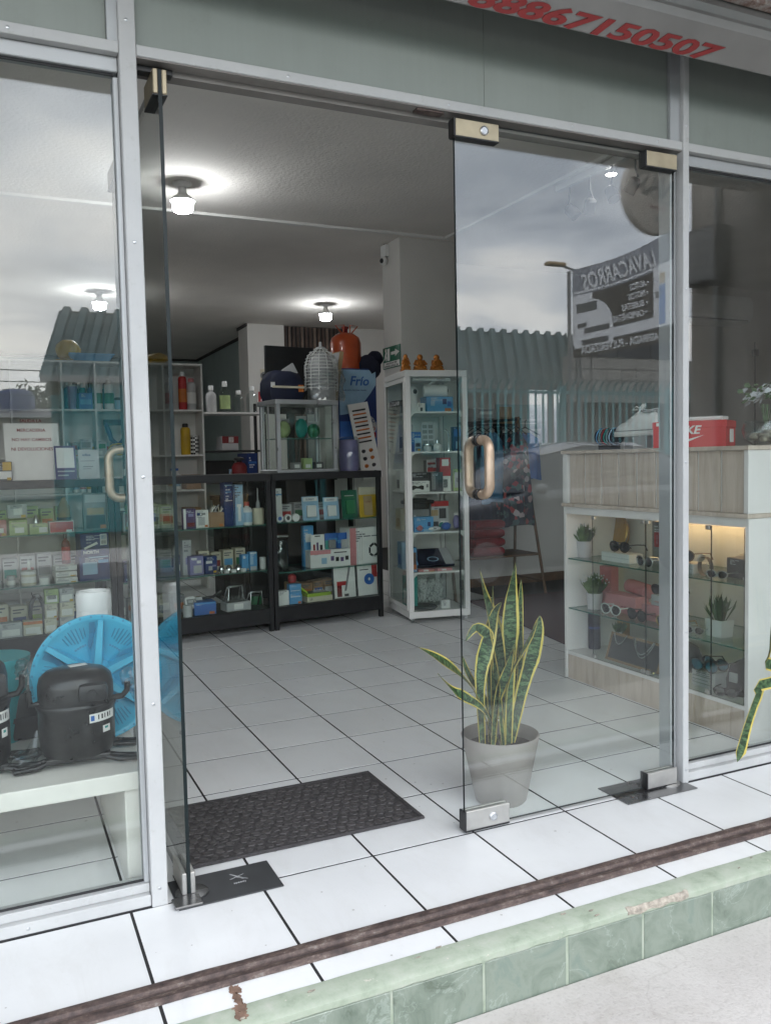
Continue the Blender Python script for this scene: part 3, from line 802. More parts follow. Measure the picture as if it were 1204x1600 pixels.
# ================================================================== placing goods
CA, WA = R(7.1), R(-9.5)
FRM = {'C': ((.765, 2.71), CA), 'W': ((1.687, 2.453), WA)}
def place(fr, u, off, z):
    """point of a furniture frame: u along its front, off behind its front face, z up -> world place and turn"""
    if fr in FRM:
        (ox, oy), a = FRM[fr]
        return (ox + u * math.cos(a) - off * math.sin(a), oy + u * math.sin(a) + off * math.cos(a), z), a
    if fr == 'K': return (1.757 + off, u, z), R(-90)
    return (u, off, z), 0.
def carton(name, label, cat, fr, rect, off, m, prints=(), depth=None, z=None, turn=0, group=None, tilt=0):
    u, z0, w, h = rect
    if fr == 'K': w *= .82
    d = depth if depth else max(.03, min(w * .7, .12))
    loc, a = place(fr, u, off, z0 if z is None else z)
    o = thing(name, label, cat, loc, a + R(turn + (random.Random(label).uniform(-6, 6) if fr in ('C', 'W', 'S') else 0)), group)
    if tilt: o.rotation_euler.x = R(tilt)
    part('box', MB().box(-w / 2, w / 2, 0, d, 0, h), m, o, bev=min(.0025, w * .04))
    ln = MB(); rs = random.Random(label)
    dark = m in ('white_paper', 'light_grey', 'cream', 'white_plastic', 'pale_green', 'light_blue', 'kraft')
    x0_ = rs.uniform(.08, .2); zt_ = rs.uniform(.86, .93)
    for k in range(rs.randint(3, 6)):
        l_ = rs.uniform(.2, .62); zz_ = zt_ - k * rs.uniform(.055, .075)
        for sg in range(rs.randint(1, 3)):
            a_ = x0_ + sg * l_ / 2.2
            if a_ + l_ / 2.6 < .94: ln.box(-w / 2 + w * a_, -w / 2 + w * (a_ + l_ / 2.6), -.0005, .0006, h * zz_, h * (zz_ + .03))
    if name not in ('flat_box', 'pink_carton', 'kraft_box', 'white_case', 'shoe_stand', 'pale_carton'): part('printed_lines', ln, 'ink_soft' if dark else 'print_pale', o)
    if rs.random() < .45 and fr != 'K': part('price_sticker', MB().box(w * .18, w * .42, -.0012, .0004, h * .04, h * .04 + min(w * .16, h * .2)), rs.choice(('orange', 'white_paper', 'yellow')), o)
    for p in prints:
        if p[0] == 'T':
            text('lettering', p[1], o, (-w / 2 + w * p[2], -.0008, h * p[3]), FRONT, w * p[4], p[5], bold=p[6] if len(p) > 6 else 0)
        else:
            part('printed_panel', MB().box(-w / 2 + w * p[0], -w / 2 + w * p[1], -.0009, .0008, h * p[2], h * p[3]), p[4], o)
    return o
def round_item(name, label, cat, fr, rect, off, prof, mats, z=None, n=20, group=None, bands=()):
    """turned body; prof = [(part name, material, [(radius fraction, height fraction)...])...]"""
    u, z0, w, h = rect
    if fr == 'K': w *= .62
    loc, a = place(fr, u, off + w / 2, z0 if z is None else z)
    o = thing(name, label, cat, loc, a, group)
    for nm, m, pr in prof:
        part(nm, MB().lathe([(max(.0004, r * w / 2), t * h) for r, t in pr], n), m, o, 40)
    return o
CAN = lambda b, c, l=None: [('can', b, [(.92, 0), (1, .02), (1, .80), (.9, .85), (.6, .88)])] + ([('label_band', l, [(1.012, .2), (1.012, .55)])] if l else []) + [('cap', c, [(.62, .86), (.62, .97), (.5, 1.0)])]
BOTTLE = lambda b, c, l=None: [('bottle', b, [(.9, 0), (1, .03), (1, .62), (.8, .72), (.4, .78), (.4, .84)])] + ([('label_band', l, [(1.012, .12), (1.012, .55)])] if l else []) + [('cap', c, [(.48, .83), (.48, .98), (.42, 1.0)])]
TUB = lambda b, c, l=None: [('tub', b, [(.86, 0), (.95, .04), (.97, .78)])] + ([('label_band', l, [(.985, .2), (.985, .6)])] if l else []) + [('lid', c, [(1, .77), (1.02, .82), (1, .97), (.9, 1.0)])]
def blister(name, label, fr, rect, off, card, blob, z=None, prints=(), cat='blister pack', lean=6):
    u, z0, w, h = rect
    loc, a = place(fr, u, off, z0 if z is None else z)
    o = thing(name, label, cat, loc, a); o.rotation_euler.x = R(-lean)
    part('card', MB().box(-w / 2, w / 2, 0, .004, 0, h), card, o)
    for p in prints:
        if p[0] == 'T': text('lettering', p[1], o, (-w / 2 + w * p[2], -.0008, h * p[3]), FRONT, w * p[4], p[5])
        else: part('printed_panel', MB().box(-w / 2 + w * p[0], -w / 2 + w * p[1], -.0009, .0008, h * p[2], h * p[3]), p[4], o)
    if blob: part('blister', MB().box(-w * .28, w * .28, -.018, -.001, h * .12, h * .62), blob, o, bev=.006)
    return o

# ================================================================== black framed glass counter
def counter(label, u0, u1, shelves, post_l=True, post_r=True):
    loc, a = place('C', u0, 0, 0)
    o = thing('glass_counter', label, 'counter', loc, a, 'black framed glass counters'); w = u1 - u0; D = .46
    part('counter_top', MB().box(0, w, -.012, D, 1.052, 1.102), 'black_frame', o, bev=.003)
    part('base', MB().box(.0, w, .004, D, .055, .162), 'black_frame', o, bev=.003)
    for x in (.0, w - .03):
        for y in (0., D - .031):
            part('post', MB().box(x, x + .03, y, y + .03, .0, 1.0515), 'black_frame', o)
    m, mm = slab_glass(.0305, w - .0305, .010, .015, .1625, 1.0515, 'y', 'case_glass')
    part('front_pane', m, mm, o)
    for z in shelves:
        m, mm = slab_glass(.005, w - .005, .032, D - .04, z - .007, z, 'z', 'shelf_glass', 'shelf_edge')
        part('shelf', m, mm, o)
    return o
counter('black framed glass counter with hair tools and saw blades, next to white display tower', .004, .892, (.754, .402))
counter('black framed glass counter with tall blue boxes, in the middle of the row', -1.066, -.004, (.748, .430))
counter('black framed glass counter with dark blue lamp boxes, behind the bench of compressors', -2.15, -1.074, (.775, .464))
# ---- goods in the counter beside the tower
Z1, Z2, Z0 = .7545, .4025, .163
blister('battery_pack', 'blue and white hanging pack left of its twin on the upper counter shelf', 'C', (0.3556, 0.7481, 0.1348, 0.1720), .1, 'light_blue', 'white_plastic', Z1, ((.08, .92, .8, .97, 'white_paper'), ('T', 'SUNNY', .5, .88, .5, 'deep_blue')))
blister('battery_pack', 'blue and white hanging pack beside the dark green card', 'C', (0.5238, 0.7434, 0.1280, 0.1604), .1, 'light_blue', 'white_plastic', Z1, ((.08, .92, .8, .97, 'white_paper'), ('T', 'SUNNY', .5, .88, .5, 'deep_blue')))
blister('tool_card', 'dark green carded tool on the upper counter shelf', 'C', (0.6928, 0.7474, 0.1319, 0.2062), .12, 'exit_green', 'green', Z1, ((.2, .8, .78, .81, 'white_paper'), (.15, .85, .7, .74, 'green')))
blister('hardware_pack', 'pale yellow bag of hardware with orange label on counter shelf', 'C', (0.8400, 0.7404, 0.1518, 0.2226), .1, 'yellow', None, Z1, ((.25, .75, .05, .7, 'tan'), (.0, 1, .75, 1, 'cream'), ('T', 'HOSE', .5, .5, .3, 'ink_red')))
carton('filter_tube', 'tall slim white carton at the counter corner post', 'box', 'C', (0.1109, 0.8066, 0.0448, 0.2370), .12, 'white_paper', ((0, 1, .8, .84, 'sky_blue'), (0, 1, 0, .1, 'blue')), .03, Z1)
for r_, mm_, lab in (((0.0885, 0.7469, 0.0543, 0.0588), 'blue', 'white tape roll with blue centre on the counter shelf'), ((0.1530, 0.7431, 0.0549, 0.0591), 'dark_grey', 'white tape roll with dark centre on the counter shelf'), ((0.2133, 0.7443, 0.0555, 0.0594), 'white_plastic', 'all white tape roll on the counter shelf')):
    loc, a = place('C', r_[0], .06, Z1)
    o = thing('tape_roll', lab, 'tape', loc, a, 'tape rolls on the counter shelf'); rr = r_[2] / 2
    part('roll', MB().lathe([(rr * .55, 0), (rr, 0), (rr, .02), (rr * .55, .02), (rr * .55, 0)], 22, cap0=False, cap1=False), 'white_plastic', o, 40, 0, (0, .02, rr), (R(90), 0, 0))
    part('core', MB().lathe([(rr * .54, .002), (rr * .54, .018)], 20), mm_, o, 40, 0, (0, .02, rr), (R(90), 0, 0))
# chrome mixer and kettle on the lower shelf
loc, a = place('C', .13, .16, Z2)
o = thing('glass_blender', 'chrome topped glass jug with bent spout on the lower counter shelf', 'jug', loc, a)
part('jug', MB().lathe([(.050, 0), (.058, .02), (.050, .20), (.044, .22)], 18), 'clear_plastic', o, 40)
part('base', MB().lathe([(.06, 0), (.055, .03), (.03, .05)], 18, (-.07, -.05, 0)), 'black_plastic', o, 40)
part('top_pipe', MB().tube([(-.075, 0, .285), (-.06, 0, .255), (-.03, 0, .245), (.06, 0, .245)], .014, 10), 'chrome', o, 50)
part('side_pipe', MB().tube([(-.10, -.02, .13), (-.02, -.02, .13), (.0, -.02, .16)], .012, 10), 'chrome', o, 50)
carton('small_box', 'cyan carton standing behind the chrome jug', 'box', 'C', (0.3782, 0.3664, 0.0790, 0.3039), .2, 'sky_blue', ((.2, .8, .6, .8, 'white_paper'),), .05, Z2)
pk = carton('hair_tool_box', 'long white and pink box of hair tools on the lower counter shelf', 'box', 'C', (0.4963, 0.3824, 0.3245, 0.1275), .08, 'white_paper',
       ((.0, .5, .76, 1.0, 'rose_pink'), (.27, .40, .2, .55, 'light_blue'), (.58, .90, .78, .84, 'ink_black'), (.50, .58, .35, .62, 'purple'), (.62, .70, .3, .55, 'ink_black'), (.74, .82, .28, .52, 'purple'), (.86, .94, .34, .58, 'ink_black')), .10, Z2)
zt_ = Z2 + .1155
blister('trimmer_card', 'white carded trimmer standing on the hair tool box', 'C', (0.4028, 0.5155, 0.1100, 0.1266), .1, 'white_paper', None, zt_, ((.15, .3, .1, .45, 'ink_red'), (.4, .55, .1, .55, 'purple'), (.65, .85, .1, .4, 'ink_black'), (.3, .7, .88, .94, 'ink_black')), lean=2)
blister('shaver_card', 'blue carded shaver with teal corner on the hair tool box', 'C', (0.5274, 0.5092, 0.1072, 0.1283), .12, 'blue', 'mid_grey', zt_, ((.0, .3, .0, .6, 'turquoise'), (.3, 1, .5, .7, 'sky_blue')), lean=2)
blister('shaver_card', 'bright blue carded shaver beside the pink spined box', 'C', (0.6192, 0.5087, 0.0978, 0.1289), .1, 'blue', 'light_grey', zt_, ((.0, 1, .4, .6, 'sky_blue'),), lean=2)
o = carton('appliance_box', 'large white appliance box with pink spine and black hexagon print', 'box', 'C', (0.7920, 0.3676, 0.2846, 0.2753), .07, 'white_paper',
           ((0, .19, 0, 1, 'rose_pink'), (.22, .235, 0, 1, 'light_grey'), (.30, .31, .1, .9, 'light_grey'), (.36, .37, .1, .9, 'light_grey')), .14, Z2)
hx = MB(); hc = (.070, .10)
for k in range(6):
    a0, a1 = R(60 * k + 30), R(60 * k + 90)
    hx.prism([(hc[0] + r_ * math.cos(t), hc[1] + r_ * 1.15 * math.sin(t)) for r_, t in ((.034, a0), (.05, a0 + .1), (.05, a1 - .1), (.034, a1))], -.0012, .0005)
part('hexagon_print', hx, 'ink_black', o)
carton('small_box', 'small plain white carton on the counter floor beside blue cartons', 'box', 'C', (0.0958, 0.0720, 0.0795, 0.1052), .05, 'white_paper', (), .05, Z0)
c1_ = (0.1885, 0.0750, 0.0959, 0.0738)
carton('small_box', 'blue carton at the bottom of its pair in the counter', 'box', 'C', c1_, .05, 'sky_blue', ((.1, .9, .7, .76, 'white_paper'),), .05, Z0)
carton('small_box', 'blue carton on top of its pair, red pump on it', 'box', 'C', (0.1881, 0.1490, 0.0908, 0.0691), .05, 'sky_blue', ((.1, .9, .3, .36, 'white_paper'),), .05, Z0 + c1_[3] + .001)
loc, a = place('C', (0.1871, 0.2159, 0.0657, 0.0692)[0], .07, Z0 + c1_[3] * 2 + .004)
o = thing('hand_pump', 'red hand pump with clear rim lying on blue cartons', 'pump', loc, a)
part('knob', MB().lathe([(.026, 0), (.032, .02), (.028, .05), (.012, .06)], 16), 'red', o, 40, 0, (.0, .03, 0))
part('rim', MB().lathe([(.045, .018), (.045, .026), (.03, .03)], 18), 'clear_plastic', o, 40, 0, (-.01, .03, 0))
r_ = (0.3843, 0.0570, 0.2037, 0.0657)
loc, a = place('C', r_[0], .05, Z0)
o = thing('drill_bit_case', 'open lime green drill bit case on a cream carton', 'tool case', loc, a)
w_ = r_[2]
part('carton', MB().box(-w_ / 2, w_ / 2, 0, .12, 0, .038), 'cream', o, bev=.002)
part('tray', MB().box(-w_ / 2, w_ / 2 - .01, 0, .12, .0385, .062), 'lime', o, bev=.004)
part('open_lid', MB().box(-.10, 0, 0, .12, 0, .014), 'lime', o, 0 or None, .004, (-w_ / 2 + .002, 0, .062), (0, R(38), 0))
part('tray_insert', MB().box(-w_ / 2 + .012, w_ / 2 - .022, .01, .11, .0625, .066), 'black_plastic', o)
for k in range(5): part('drill_bit', MB().tube([(-.02 + .022 * k, .05, .066), (-.02 + .022 * k, .05, .085)], .006, 8), 'chrome', o)
text('lettering', 'E9', o, (-w_ / 2 + .03, -.0008, .019), FRONT, .02, 'ink_black')
o = blister('saw_blade_pack', 'tall white blister card with a slanting grey blade in the counter', 'C', (0.6125, 0.0700, 0.1794, 0.3065), .08, 'white_paper', None, Z0, ((.3, .48, .77, .99, 'red'), (.12, .62, .30, .40, 'red'), (.12, .34, .03, .30, 'dark_red'), (.52, .7, .86, .9, 'ink_red'), (.46, .66, .03, .09, 'dark_grey')), lean=4)
part('blade', MB().prism([(-.005, .05), (.008, .05), (.060, .265), (.045, .265)], -.006, -.001), 'mid_grey', o)
part('backing_card', MB().box(-.105, .105, .0045, .007, -.0, .34), 'dark_grey', o)
o = blister('disc_pack', 'white blister card with cut corner and round blue disc in the counter', 'C', (0.8311, 0.0553, 0.2143, 0.2634), .08, 'white_paper', None, Z0, ((.58, .80, .5, .99, 'red'), (.78, 1, .1, .62, 'pink'), (.1, .45, .72, .745, 'ink_black')), lean=4)
part('blue_disc', MB().lathe([(.012, 0), (.042, 0), (.042, .008), (.012, .008), (.012, 0)], 24, cap0=False, cap1=False), 'blue', o, 40, 0, (-.01, -.001, .12), (R(90), 0, 0))
# ---- goods in the middle counter
Z1, Z2 = .7485, .4305
carton('ornament_box', 'dark purple printed carton on the upper shelf of the middle counter', 'box', 'C', (-0.5600, 0.7490, 0.0835, 0.1326), .08, 'purple', ((.0, .2, 0, 1, 'white_paper'), (.3, .9, .1, .3, 'dark_red'), (.4, .8, .6, .75, 'lavender')), .06, Z1)
carton('bulb_box', 'small white carton with grey print beside a kraft box', 'box', 'C', (-0.4736, 0.7480, 0.0894, 0.1207), .08, 'white_paper', ((.1, .35, .7, .85, 'deep_blue'), (.45, .75, .72, .84, 'mid_grey'), (.2, .7, .15, .6, 'light_grey')), .06, Z1)
o = carton('kraft_box', 'open kraft box full of pale sticks on the counter shelf', 'box', 'C', (-0.3745, 0.7464, 0.1092, 0.1001), .08, 'kraft', (), .09, Z1)
for k in range(16):
    x = random.uniform(-.06, .06)
    part('stick', MB().tube([(x, .045, .07), (x + random.uniform(-.06, .06), random.uniform(.01, .08), .13 + random.uniform(-.01, .02))], .004, 6), random.choice(('cream', 'light_grey', 'white_plastic')), o)
carton('tall_box', 'tall dark blue carton on the middle counter shelf', 'box', 'C', (-0.2739, 0.7394, 0.0696, 0.3077), .1, 'deep_blue', ((.1, .9, .9, .92, 'light_blue'), (.1, .9, .56, .575, 'white_paper'), (.15, .8, .75, .77, 'sky_blue')), .06, Z1)
carton('tall_box', 'tall light blue carton with white spray print on counter shelf', 'box', 'C', (-0.2017, 0.7439, 0.0658, 0.2832), .1, 'light_blue', ((.4, .7, .1, .45, 'white_paper'), (.3, .8, .45, .52, 'white_paper'), (.0, .12, 0, 1, 'deep_blue')), .06, Z1)
round_item('label_bottle', 'white bottle with blue label and red striped cap', 'bottle', 'C', (-0.1362, 0.7455, 0.0760, 0.1599), .08, BOTTLE('white_plastic', 'red', 'light_blue'), None, Z1)
round_item('pump_bottle', 'cream tub with a tall pump nozzle on the counter shelf', 'bottle', 'C', (-0.0509, 0.7451, 0.0819, 0.2505), .08, [('tub', 'cream', [(.9, 0), (1, .03), (1, .42), (.9, .45)]), ('nozzle', 'light_grey', [(.35, .45), (.3, .6), (.12, .68), (.08, 1.0)])], None, Z1)
carton('filter_box', 'purple and white filter carton on the lower shelf, left of its twin', 'box', 'C', (-0.5142, 0.4111, 0.0981, 0.1300), .1, 'lavender', ((.1, .5, .8, .9, 'white_paper'), (.25, .85, .1, .5, 'light_grey'), (.5, .8, .6, .75, 'white_paper')), .08, Z2)
carton('filter_box', 'purple filter carton with white swirls beside chrome bulbs', 'box', 'C', (-0.4151, 0.4108, 0.0909, 0.1181), .1, 'deep_blue', ((.1, .6, .6, .75, 'white_paper'), (.3, .6, .2, .45, 'light_grey'), (.6, .9, .4, .5, 'lavender')), .08, Z2)
carton('white_bag_box', 'pale blue plastic wrapped carton behind the purple filter cartons', 'box', 'C', (-0.5657, 0.4030, 0.0621, 0.2384), .14, 'light_grey', ((.3, .9, .3, .5, 'lavender'),), .06, Z2)
for px_, lab in (((-0.3421, 0.4336, 0.0413, 0.0570), 'chrome ball fitting beside the purple filter carton'), ((-0.2892, 0.4290, 0.0463, 0.0485), 'chrome and white fitting in the middle of the counter shelf'), ((-0.2193, 0.4228, 0.0469, 0.0488), 'chrome fitting beside the cyan cartons')):
    loc, a = place('C', px_[0], .1, Z2); w_ = px_[2]
    o = thing('valve_fitting', lab, 'fitting', loc, a, 'chrome fittings')
    part('body', MB().lathe([(w_ * .3, 0), (w_ * .5, .012), (w_ * .45, .035), (w_ * .2, .05)], 14), 'chrome', o, 40)
    part('nut', MB().lathe([(w_ * .4, 0), (w_ * .4, .02)], 6, (.03, -.02, 0)), 'white_plastic', o)
carton('spray_box', 'cyan carton with white top on the lower shelf, left of its pair', 'box', 'C', (-0.1656, 0.4240, 0.0523, 0.1118), .1, 'sky_blue', ((.2, .5, .75, .9, 'white_paper'),), .05, Z2)
carton('spray_box', 'cyan carton with white top, the taller of its pair', 'box', 'C', (-0.1057, 0.4188, 0.0576, 0.1259), .1, 'sky_blue', ((.1, .9, .9, .98, 'white_paper'), (.1, .5, .3, .7, 'light_blue'), (.1, .9, .0, .2, 'light_grey')), .05, Z2)
round_item('white_cup', 'white plastic cup at the post of the middle counter', 'cup', 'C', (-0.0266, 0.4118, 0.0438, 0.0815), .1, [('cup', 'white_plastic', [(.9, 0), (1, .1), (1, 1), (.9, 1.0)])], None, Z2)
r_ = (-0.5706, 0.1746, 0.0837, 0.0990); loc, a = place('C', r_[0], .1, Z0 + .085)
o = thing('kitchen_scale', 'white rounded gadget with grey screen leaning in the counter', 'gadget', loc, a); o.rotation_euler.x = R(-25)
w_ = r_[2] / 2
part('shell', MB().ring([[(w_ * sx_ * (abs(math.cos(t)) ** .6) * (1 if math.cos(t) > 0 else -1), y_, w_ * 1.05 * sx_ * (abs(math.sin(t)) ** .6) * (1 if math.sin(t) > 0 else -1)) for t in [2 * math.pi * i / 24 for i in range(24)]] for sx_, y_ in ((.9, -.012), (1, 0), (.9, .02))]), 'white_plastic', o, 50)
part('screen', MB().box(-w_ * .62, w_ * .62, -.0145, -.012, -w_ * .5, w_ * .5), 'mid_grey', o)
part('speaker_grille', MB().box(-w_ * .42, w_ * .42, -.0155, -.0145, -w_ * .1, w_ * .3), 'light_grey', o)
round_item('plastic_bowl', 'pale grey round bowl on the counter floor under the white gadget', 'bowl', 'C', (-0.6019, 0.0965, 0.0655, 0.0771), .03, [('lid', 'light_grey', [(.95, 0), (1, .2), (1, .6), (.9, 1)])], None, Z0)
carton('tool_box', 'blue carton on the floor of the middle counter', 'box', 'C', (-0.4834, 0.0919, 0.1477, 0.0868), .05, 'blue', ((.05, .95, .85, .95, 'sky_blue'),), .12, Z0)
r_ = (-0.4327, 0.1676, 0.0816, 0.0745); loc, a = place('C', r_[0], .07, Z0 + .095)
o = thing('caulking_tool', 'black handled metal tool lying on the blue carton', 'tool', loc, a)
part('handle', MB().tube([(-.06, .02, .012), (.02, .02, .016), (.08, .02, .05)], .010, 8), 'black_plastic', o, 50)
part('blade', MB().box(-.11, -.06, .0, .04, .002, .03), 'chrome', o, bev=.003)
r_ = (-0.2427, 0.0805, 0.1778, 0.0666); loc, a = place('C', r_[0], .05, Z0); w_ = r_[2]
o = thing('socket_set_box', 'clear topped tray with white labelled base in the counter', 'box', loc, a)
part('base', MB().box(-w_ / 2, w_ / 2, 0, .12, 0, .06), 'light_grey', o, bev=.003)
part('printed_panel', MB().box(-w_ * .2, w_ * .18, -.0009, .0005, .012, .05), 'white_paper', o)
part('clear_lid', MB().box(-w_ / 2 + .004, w_ / 2 - .03, .004, .116, .0605, .105), 'clear_plastic', o, bev=.004)
for r_, lab in (((-0.2486, 0.1288, 0.1126, 0.0802), 'bent chrome wire stand rising over the clear tray'), ((-0.0959, 0.0794, 0.0962, 0.0855), 'bent chrome wire stand near the counter post')):
    loc, a = place('C', r_[0], .09, Z0 + (.06 if r_[0] < -.2 else 0)); w_, h_ = r_[2], r_[3] + .03
    o = thing('wire_stand', lab, 'stand', loc, a, 'chrome wire stands in the counter')
    part('front_wire', MB().tube([(-w_ / 2, 0, .006), (-w_ * .42, 0, h_), (w_ * .42, 0, h_), (w_ / 2, 0, .006)], .006, 8), 'chrome', o, 50)
    part('rear_wire', MB().tube([(-w_ / 2, .09, .006), (-w_ * .42, .03, h_ * .9), (w_ * .42, .03, h_ * .9), (w_ / 2, .09, .006)], .005, 8), 'chrome', o, 50)
round_item('green_can', 'low green tin behind the chrome wire stand', 'tin', 'C', (-0.0348, 0.1113, 0.0789, 0.0600), .2, [('tin', 'green', [(.95, 0), (1, .1), (1, .9), (.95, 1)]), ('lid', 'dark_grey', [(.9, 1), (.9, 1.08)])], None, Z0)
# ---- goods in the counter behind the bench
Z1, Z2 = .7755, .4645
carton('tea_box', 'pale green carton with white label under a white carton', 'box', 'C', (-1.6258, 0.7540, 0.1031, 0.0921), .05, 'pale_green', ((.3, .8, .15, .5, 'white_paper'), (.1, .9, .75, .85, 'cream')), .08, Z1)
carton('relay_box', 'white carton with grey print on top of a pale green one', 'box', 'C', (-1.6274, 0.8426, 0.1065, 0.0842), .05, 'light_grey', ((.3, .75, .25, .7, 'white_paper'), (.3, .75, .85, .9, 'dark_grey')), .08, Z1 + .102)
carton('tea_box', 'low pale green carton with white bar label on the upper shelf', 'box', 'C', (-1.5111, 0.7541, 0.1056, 0.0621), .05, 'pale_green', ((.5, .95, .15, .65, 'white_paper'),), .08, Z1)
carton('flat_box', 'flat red carton with white border on the upper shelf', 'box', 'C', (-1.3796, 0.7493, 0.1421, 0.0708), .05, 'white_paper', ((.03, .97, .06, .94, 'red'),), .08, Z1)
carton('flat_box', 'pale red carton at the far end of the counter shelf', 'box', 'C', (-1.7349, 0.7576, 0.0869, 0.0948), .05, 'pink', ((.2, .8, .2, .5, 'white_paper'),), .08, Z1)
carton('clamshell_pack', 'clear grey clamshell pack standing above the dark blue lamp boxes', 'box', 'C', (-1.1639, 0.7482, 0.1453, 0.2347), .1, 'mid_grey', ((.08, .92, .75, .95, 'light_grey'), (.1, .9, .05, .4, 'dark_grey'), (.15, .85, .42, .6, 'tan')), .05, Z1)
carton('valve_pack', 'white bagged parts beside the counter corner post', 'box', 'C', (-0.9564, 0.7264, 0.0818, 0.1282), .1, 'light_grey', ((.3, .7, .1, .8, 'white_plastic'),), .05, .7485)
for q, (r_, mm_, lab) in enumerate((((-1.5122, 0.8125, 0.0367, 0.1137), 'silver', 'small steel thermostat standing behind the low green carton'), ((-1.3260, 0.8050, 0.0771, 0.2102), 'tan', 'brown pipe bundle standing behind the flat red carton'))):
    round_item('steel_part', lab, 'part', 'C', r_, .12 + .08 * q, [('stem', mm_, [(.8, 0), (1, .1), (1, .7), (.5, .9), (.3, 1)]), ('collar', 'dark_grey', [(1.05, .3), (1.05, .4)])], None, Z1)
r_ = (-1.1919, 0.4262, 0.1869, 0.1532)
carton('lamp_box', 'dark blue lamp box under the one marked NORTH', 'box', 'C', r_, .05, 'deep_blue', ((.10, .58, .25, .75, 'light_blue'), (.62, .95, .7, .82, 'sky_blue'), (.3, .95, .92, .97, 'light_blue')), .1, Z2)
r2 = (-1.1860, 0.5794, 0.1790, 0.1408)
o = carton('lamp_box', 'dark blue lamp box marked NORTH with a white lamp picture', 'box', 'C', r2, .05, 'deep_blue', ((.68, .92, .45, .95, 'white_paper'), (.71, .89, .5, .65, 'mid_grey'), (.71, .89, .72, .9, 'sky_blue'), ('T', 'NORTH', .35, .17, .52, 'white_paper', .03)), .1, Z2 + r_[3] + .001)
w_, h_ = r2[2], r2[3]
part('lamp_picture', MB().prism([(-w_ * .40, h_ * .38), (-w_ * .36, h_ * .30), (w_ * .10, h_ * .52), (w_ * .06, h_ * .62)], -.0011, .0005), 'white_paper', o)
carton('lamp_box', 'dark blue carton with orange price sticker beside the counter post', 'box', 'C', (-0.9583, 0.4355, 0.1061, 0.1157), .06, 'deep_blue', ((.45, .95, .45, .85, 'orange'), (.1, .4, .1, .2, 'light_blue')), .1, .4305)
round_item('white_tub', 'white tub with a pink sticker on the lower counter shelf', 'tub', 'C', (-1.5750, 0.4437, 0.0901, 0.0892), .05, TUB('cream', 'white_plastic', 'white_paper'), None, Z2)
round_item('white_tub', 'small white screw tub beside a stack of white cartons', 'tub', 'C', (-1.4883, 0.4429, 0.0624, 0.0509), .05, TUB('white_plastic', 'light_grey'), None, Z2)
round_item('label_jar', 'small clear jar with white label at the end of the shelf', 'jar', 'C', (-1.6775, 0.4461, 0.0494, 0.0691), .05, TUB('light_grey', 'silver', 'white_paper'), None, Z2)
for k in range(3):
    carton('flat_carton', ('flat white carton at the bottom of its stack in the counter', 'flat white carton in the middle of its stack in the counter', 'flat white carton on top of its stack in the counter')[k], 'box', 'C', (-1.3637, 0.4346, 0.1280, 0.0317), .05, 'white_paper', ((.05, .6, .3, .6, 'light_grey'),), .09, Z2 + .0375 * k, turn=(-2, 3, 0)[k])
round_item('red_bottle', 'dark red bottle standing on the stack of white cartons', 'bottle', 'C', (-1.3506, 0.5302, 0.0530, 0.1909), .08, BOTTLE('dark_red', 'black_plastic', 'red'), None, Z2 + .114)
round_item('white_post', 'slim white tube standing on the lower counter shelf', 'tube', 'C', (-1.5633, 0.5229, 0.0183, 0.1416), .14, [('tube', 'white_plastic', [(1, 0), (1, .9), (.6, 1)]), ('cap', 'silver', [(.7, 1), (.7, 1.1)])], None, Z2 + .0)
zb = Z0
for (r_, zz, mm_, lab) in (((-1.4685, 0.1086, 0.0703, 0.0869), 0, 'cream', 'cream carton at the bottom of the front stack in the counter'), ((-1.4614, 0.1950, 0.0703, 0.0710), .09, 'cream', 'cream carton in the middle of the front stack in the counter'), ((-1.4559, 0.2658, 0.0814, 0.0985), .18, 'pale_green', 'yellow green carton with dark print on top of the front stack'),
                           ((-1.3729, 0.1005, 0.0832, 0.0840), 0, 'light_grey', 'grey white carton at the bottom of the rear stack'), ((-1.3693, 0.1845, 0.0832, 0.0839), .09, 'cream', 'cream carton in the middle of the rear stack'), ((-1.3675, 0.2686, 0.0869, 0.0917), .18, 'light_grey', 'grey white carton on top of the rear stack'),
                           ((-1.5709, 0.1121, 0.1085, 0.0936), 0, 'cream', 'cream carton with orange top edge on the counter floor'), ((-1.6953, 0.1093, 0.1305, 0.0732), 0, 'light_grey', 'grey white carton with label frame on the counter floor')):
    pr = [(.12, .88, .12, .55, 'white_paper')]
    if 'orange' in lab: pr.append((0, 1, .75, .95, 'orange'))
    if 'dark print' in lab: pr.append((.2, .8, .3, .6, 'mid_grey'))
    carton('parts_carton', lab, 'box', 'C', (r_[0], r_[1], r_[2], .089), .05, mm_, pr, .07, zb + zz)
loc, a = place('C', (-1.5347, 0.1607, 0.0514, 0.1973)[0], .1, Z0)
o = thing('belt_coil', 'black rubber belt hanging in a loop inside the counter', 'belt', loc, a)
part('loop', MB().tube([(.04 * math.cos(t), .01 * math.sin(2 * t), .12 + .11 * math.sin(t)) for t in [2 * math.pi * i / 20 for i in range(20)]], .012, 8, True), 'black_matte', o, 50)
part('tie', MB().lathe([(.018, 0), (.018, .02)], 10, (.0, 0, .222)), 'mid_grey', o)

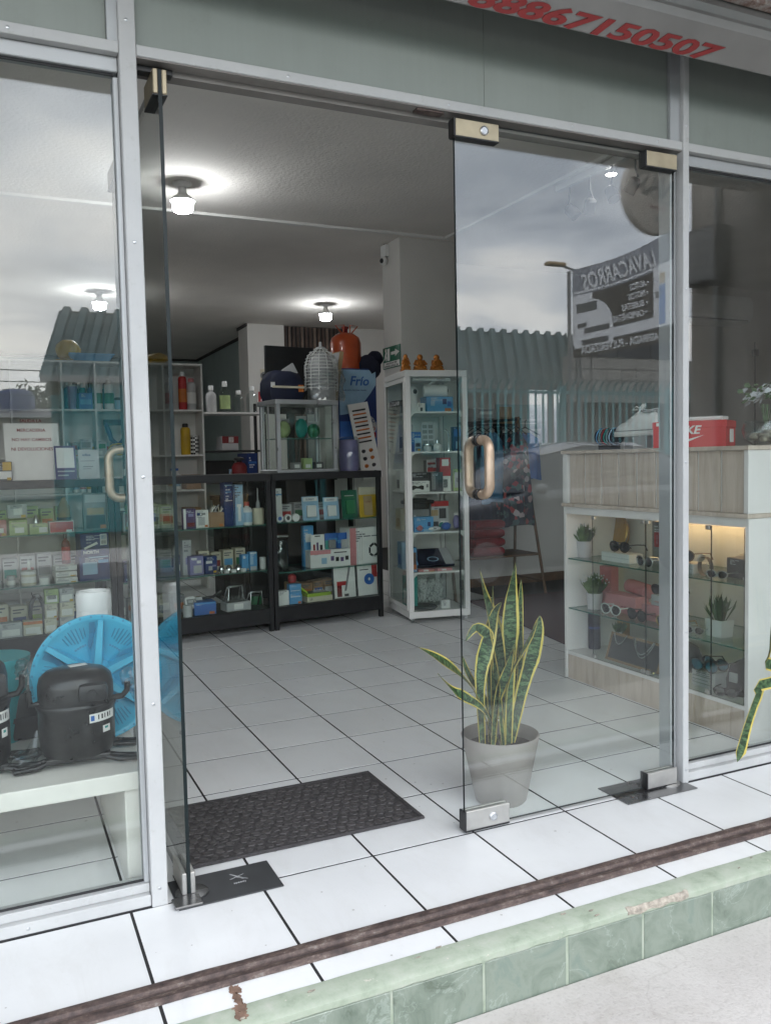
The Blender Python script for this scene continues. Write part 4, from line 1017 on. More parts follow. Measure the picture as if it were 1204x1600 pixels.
# ---- on top of the counters
def acrylic(label, r_, m, prints, off=.1, name='acrylic_sign', lean=8, fr='C'):
    return blister(name, label, fr, r_, off, m, None, 1.1025, prints, 'sign', lean)
o = acrylic('white paper sign with red Spanish no returns notice on the counter', (-1.5140, 1.0953, 0.3133, 0.3489), 'white_paper', ())
w_, h_ = (-1.5107, 1.2467, 0.3132, 0.1975)[2:4]
for k, (s_, wd) in enumerate((('SALIDA LA', .40), ('MERCADERIA', .52), ('NO HAY CAMBIOS', .72), ('NI DEVOLUCIONES', .76))):
    text('lettering', s_, o, (0, -.0008, .385 - .058 * k - .02), FRONT, w_ * wd, 'ink_red', None, .0005, .012)
o = acrylic('small dark framed card with a blank white square on the counter', (-1.3440, 1.0907, 0.1231, 0.2066), 'purple', ((.08, .92, .34, .94, 'white_paper'), (.1, .9, .22, .26, 'light_grey'), (.1, .6, .10, .14, 'light_grey')), .02)
o = acrylic('small white leaflet leaning beside the dark framed card', (-1.2042, 1.0862, 0.1230, 0.1822), 'light_grey', (('T', 'wiBee', .4, .82, .4, 'deep_blue'), (.1, .8, .6, .62, 'mid_grey'), (.2, .7, .4, .43, 'mid_grey'), (.2, .6, .33, .35, 'mid_grey')), .03)
carton('note_holder', 'small black holder with a yellow note on the counter', 'holder', 'C', (-1.6928, 1.1013, 0.0977, 0.1135), .05, 'dark_grey', ((.05, .95, .1, .5, 'white_paper'), (.45, .95, .55, .98, 'yellow')), .04, 1.1025)
# small aluminium show case standing on the counter
r_ = (0.3418, 1.0833, 0.4792, 0.5443); loc, a = place('C', r_[0], .10, 1.1025); w_, h_ = r_[2], .52; D = .30
o = thing('table_showcase', 'small aluminium framed glass showcase standing on the counter', 'showcase', loc, a)
for x in (-w_ / 2, w_ / 2 - .028):
    for y in (0, D - .028): part('post', MB().box(x, x + .028, y, y + .028, .022, h_ - .034), 'silver', o)
part('base', MB().box(-w_ / 2 - .005, w_ / 2 + .005, -.005, D + .005, 0, .0215), 'silver', o, bev=.002)
part('top', MB().box(-w_ / 2 - .012, w_ / 2 + .012, -.012, D + .012, h_ - .0335, h_), 'silver', o, bev=.004)
for nm, q in (('front_pane', (-w_ / 2 + .03, w_ / 2 - .03, .010, .014, .022, h_ - .034, 'y')), ('side_pane', (-w_ / 2 + .01, -w_ / 2 + .014, .03, D - .03, .022, h_ - .034, 'x')), ('rear_pane', (-w_ / 2 + .03, w_ / 2 - .03, D - .014, D - .010, .022, h_ - .034, 'y')), ('side_pane', (w_ / 2 - .014, w_ / 2 - .010, .03, D - .03, .022, h_ - .034, 'x'))):
    m, mm = slab_glass(*q, 'case_glass'); part(nm, m, mm, o)
m, mm = slab_glass(-w_ / 2 + .031, w_ / 2 - .031, .03, D - .03, .24, .246, 'z', 'shelf_glass', 'shelf_edge'); part('shelf', m, mm, o)
part('sliding_rail', MB().box(-w_ / 2 - .004, -w_ / 2 - .0005, .13, .15, .022, h_ - .034), 'silver', o)
for k, (x, mm_, hh) in enumerate(((-.12, 'pale_green', .13), (.02, 'turquoise', .15), (.12, 'green', .11))):
    lo, a_ = place('C', r_[0] + x, .24, 1.1025 + .247)
    q = thing('toy_pack', ('pale green bag hanging inside the small showcase', 'turquoise bag in the middle of the small showcase', 'dark green bag at the side of the small showcase')[k], 'bag', lo, a_)
    part('bag', MB().ell((0, 0, hh / 2 + .001), (.05, .03, hh / 2), 12, 8, 0, .12), mm_, q, 60)
    part('header_card', MB().box(-.04, .04, -.004, .004, hh - .015, hh + .015), 'light_grey', q)
for k, x in enumerate((-.05, .04, .13)):
    lo, a_ = place('C', r_[0] + x, .20, 1.1025 + .022)
    q = thing('spare_part', ('grey spare part box on the floor of the small showcase', 'pale green tub inside the small showcase', 'dark small box at the side of the small showcase')[k], 'box', lo, a_)
    part('box', MB().box(-.035, .035, -.02, .03, 0, .05 + .03 * (k == 1)), ('mid_grey', 'pale_green', 'dark_grey')[k], q, bev=.003)
    part('label', MB().box(-.02, .02, -.0208, -.0195, .01, .035), 'white_paper', q)
ztop = 1.1025 + h_
# navy bag with strap on the showcase
lo, a_ = place('C', (0.2232, 1.6400, 0.2535, 0.2385)[0], .26, ztop)
o = thing('tool_bag', 'navy tool bag with pale strap and orange tag on the showcase', 'bag', lo, a_)
part('body', MB().ring([[(x * s_, y * s_, z) for x, y in ((-.13, -.09), (-.06, -.11), (.06, -.11), (.13, -.09), (.13, .09), (0, .11), (-.13, .09))] for s_, z in ((.9, 0), (1.03, .05), (1, .13), (.82, .19), (.6, .215))]), 'navy', o, 60)
part('strap', MB().box(-.125, .125, -.118, -.112, .085, .10), 'cream', o)
part('orange_tag', MB().box(.08, .12, -.116, -.111, .06, .11), 'orange', o)
part('raised_flap', MB().prism([(-.10, .17), (.06, .27), (.07, .255), (.10, .20)], -.07, -.05), 'light_grey', o)
part('white_patch', MB().box(-.135, -.105, -.115, -.108, .09, .125), 'white_plastic', o)
# wrapped fan
lo, a_ = place('C', (0.5490, 1.6501, 0.3010, 0.4358)[0], .26, ztop)
o = thing('wrapped_fan', 'upright white domed cage fan wrapped in creased plastic on the showcase', 'fan', lo, a_)
cage = MB()
for k in range(13):
    z = .10 + .024 * k; rr = .128 * (1 if z < .26 else max(.12, 1 - ((z - .26) / .14) ** 2) ** .5)
    cage.tube([(rr * math.cos(R(20 * i)), rr * .8 * math.sin(R(20 * i)), z) for i in range(18)], .0035, 5, True)
for k in range(12):
    a = R(30 * k); cage.tube([(.128 * math.cos(a), .102 * math.sin(a), .08), (.128 * math.cos(a), .102 * math.sin(a), .26), (.10 * math.cos(a), .08 * math.sin(a), .345), (.03 * math.cos(a), .024 * math.sin(a), .392)], .0035, 5)
part('cage', cage, 'white_plastic', o)
part('motor_cap', MB().lathe([(.04, .388), (.035, .402), (.012, .41), (.01, .44), (.004, .445)], 16), 'light_grey', o, 50)
part('drum', MB().lathe([(.10, .0), (.11, .02), (.11, .08), (.09, .30), (.03, .37)], 20, sy=.8), 'light_grey', o, 50)
wr = MB(); rows = []
for k in range(10):
    z = .003 + k * .026
    rows.append([((.150 + .012 * math.sin(k * 1.3)) * math.cos(2 * math.pi * i / 26) * (1 + .09 * noise.noise(Vector((i * 1.7, k * .7, 0)))) + .03, .12 * math.sin(2 * math.pi * i / 26) * (1 + .16 * noise.noise(Vector((i, k * .6, 5)))), z) for i in range(26)])
part('plastic_wrap', wr.ring(rows, False, False), 'wrap_plastic', o)
# picture board leaning behind the fan
lo, a_ = place('C', (0.7123, 1.6584, 0.1167, 0.3733)[0], .34, ztop)
o = thing('wooden_board', 'tilted wooden framed board behind the wrapped fan', 'board', lo, a_); o.rotation_euler.y = R(10)
part('frame', MB().box(-.02, .012, 0, .26, 0, .40), 'tan', o, bev=.003)
part('face', MB().box(-.024, -.0205, .01, .25, .012, .39), 'light_grey', o)
# flat screen behind
lo, a_ = place('C', (0.4558, 1.6662, 0.2220, 0.4228)[0], .60, 1.05)
o = thing('black_monitor', 'black flat screen standing behind the showcase', 'screen', lo, a_)
part('panel', MB().box(-.20, .20, 0, .03, .50, 1.02), 'black_plastic', o, bev=.004)
part('foot', MB().box(-.03, .03, .005, .025, .02, .50).box(-.12, .12, -.08, .08, 0, .0195), 'black_plastic', o)
rk = solo('storage_unit', 'low black storage unit behind the row of counters', 'cabinet', MB().box(-.36, .40, 0, .35, 0, 1.03).box(-.38, .42, -.01, .36, 1.0305, 1.049), 'black_matte', place('C', .38, .52, 0)[0], (0, 0, CA))
# white cabinet with banner, tank on top
cab = thing('storage_cabinet', 'plain white cabinet standing behind the blue banner', 'cabinet', (1.72, 3.52, 0))
part('body', MB().box(-.24, .21, 0, .42, .06, 1.84), 'white_melamine', cab, bev=.003)
part('plinth', MB().box(-.23, .20, .02, .40, 0, .0595), 'dark_grey', cab)
part('door_line', MB().box(-.004, .004, -.002, .001, .1, 1.8), 'mid_grey', cab)
lo = (1.735, 3.66, 1.8405)
o = thing('gas_cylinder', 'orange red refrigerant gas cylinder with wire handles on the cabinet', 'gas cylinder', lo)
part('body', MB().lathe([(.09, 0), (.125, .02), (.13, .06), (.13, .31), (.115, .36), (.07, .39), (.03, .4)], 26), 'tank_orange', o, 45)
part('seam', MB().lathe([(.1315, .168), (.1325, .172), (.1315, .176)], 26), 'tank_orange', o, 45)
part('valve', MB().lathe([(.02, .39), (.02, .43), (.03, .435), (.03, .45), (.012, .455)], 12), 'dark_red', o, 40)
for s_ in (-1, 1):
    part('handle', MB().tube([(s_ * .035, -.03, .385), (s_ * .10, -.03, .455), (s_ * .02 if s_ < 0 else .03, -.03, .46), (s_ * .03, -.03, .39)], .006, 8), 'tank_orange', o, 50)
o = thing('dark_cloth', 'dark blue cloth bundle lying beside the gas cylinder', 'cloth', (1.905, 3.58, 1.8405))
m = MB(); m.ell((0, 0, .11), (.10, .10, .11), 18, 10, 0, .10); part('bundle', m, 'cloth_navy', o, 60)
m = MB(); m.ell((.05, -.02, .18), (.07, .06, .07), 14, 8, 0, .12); part('fold', m, 'cloth_navy', o, 60)
bn = thing('refrigeration_banner', 'blue and white refrigeration service banner beside the column', 'banner', (1.62, 3.50, 0))
r_ = (1.7624, 1.0711, 0.3370, 0.8801)
xa, xb = r_[0] - r_[2] / 2 - 1.62, r_[0] + r_[2] / 2 - 1.62
part('sheet', MB().box(xa, xb, -.006, 0, 1.10, 1.93), 'deep_blue', bn)
part('upper_field', MB().prism([(xa + .01, 1.92), (xb - .004, 1.92)] + [(xb - .004 - (xb - xa - .014) * t, 1.55 + .25 * (1 - t) ** 2) for t in (0, .15, .3, .45, .6, .8, 1)], -.0072, -.006), 'light_blue', bn)
part('blue_field', MB().box(xa + .01, xb - .004, -.0070, -.006, 1.15, 1.50), 'blue', bn)
text('lettering', 'Frío', bn, ((xa + xb) / 2 + .02, -.0075, 1.83), FRONT, .17, 'blue', None, .0006, .02, .2)
text('lettering', 'NELSON MOLINA MARÍN', bn, ((xa + xb) / 2 - .02, -.0075, 1.755), FRONT, .20, 'deep_blue')
part('seal', MB().lathe([(.095, 0), (.095, .0015)], 18), 'light_grey', bn, None, 0, (xb - .10, -.0072, 1.46), (R(90), 0, 0))
text('lettering', 'SERVICIO', bn, (xb - .10, -.0095, 1.505), FRONT, .17, 'deep_blue', None, .0006, .02)
text('lettering', 'TÉCNICO', bn, (xb - .10, -.0095, 1.445), FRONT, .165, 'red', None, .0006, .02)
part('ribbon', MB().box(xb - .185, xb - .012, -.0092, -.0075, 1.365, 1.41), 'red', bn)
text('lettering', 'GARANTÍA', bn, (xb - .10, -.0098, 1.3875), FRONT, .13, 'light_grey', None, .0006, .01)
tb = thing('tool_board', 'white display board hung with orange and black tools', 'display board', (1.80, 3.30, 1.03))
tb.rotation_euler = (R(-6), R(-9), 0)
part('board', MB().box(-.085, .09, 0, .012, .0, .62), 'white_paper', tb)
for k in range(9):
    part('tool', MB().box(-.06, .055, -.014, -.0005, .30 + .032 * k, .30 + .032 * k + .012), 'orange' if k % 2 else 'black_plastic', tb, bev=.003)
for k in range(8):
    part('bit', MB().lathe([(.016, 0), (.013, .02), (.004, .03)], 10), ('orange', 'dark_grey')[k % 2 if k < 4 else (k + 1) % 2], tb, 40, 0, (-.035 + .065 * (k % 2), -.001, .05 + .06 * (k // 2)), (R(90), 0, 0))
lo, a_ = place('C', (0.7936, 1.0897, 0.1914, 0.2590)[0], .30, 1.1025)
o = thing('wrapped_roll', 'roll wrapped in shiny purple plastic standing on the counter', 'roll', lo, a_)
part('roll', MB().lathe([(.07, 0), (.078, .03), (.076, .2), (.068, .235), (.03, .24)], 20, flute=lambda t: .02 * math.sin(40 * t)), 'lavender', o, 60)
part('wrap', MB().lathe([(.082, .005), (.086, .1), (.082, .24), (.06, .26)], 20, flute=lambda t: .03 * math.sin(56 * t)), 'clear_plastic', o, 60)
# back rows of look-alike stock inside the counters
def back_row(us, off, z, w, d, h, m, pms, label, group, name='stock_carton'):
    for k, u in enumerate(us):
        pm, word = pms[k % len(pms)]
        lo, a_ = place('C', u, off, z)
        q = thing(name, label % word, 'box', lo, a_ + R(random.uniform(-7, 7)), group); hh = h * (1, .88, .95)[k % len(pms)]
        part('box', MB().box(-w / 2, w / 2, 0, d, 0, hh), m, q, bev=.0015)
        part('printed_panel', MB().box(-w * .4, w * .4, -.0009, .0006, hh * .2, hh * .55), pm, q)
        part('printed_lines', MB().box(-w * .4, w * .1, -.0009, .0006, hh * .70, hh * .76).box(-w * .4, w * .3, -.0009, .0006, hh * .82, hh * .88), 'ink_soft', q)
random.seed(31)
back_row([.14 + .10 * k for k in range(7)], .27, .7545, .08, .09, .13, 'light_grey', (('blue', 'blue'), ('red', 'red'), ('green', 'green')), 'pale carton with %s panel in the back row above the hair tools', 'pale cartons in the back row beside the tower')
back_row([.30 + .095 * k for k in range(6)], .28, .163, .085, .10, .12, 'kraft', (('white_paper', 'white'), ('orange', 'orange'), ('blue', 'blue')), 'brown carton with %s panel in the back row behind the saw blades', 'brown cartons behind the saw blades')
back_row([-.95 + .10 * k for k in range(4)], .26, .7485, .085, .09, .15, 'white_paper', (('red', 'red'), ('yellow', 'yellow'), ('navy', 'dark')), 'white carton with %s panel beside the open door edge', 'white and red cartons in the middle counter')
back_row([-.40 + .09 * k for k in range(4)], .28, .4305, .075, .09, .14, 'cream', (('green', 'green'), ('ink_red', 'dark red'), ('sky_blue', 'sky blue')), 'cream carton with %s panel behind the chrome fittings', 'cream cartons behind the chrome fittings')
back_row([-.92 + .12 * k for k in range(4)], .22, .4305, .10, .12, .12, 'lavender', (('white_paper', 'white'), ('orange', 'orange'), ('blue', 'blue')), 'pale purple carton with %s panel beside the filter cartons', 'pale purple cartons in the middle counter')
back_row([-1.0 + .10 * k for k in range(5)], .25, .163, .085, .1, .14, 'mid_grey', (('white_paper', 'white'), ('orange', 'orange'), ('blue', 'blue')), 'grey carton with %s panel on the floor of the middle counter', 'grey cartons in the middle counter')
back_row([-2.05 + .09 * k for k in range(9)], .28, .7755, .078, .09, .16, 'pale_green', (('white_paper', 'white'), ('orange', 'orange'), ('blue', 'blue')), 'pale green carton with %s panel in the back row above the lamp boxes', 'pale green cartons in the back row')
back_row([-2.05 + .10 * k for k in range(9)], .28, .4645, .088, .1, .17, 'light_grey', (('mid_grey', 'grey'), ('turquoise', 'turquoise'), ('pink', 'pink')), 'grey white carton with %s panel in the back row behind the tubs', 'grey white cartons behind the tubs')
back_row([-2.05 + .11 * k for k in range(8)], .28, .163, .098, .1, .17, 'cream', (('orange', 'orange'), ('deep_blue', 'dark blue'), ('lime', 'lime green')), 'cream carton with %s panel in the back row on the counter floor', 'cream cartons with orange panels')

# ================================================================== white shelving against the back
ws = thing('wall_shelving', 'white shelving unit full of spray cans behind the counters', 'shelving', (0, 5.0, 0))
XS = [(0.8353, 1.6840)[0], (0.4815, 1.6822)[0], (0.1797, 1.6806)[0], (-0.1125, 1.6791)[0], (-0.3904, 1.6776)[0], -.80, -1.2]
part('back_board', MB().box(-1.22, XS[0], .30, .315, .05, 2.105), 'white_melamine', ws)
for x in XS: part('upright', MB().box(x - .016, x, 0, .30, 0, 2.09), 'white_melamine', ws, bev=.001)
for z in (.30, .62, .94, 1.266, 1.684): 
    for a, b in zip(XS[1:], XS[:-1]): part('shelf', MB().box(a + .0005, b - .0165, .004, .30, z - .016, z), 'white_melamine', ws, bev=.001)
part('top_board', MB().box(-1.22, XS[0], 0, .30, 2.0905, 2.108), 'white_melamine', ws, bev=.001)
S = lambda *a, **k: round_item(*a, **k)
S('spray_can', 'orange red spray can with white nozzle on the white shelving', 'spray can', 'S', (0.6663, 1.6809, 0.0771, 0.3559), 5.06, CAN('red', 'white_plastic', 'orange'), None, z=1.6845)
S('spray_can', 'white foam can with pink cap beside the orange red can', 'spray can', 'S', (0.7487, 1.6813, 0.0897, 0.2980), 5.06, CAN('light_grey', 'rose_pink', 'white_paper'), None, z=1.6845)
S('spray_can', 'grey can with red band behind the open door', 'spray can', 'S', (0.5414, 1.6803, 0.0761, 0.2889), 5.06, CAN('light_grey', 'white_plastic', 'ink_red'), None, z=1.6845)
S('spray_can', 'white can with green band, nearer the purple tumbler', 'spray can', 'S', (-0.0926, 1.6772, 0.0820, 0.2679), 5.06, CAN('white_plastic', 'white_plastic', 'green'), None, z=1.6845)
S('spray_can', 'white can with green band, beside the coils', 'spray can', 'S', (0.0064, 1.6776, 0.0829, 0.2693), 5.06, CAN('white_plastic', 'white_plastic', 'green'), None, z=1.6845)
S('tumbler', 'pale purple tumbler on the upper shelf', 'tumbler', 'S', (-0.3100, 1.6761, 0.0908, 0.2028), 5.06, [('cup', 'lavender', [(.7, 0), (1, .95), (1, 1.0)]), ('lid', 'light_grey', [(1.02, 1.0), (1.02, 1.06)])], None, z=1.6845)
carton('blue_carton', 'dark blue carton beside the pale purple tumbler', 'box', 'S', (-0.1983, 1.6767, 0.1136, 0.1474), 5.06, 'blue', ((.1, .9, .3, .6, 'sky_blue'),), .12, 1.6845)
S('jar', 'clear blue jar on the upper shelf beside two white cans', 'jar', 'S', (0.0922, 1.6781, 0.0838, 0.1095), 5.06, TUB('light_blue', 'dark_grey'), None, z=1.6845)
S('spray_can', 'yellow spray can with black top on the middle shelf', 'spray can', 'S', (0.6804, 1.2693, 0.0894, 0.2926), 5.06, CAN('yellow', 'black_plastic', 'yellow'), None, z=1.2665)
S('checkered_can', 'black and white checkered tin on the middle shelf', 'tin', 'S', (0.7592, 1.2679, 0.0842, 0.1800), 5.06, [('tin', 'checker_print', [(.95, 0), (1, .04), (1, .9), (.9, .94)]), ('rim', 'silver', [(.92, .94), (.92, 1)])], None, z=1.2665)
for k, (r_, lab) in enumerate((((-0.3095, 1.2743, 0.0536, 0.1247), 'small white tin at the end of the middle shelf'), ((-0.2117, 1.2727, 0.0975, 0.1596), 'white printed carton with dark valve on the middle shelf'), ((-0.0839, 1.2704, 0.0934, 0.1377), 'white carton with green print on the middle shelf'))):
    carton('part_carton', lab, 'box', 'S', r_, 5.06, 'light_grey', ((.1, .9, .5, .8, ('ink_red', 'mid_grey', 'green')[k]), (.2, .6, .1, .35, 'white_paper')), .1, 1.2665)
o = thing('pressure_hoses', 'dark blue hose set with yellow coils on the middle shelf', 'hoses', ((0.0702, 1.3963)[0], 5.12, 1.2665))
part('blue_bundle', MB().tube([(-.10, 0, .30), (-.06, -.02, .15), (0, -.03, .10), (.06, -.02, .16), (.10, 0, .30)], .022, 8), 'deep_blue', o, 50)
part('yellow_hose', MB().tube([(.09 * math.cos(t), -.05 + .02 * math.sin(2 * t), .06 + .05 * math.sin(t)) for t in [2 * math.pi * i / 18 for i in range(18)]], .008, 6, True), 'yellow', o, 50)
part('gauge_bar', MB().box(-.12, .12, -.02, .02, .28, .33), 'navy', o, bev=.006)
carton('kraft_carton', 'brown carton low on the white shelving, seen through the counter', 'box', 'S', (0.7349, 0.8467, 0.1384, 0.1387), 5.06, 'kraft', (), .2, .9405)
carton('kraft_carton', 'second brown carton below, seen through the counter glass', 'box', 'S', (0.7271, 0.4471, 0.1387, 0.1454), 5.06, 'kraft', (), .2, .6205)
o = thing('yellow_hat', 'crumpled yellow cap lying on top of the shelving', 'cap', ((-0.3216, 2.1356)[0], 5.15, 2.1085))
part('crown', MB().ell((0, 0, .10), (.11, .10, .10), 16, 9, 0, .08), 'yellow', o, 60)
part('brim', MB().lathe([(.12, 0), (.17, .008), (.12, .02)], 20, (.03, -.03, 0), sy=.8), 'yellow', o, 50)
o = thing('blue_tray', 'flat bright blue plastic tray on top of the shelving', 'tray', ((-0.1406, 2.1274)[0], 5.06, 2.1085))
part('tray', MB().ring([[(sx_ * .15, .0 + sy_ * .09 + .02, z) for sx_, sy_ in ((-1, -1), (1, -1), (1, 1), (-1, 1))] for z in (0,)] + [[(sx_ * .19, sy_ * .12 + .02, .055) for sx_, sy_ in ((-1, -1), (1, -1), (1, 1), (-1, 1))], [(sx_ * .175, sy_ * .105 + .02, .055) for sx_, sy_ in ((-1, -1), (1, -1), (1, 1), (-1, 1))], [(sx_ * .14, sy_ * .08 + .02, .01) for sx_, sy_ in ((-1, -1), (1, -1), (1, 1), (-1, 1))]]), 'sky_blue', o)
part('rim', MB().box(-.192, .192, -.105, -.098, .05, .062), 'sky_blue', o)
o = thing('yellow_bag', 'yellow folded bag on top of the shelving behind the open door', 'bag', ((0.4471, 2.1587)[0], 5.12, 2.1085))
part('bag', MB().ell((0, 0, .05), (.10, .10, .05), 16, 8, 0, .1), 'yellow', o, 60)
part('strap', MB().tube([(-.08, -.06, .05), (0, -.09, .09), (.08, -.06, .05)], .008, 6), 'yellow', o, 50)

# ---- dim corner between the shelving and the rear column
ds = thing('black_rack', 'black metal rack in the dim corner beside the rear column', 'rack', (1.40, 6.3, 0))
for x in (-.40, .40):
    for y in (0, .36): part('post', MB().box(x, x + .03, y, y + .03, 0, 1.86), 'black_matte', ds)
for z in (.5, .95, 1.30, 1.72): part('shelf', MB().box(-.40, .43, -.002, .392, z, z + .02), 'white_melamine' if z > 1.5 else 'black_matte', ds)
for k in range(5):
    S('clear_jar', ('cloudy plastic bottle at the end of the rack', 'tall cloudy bottle on the black rack', 'greenish plastic bottle on the black rack', 'clear jar in a row on the black rack', 'clear jar at the column end of the black rack')[k], 'jar', 'S', (1.10 + .155 * k, 1.74, .12, .25 + .05 * (k % 3)), 6.4, BOTTLE('clear_plastic' if k > 1 else 'light_grey', 'white_plastic', 'pale_green' if k == 2 else None), None, z=1.7405)
carton('red_carton', 'red and white carton on the black rack', 'box', 'S', (1.4272, 1.5440, 0.1873, 0.1553), 6.34, 'light_grey', ((0, 1, .5, 1, 'dark_red'), (.4, .7, .55, .95, 'white_paper')), .2, 1.3205)
carton('pattern_carton', 'pale printed carton beside the red one on the rack', 'box', 'S', (1.4707, 1.4026, 0.1305, 0.1420), 6.36, 'light_blue', ((.2, .8, .2, .4, 'dark_grey'), (.1, .6, .6, .8, 'mid_grey')), .2, .9705)
o = thing('printer', 'black office machine on the dim rack', 'printer', (1.28, 6.36, .9705))
part('body', MB().box(-.22, .20, 0, .30, 0, .24), 'black_plastic', o, bev=.02)
part('tray', MB().box(-.18, .16, -.06, .0, .05, .07), 'dark_grey', o)
S('fire_extinguisher', 'red fire extinguisher standing behind the counter', 'extinguisher', 'S', (0.9618, 1.0599, 0.1293, 0.3020), 4.2, [('cylinder', 'dark_red', [(.9, 0), (1, .04), (1, .82), (.7, .92), (.3, .95)]), ('valve', 'black_plastic', [(.35, .95), (.35, 1.0), (.7, 1.02), (.7, 1.06), (.2, 1.1)])], None, z=.90)
es = solo('low_stand', 'small dark stand under the fire extinguisher', 'stand', MB().box(-.2, .2, -.12, .2, 0, .86).box(-.22, .22, -.14, .22, .8605, .899), 'black_matte', ((0.9619, 1.3071)[0], 4.25, 0))
carton('blue_crate', 'dark blue crate beside the fire extinguisher', 'crate', 'S', (1.0900, 1.0554, 0.0922, 0.3638), 4.3, 'deep_blue', ((.1, .9, .75, .8, 'blue'), (.1, .9, .4, .45, 'blue')), .25, .899)
# ---- signs on the rear column and the near column
r_ = (2.1411, 1.8935, 0.1408, 0.1672)
o = thing('extinguisher_sign', 'red fire extinguisher sign on the rear column', 'sign', (r_[0], 7.385, r_[1]))
w_, h_ = r_[2], r_[3]
part('plate', MB().box(-w_ / 2, w_ / 2, -.006, 0, 0, h_), 'red', o)
part('pictogram', MB().box(-.0, w_ * .3, -.0075, -.006, h_ * .1, h_ * .65).prism([(-w_ * .35, h_ * .35), (-w_ * .25, h_ * .3), (-w_ * .1, h_ * .75), (w_ * .2, h_ * .85), (w_ * .2, h_ * .75), (-w_ * .02, h_ * .68)], -.0075, -.006), 'white_paper', o)
r_ = (2.1533, 2.1403, 0.0993, 0.1986)
o = thing('wall_notice', 'small yellowed notice on the rear column', 'notice', (r_[0], 7.385, r_[1]))
part('sheet', MB().box(-r_[2] / 2, r_[2] / 2, -.004, 0, 0, r_[3]), 'cream', o)
part('drawing', MB().lathe([(.05, 0), (.05, .001), (.03, .001), (.03, 0)], 16), 'mid_grey', o, None, 0, (0, -.0045, r_[3] * .6), (R(90), 0, 0))
# exit sign on the left face of the near column
(ya, za), (yb, zb_) = (3.3810, 1.9121), (3.0482, 2.1002)
o = thing('exit_sign', 'green emergency exit sign with arrow and running figure on the column', 'sign', (1.951, (ya + yb) / 2, za), R(-90))
w_, h_ = abs(ya - yb) * .96, (zb_ - za) * .90
part('plate', MB().box(-w_ / 2, w_ / 2, -.006, 0, 0, h_), 'exit_green', o)
part('white_field', MB().box(-w_ * .46, w_ * .46, -.0072, -.006, h_ * .03, h_ * .30), 'white_paper', o)
text('lettering', 'SALIDA DE', o, (0, -.0078, h_ * .225), FRONT, w_ * .62, 'ink_black', h_ * .085)
text('lettering', 'EMERGENCIA', o, (0, -.0078, h_ * .095), FRONT, w_ * .80, 'ink_black', h_ * .085)
part('arrow', MB().prism([(-w_ * .02, h_ * .60), (w_ * .22, h_ * .60), (w_ * .22, h_ * .50), (w_ * .45, h_ * .67), (w_ * .22, h_ * .84), (w_ * .22, h_ * .74), (-w_ * .02, h_ * .74)], -.0072, -.006), 'white_paper', o)
part('door_pictogram', MB().box(-w_ * .24, -w_ * .10, -.0072, -.006, h_ * .36, h_ * .92), 'white_paper', o)
part('running_figure', MB().lathe([(w_ * .045, 0), (w_ * .045, .001)], 12, (0, 0, 0)), 'white_paper', o, None, 0, (-w_ * .33, -.0065, h_ * .86), (R(90), 0, 0))
part('running_body', MB().prism([(-w_ * .40, h_ * .60), (-w_ * .33, h_ * .80), (-w_ * .26, h_ * .76), (-w_ * .30, h_ * .62), (-w_ * .25, h_ * .50), (-w_ * .30, h_ * .36), (-w_ * .34, h_ * .37), (-w_ * .32, h_ * .50), (-w_ * .38, h_ * .45), (-w_ * .46, h_ * .38), (-w_ * .46, h_ * .43), (-w_ * .40, h_ * .52)], -.0072, -.006), 'white_paper', o)
# security camera at the column head
(yc, zc) = (3.2763, 2.7632)
o = thing('security_camera', 'small security camera below a white junction box on the column', 'camera', (1.9525, yc, zc))
part('junction_box', MB().box(-.035, -.0005, -.045, .045, .03, .12), 'white_plastic', o, bev=.004)
part('dome', MB().ell((-.03, 0, .0), (.03, .036, .036), 14, 10), 'white_plastic', o, 60)
part('lens', MB().ell((-.052, -.012, -.004), (.016, .020, .020), 12, 8), 'black_plastic', o, 60)
part('cable', MB().tube([(-.01, .03, .12), (-.012, .01, .16), (-.01, -.03, .20), (-.008, -.06, .235)], .004, 6), 'black_plastic', o)

# ================================================================== ceiling lamps
def lamp(label, x, y, rr=.062):
    o = thing('ceiling_lamp', label, 'lamp', (x, y, CEIL), 0, 'bare led bulbs on the ceiling')
    part('ceiling_rose', MB().lathe([(.055, -.0005), (.057, -.010), (.045, -.022), (.03, -.03)], 24), 'white_plastic', o, 40)
    part('socket', MB().lathe([(.024, -.03), (.026, -.06), (.034, -.075), (.055, -.088), (.073, -.104), (.075, -.114)], 24), 'white_plastic', o, 40)
    part('bulb', MB().lathe([(.058, -.1145), (rr, -.124), (rr, -.158), (.054, -.174), (.032, -.182), (.004, -.184)], 24), 'bulb_glow', o, 60)
    return o
lamp('lit led bulb on the ceiling between the doorway and the counters', .150, 2.36)
lamp('lit led bulb on the ceiling beside the dark slatted wall', 2.415, 5.88)
lamp('lit led bulb on the ceiling above the white shelving', .053, 5.93)
tl = thing('track_light', 'white ceiling track with small spotlights, one of them lit', 'track light', (2.36, 1.15, CEIL))
part('track', MB().box(-.018, .018, -.42, .42, -.045, -.0005), 'white_plastic', tl)
for k, y in enumerate((.30, .10, -.10, -.30)):
    h = part('spot_head', MB().lathe([(.020, 0), (.034, .015), (.036, .09)], 16), 'mid_grey', tl, 40, 0, (-.02 + .03 * (k % 2), y, -.17), (R(-35 if k % 2 else 30), R(150 + 15 * k), 0))
    part('spot_arm', MB().tube([(0, y, -.046), (0, y, -.12), (-.01 + .03 * (k % 2), y, -.165)], .006, 6), 'mid_grey', tl)
sp = thing('spot_lamp', 'lit round spotlight on the ceiling near the right mullion', 'lamp', ((2.4386, 1.1515)[0], (2.4386, 1.1515)[1], CEIL))
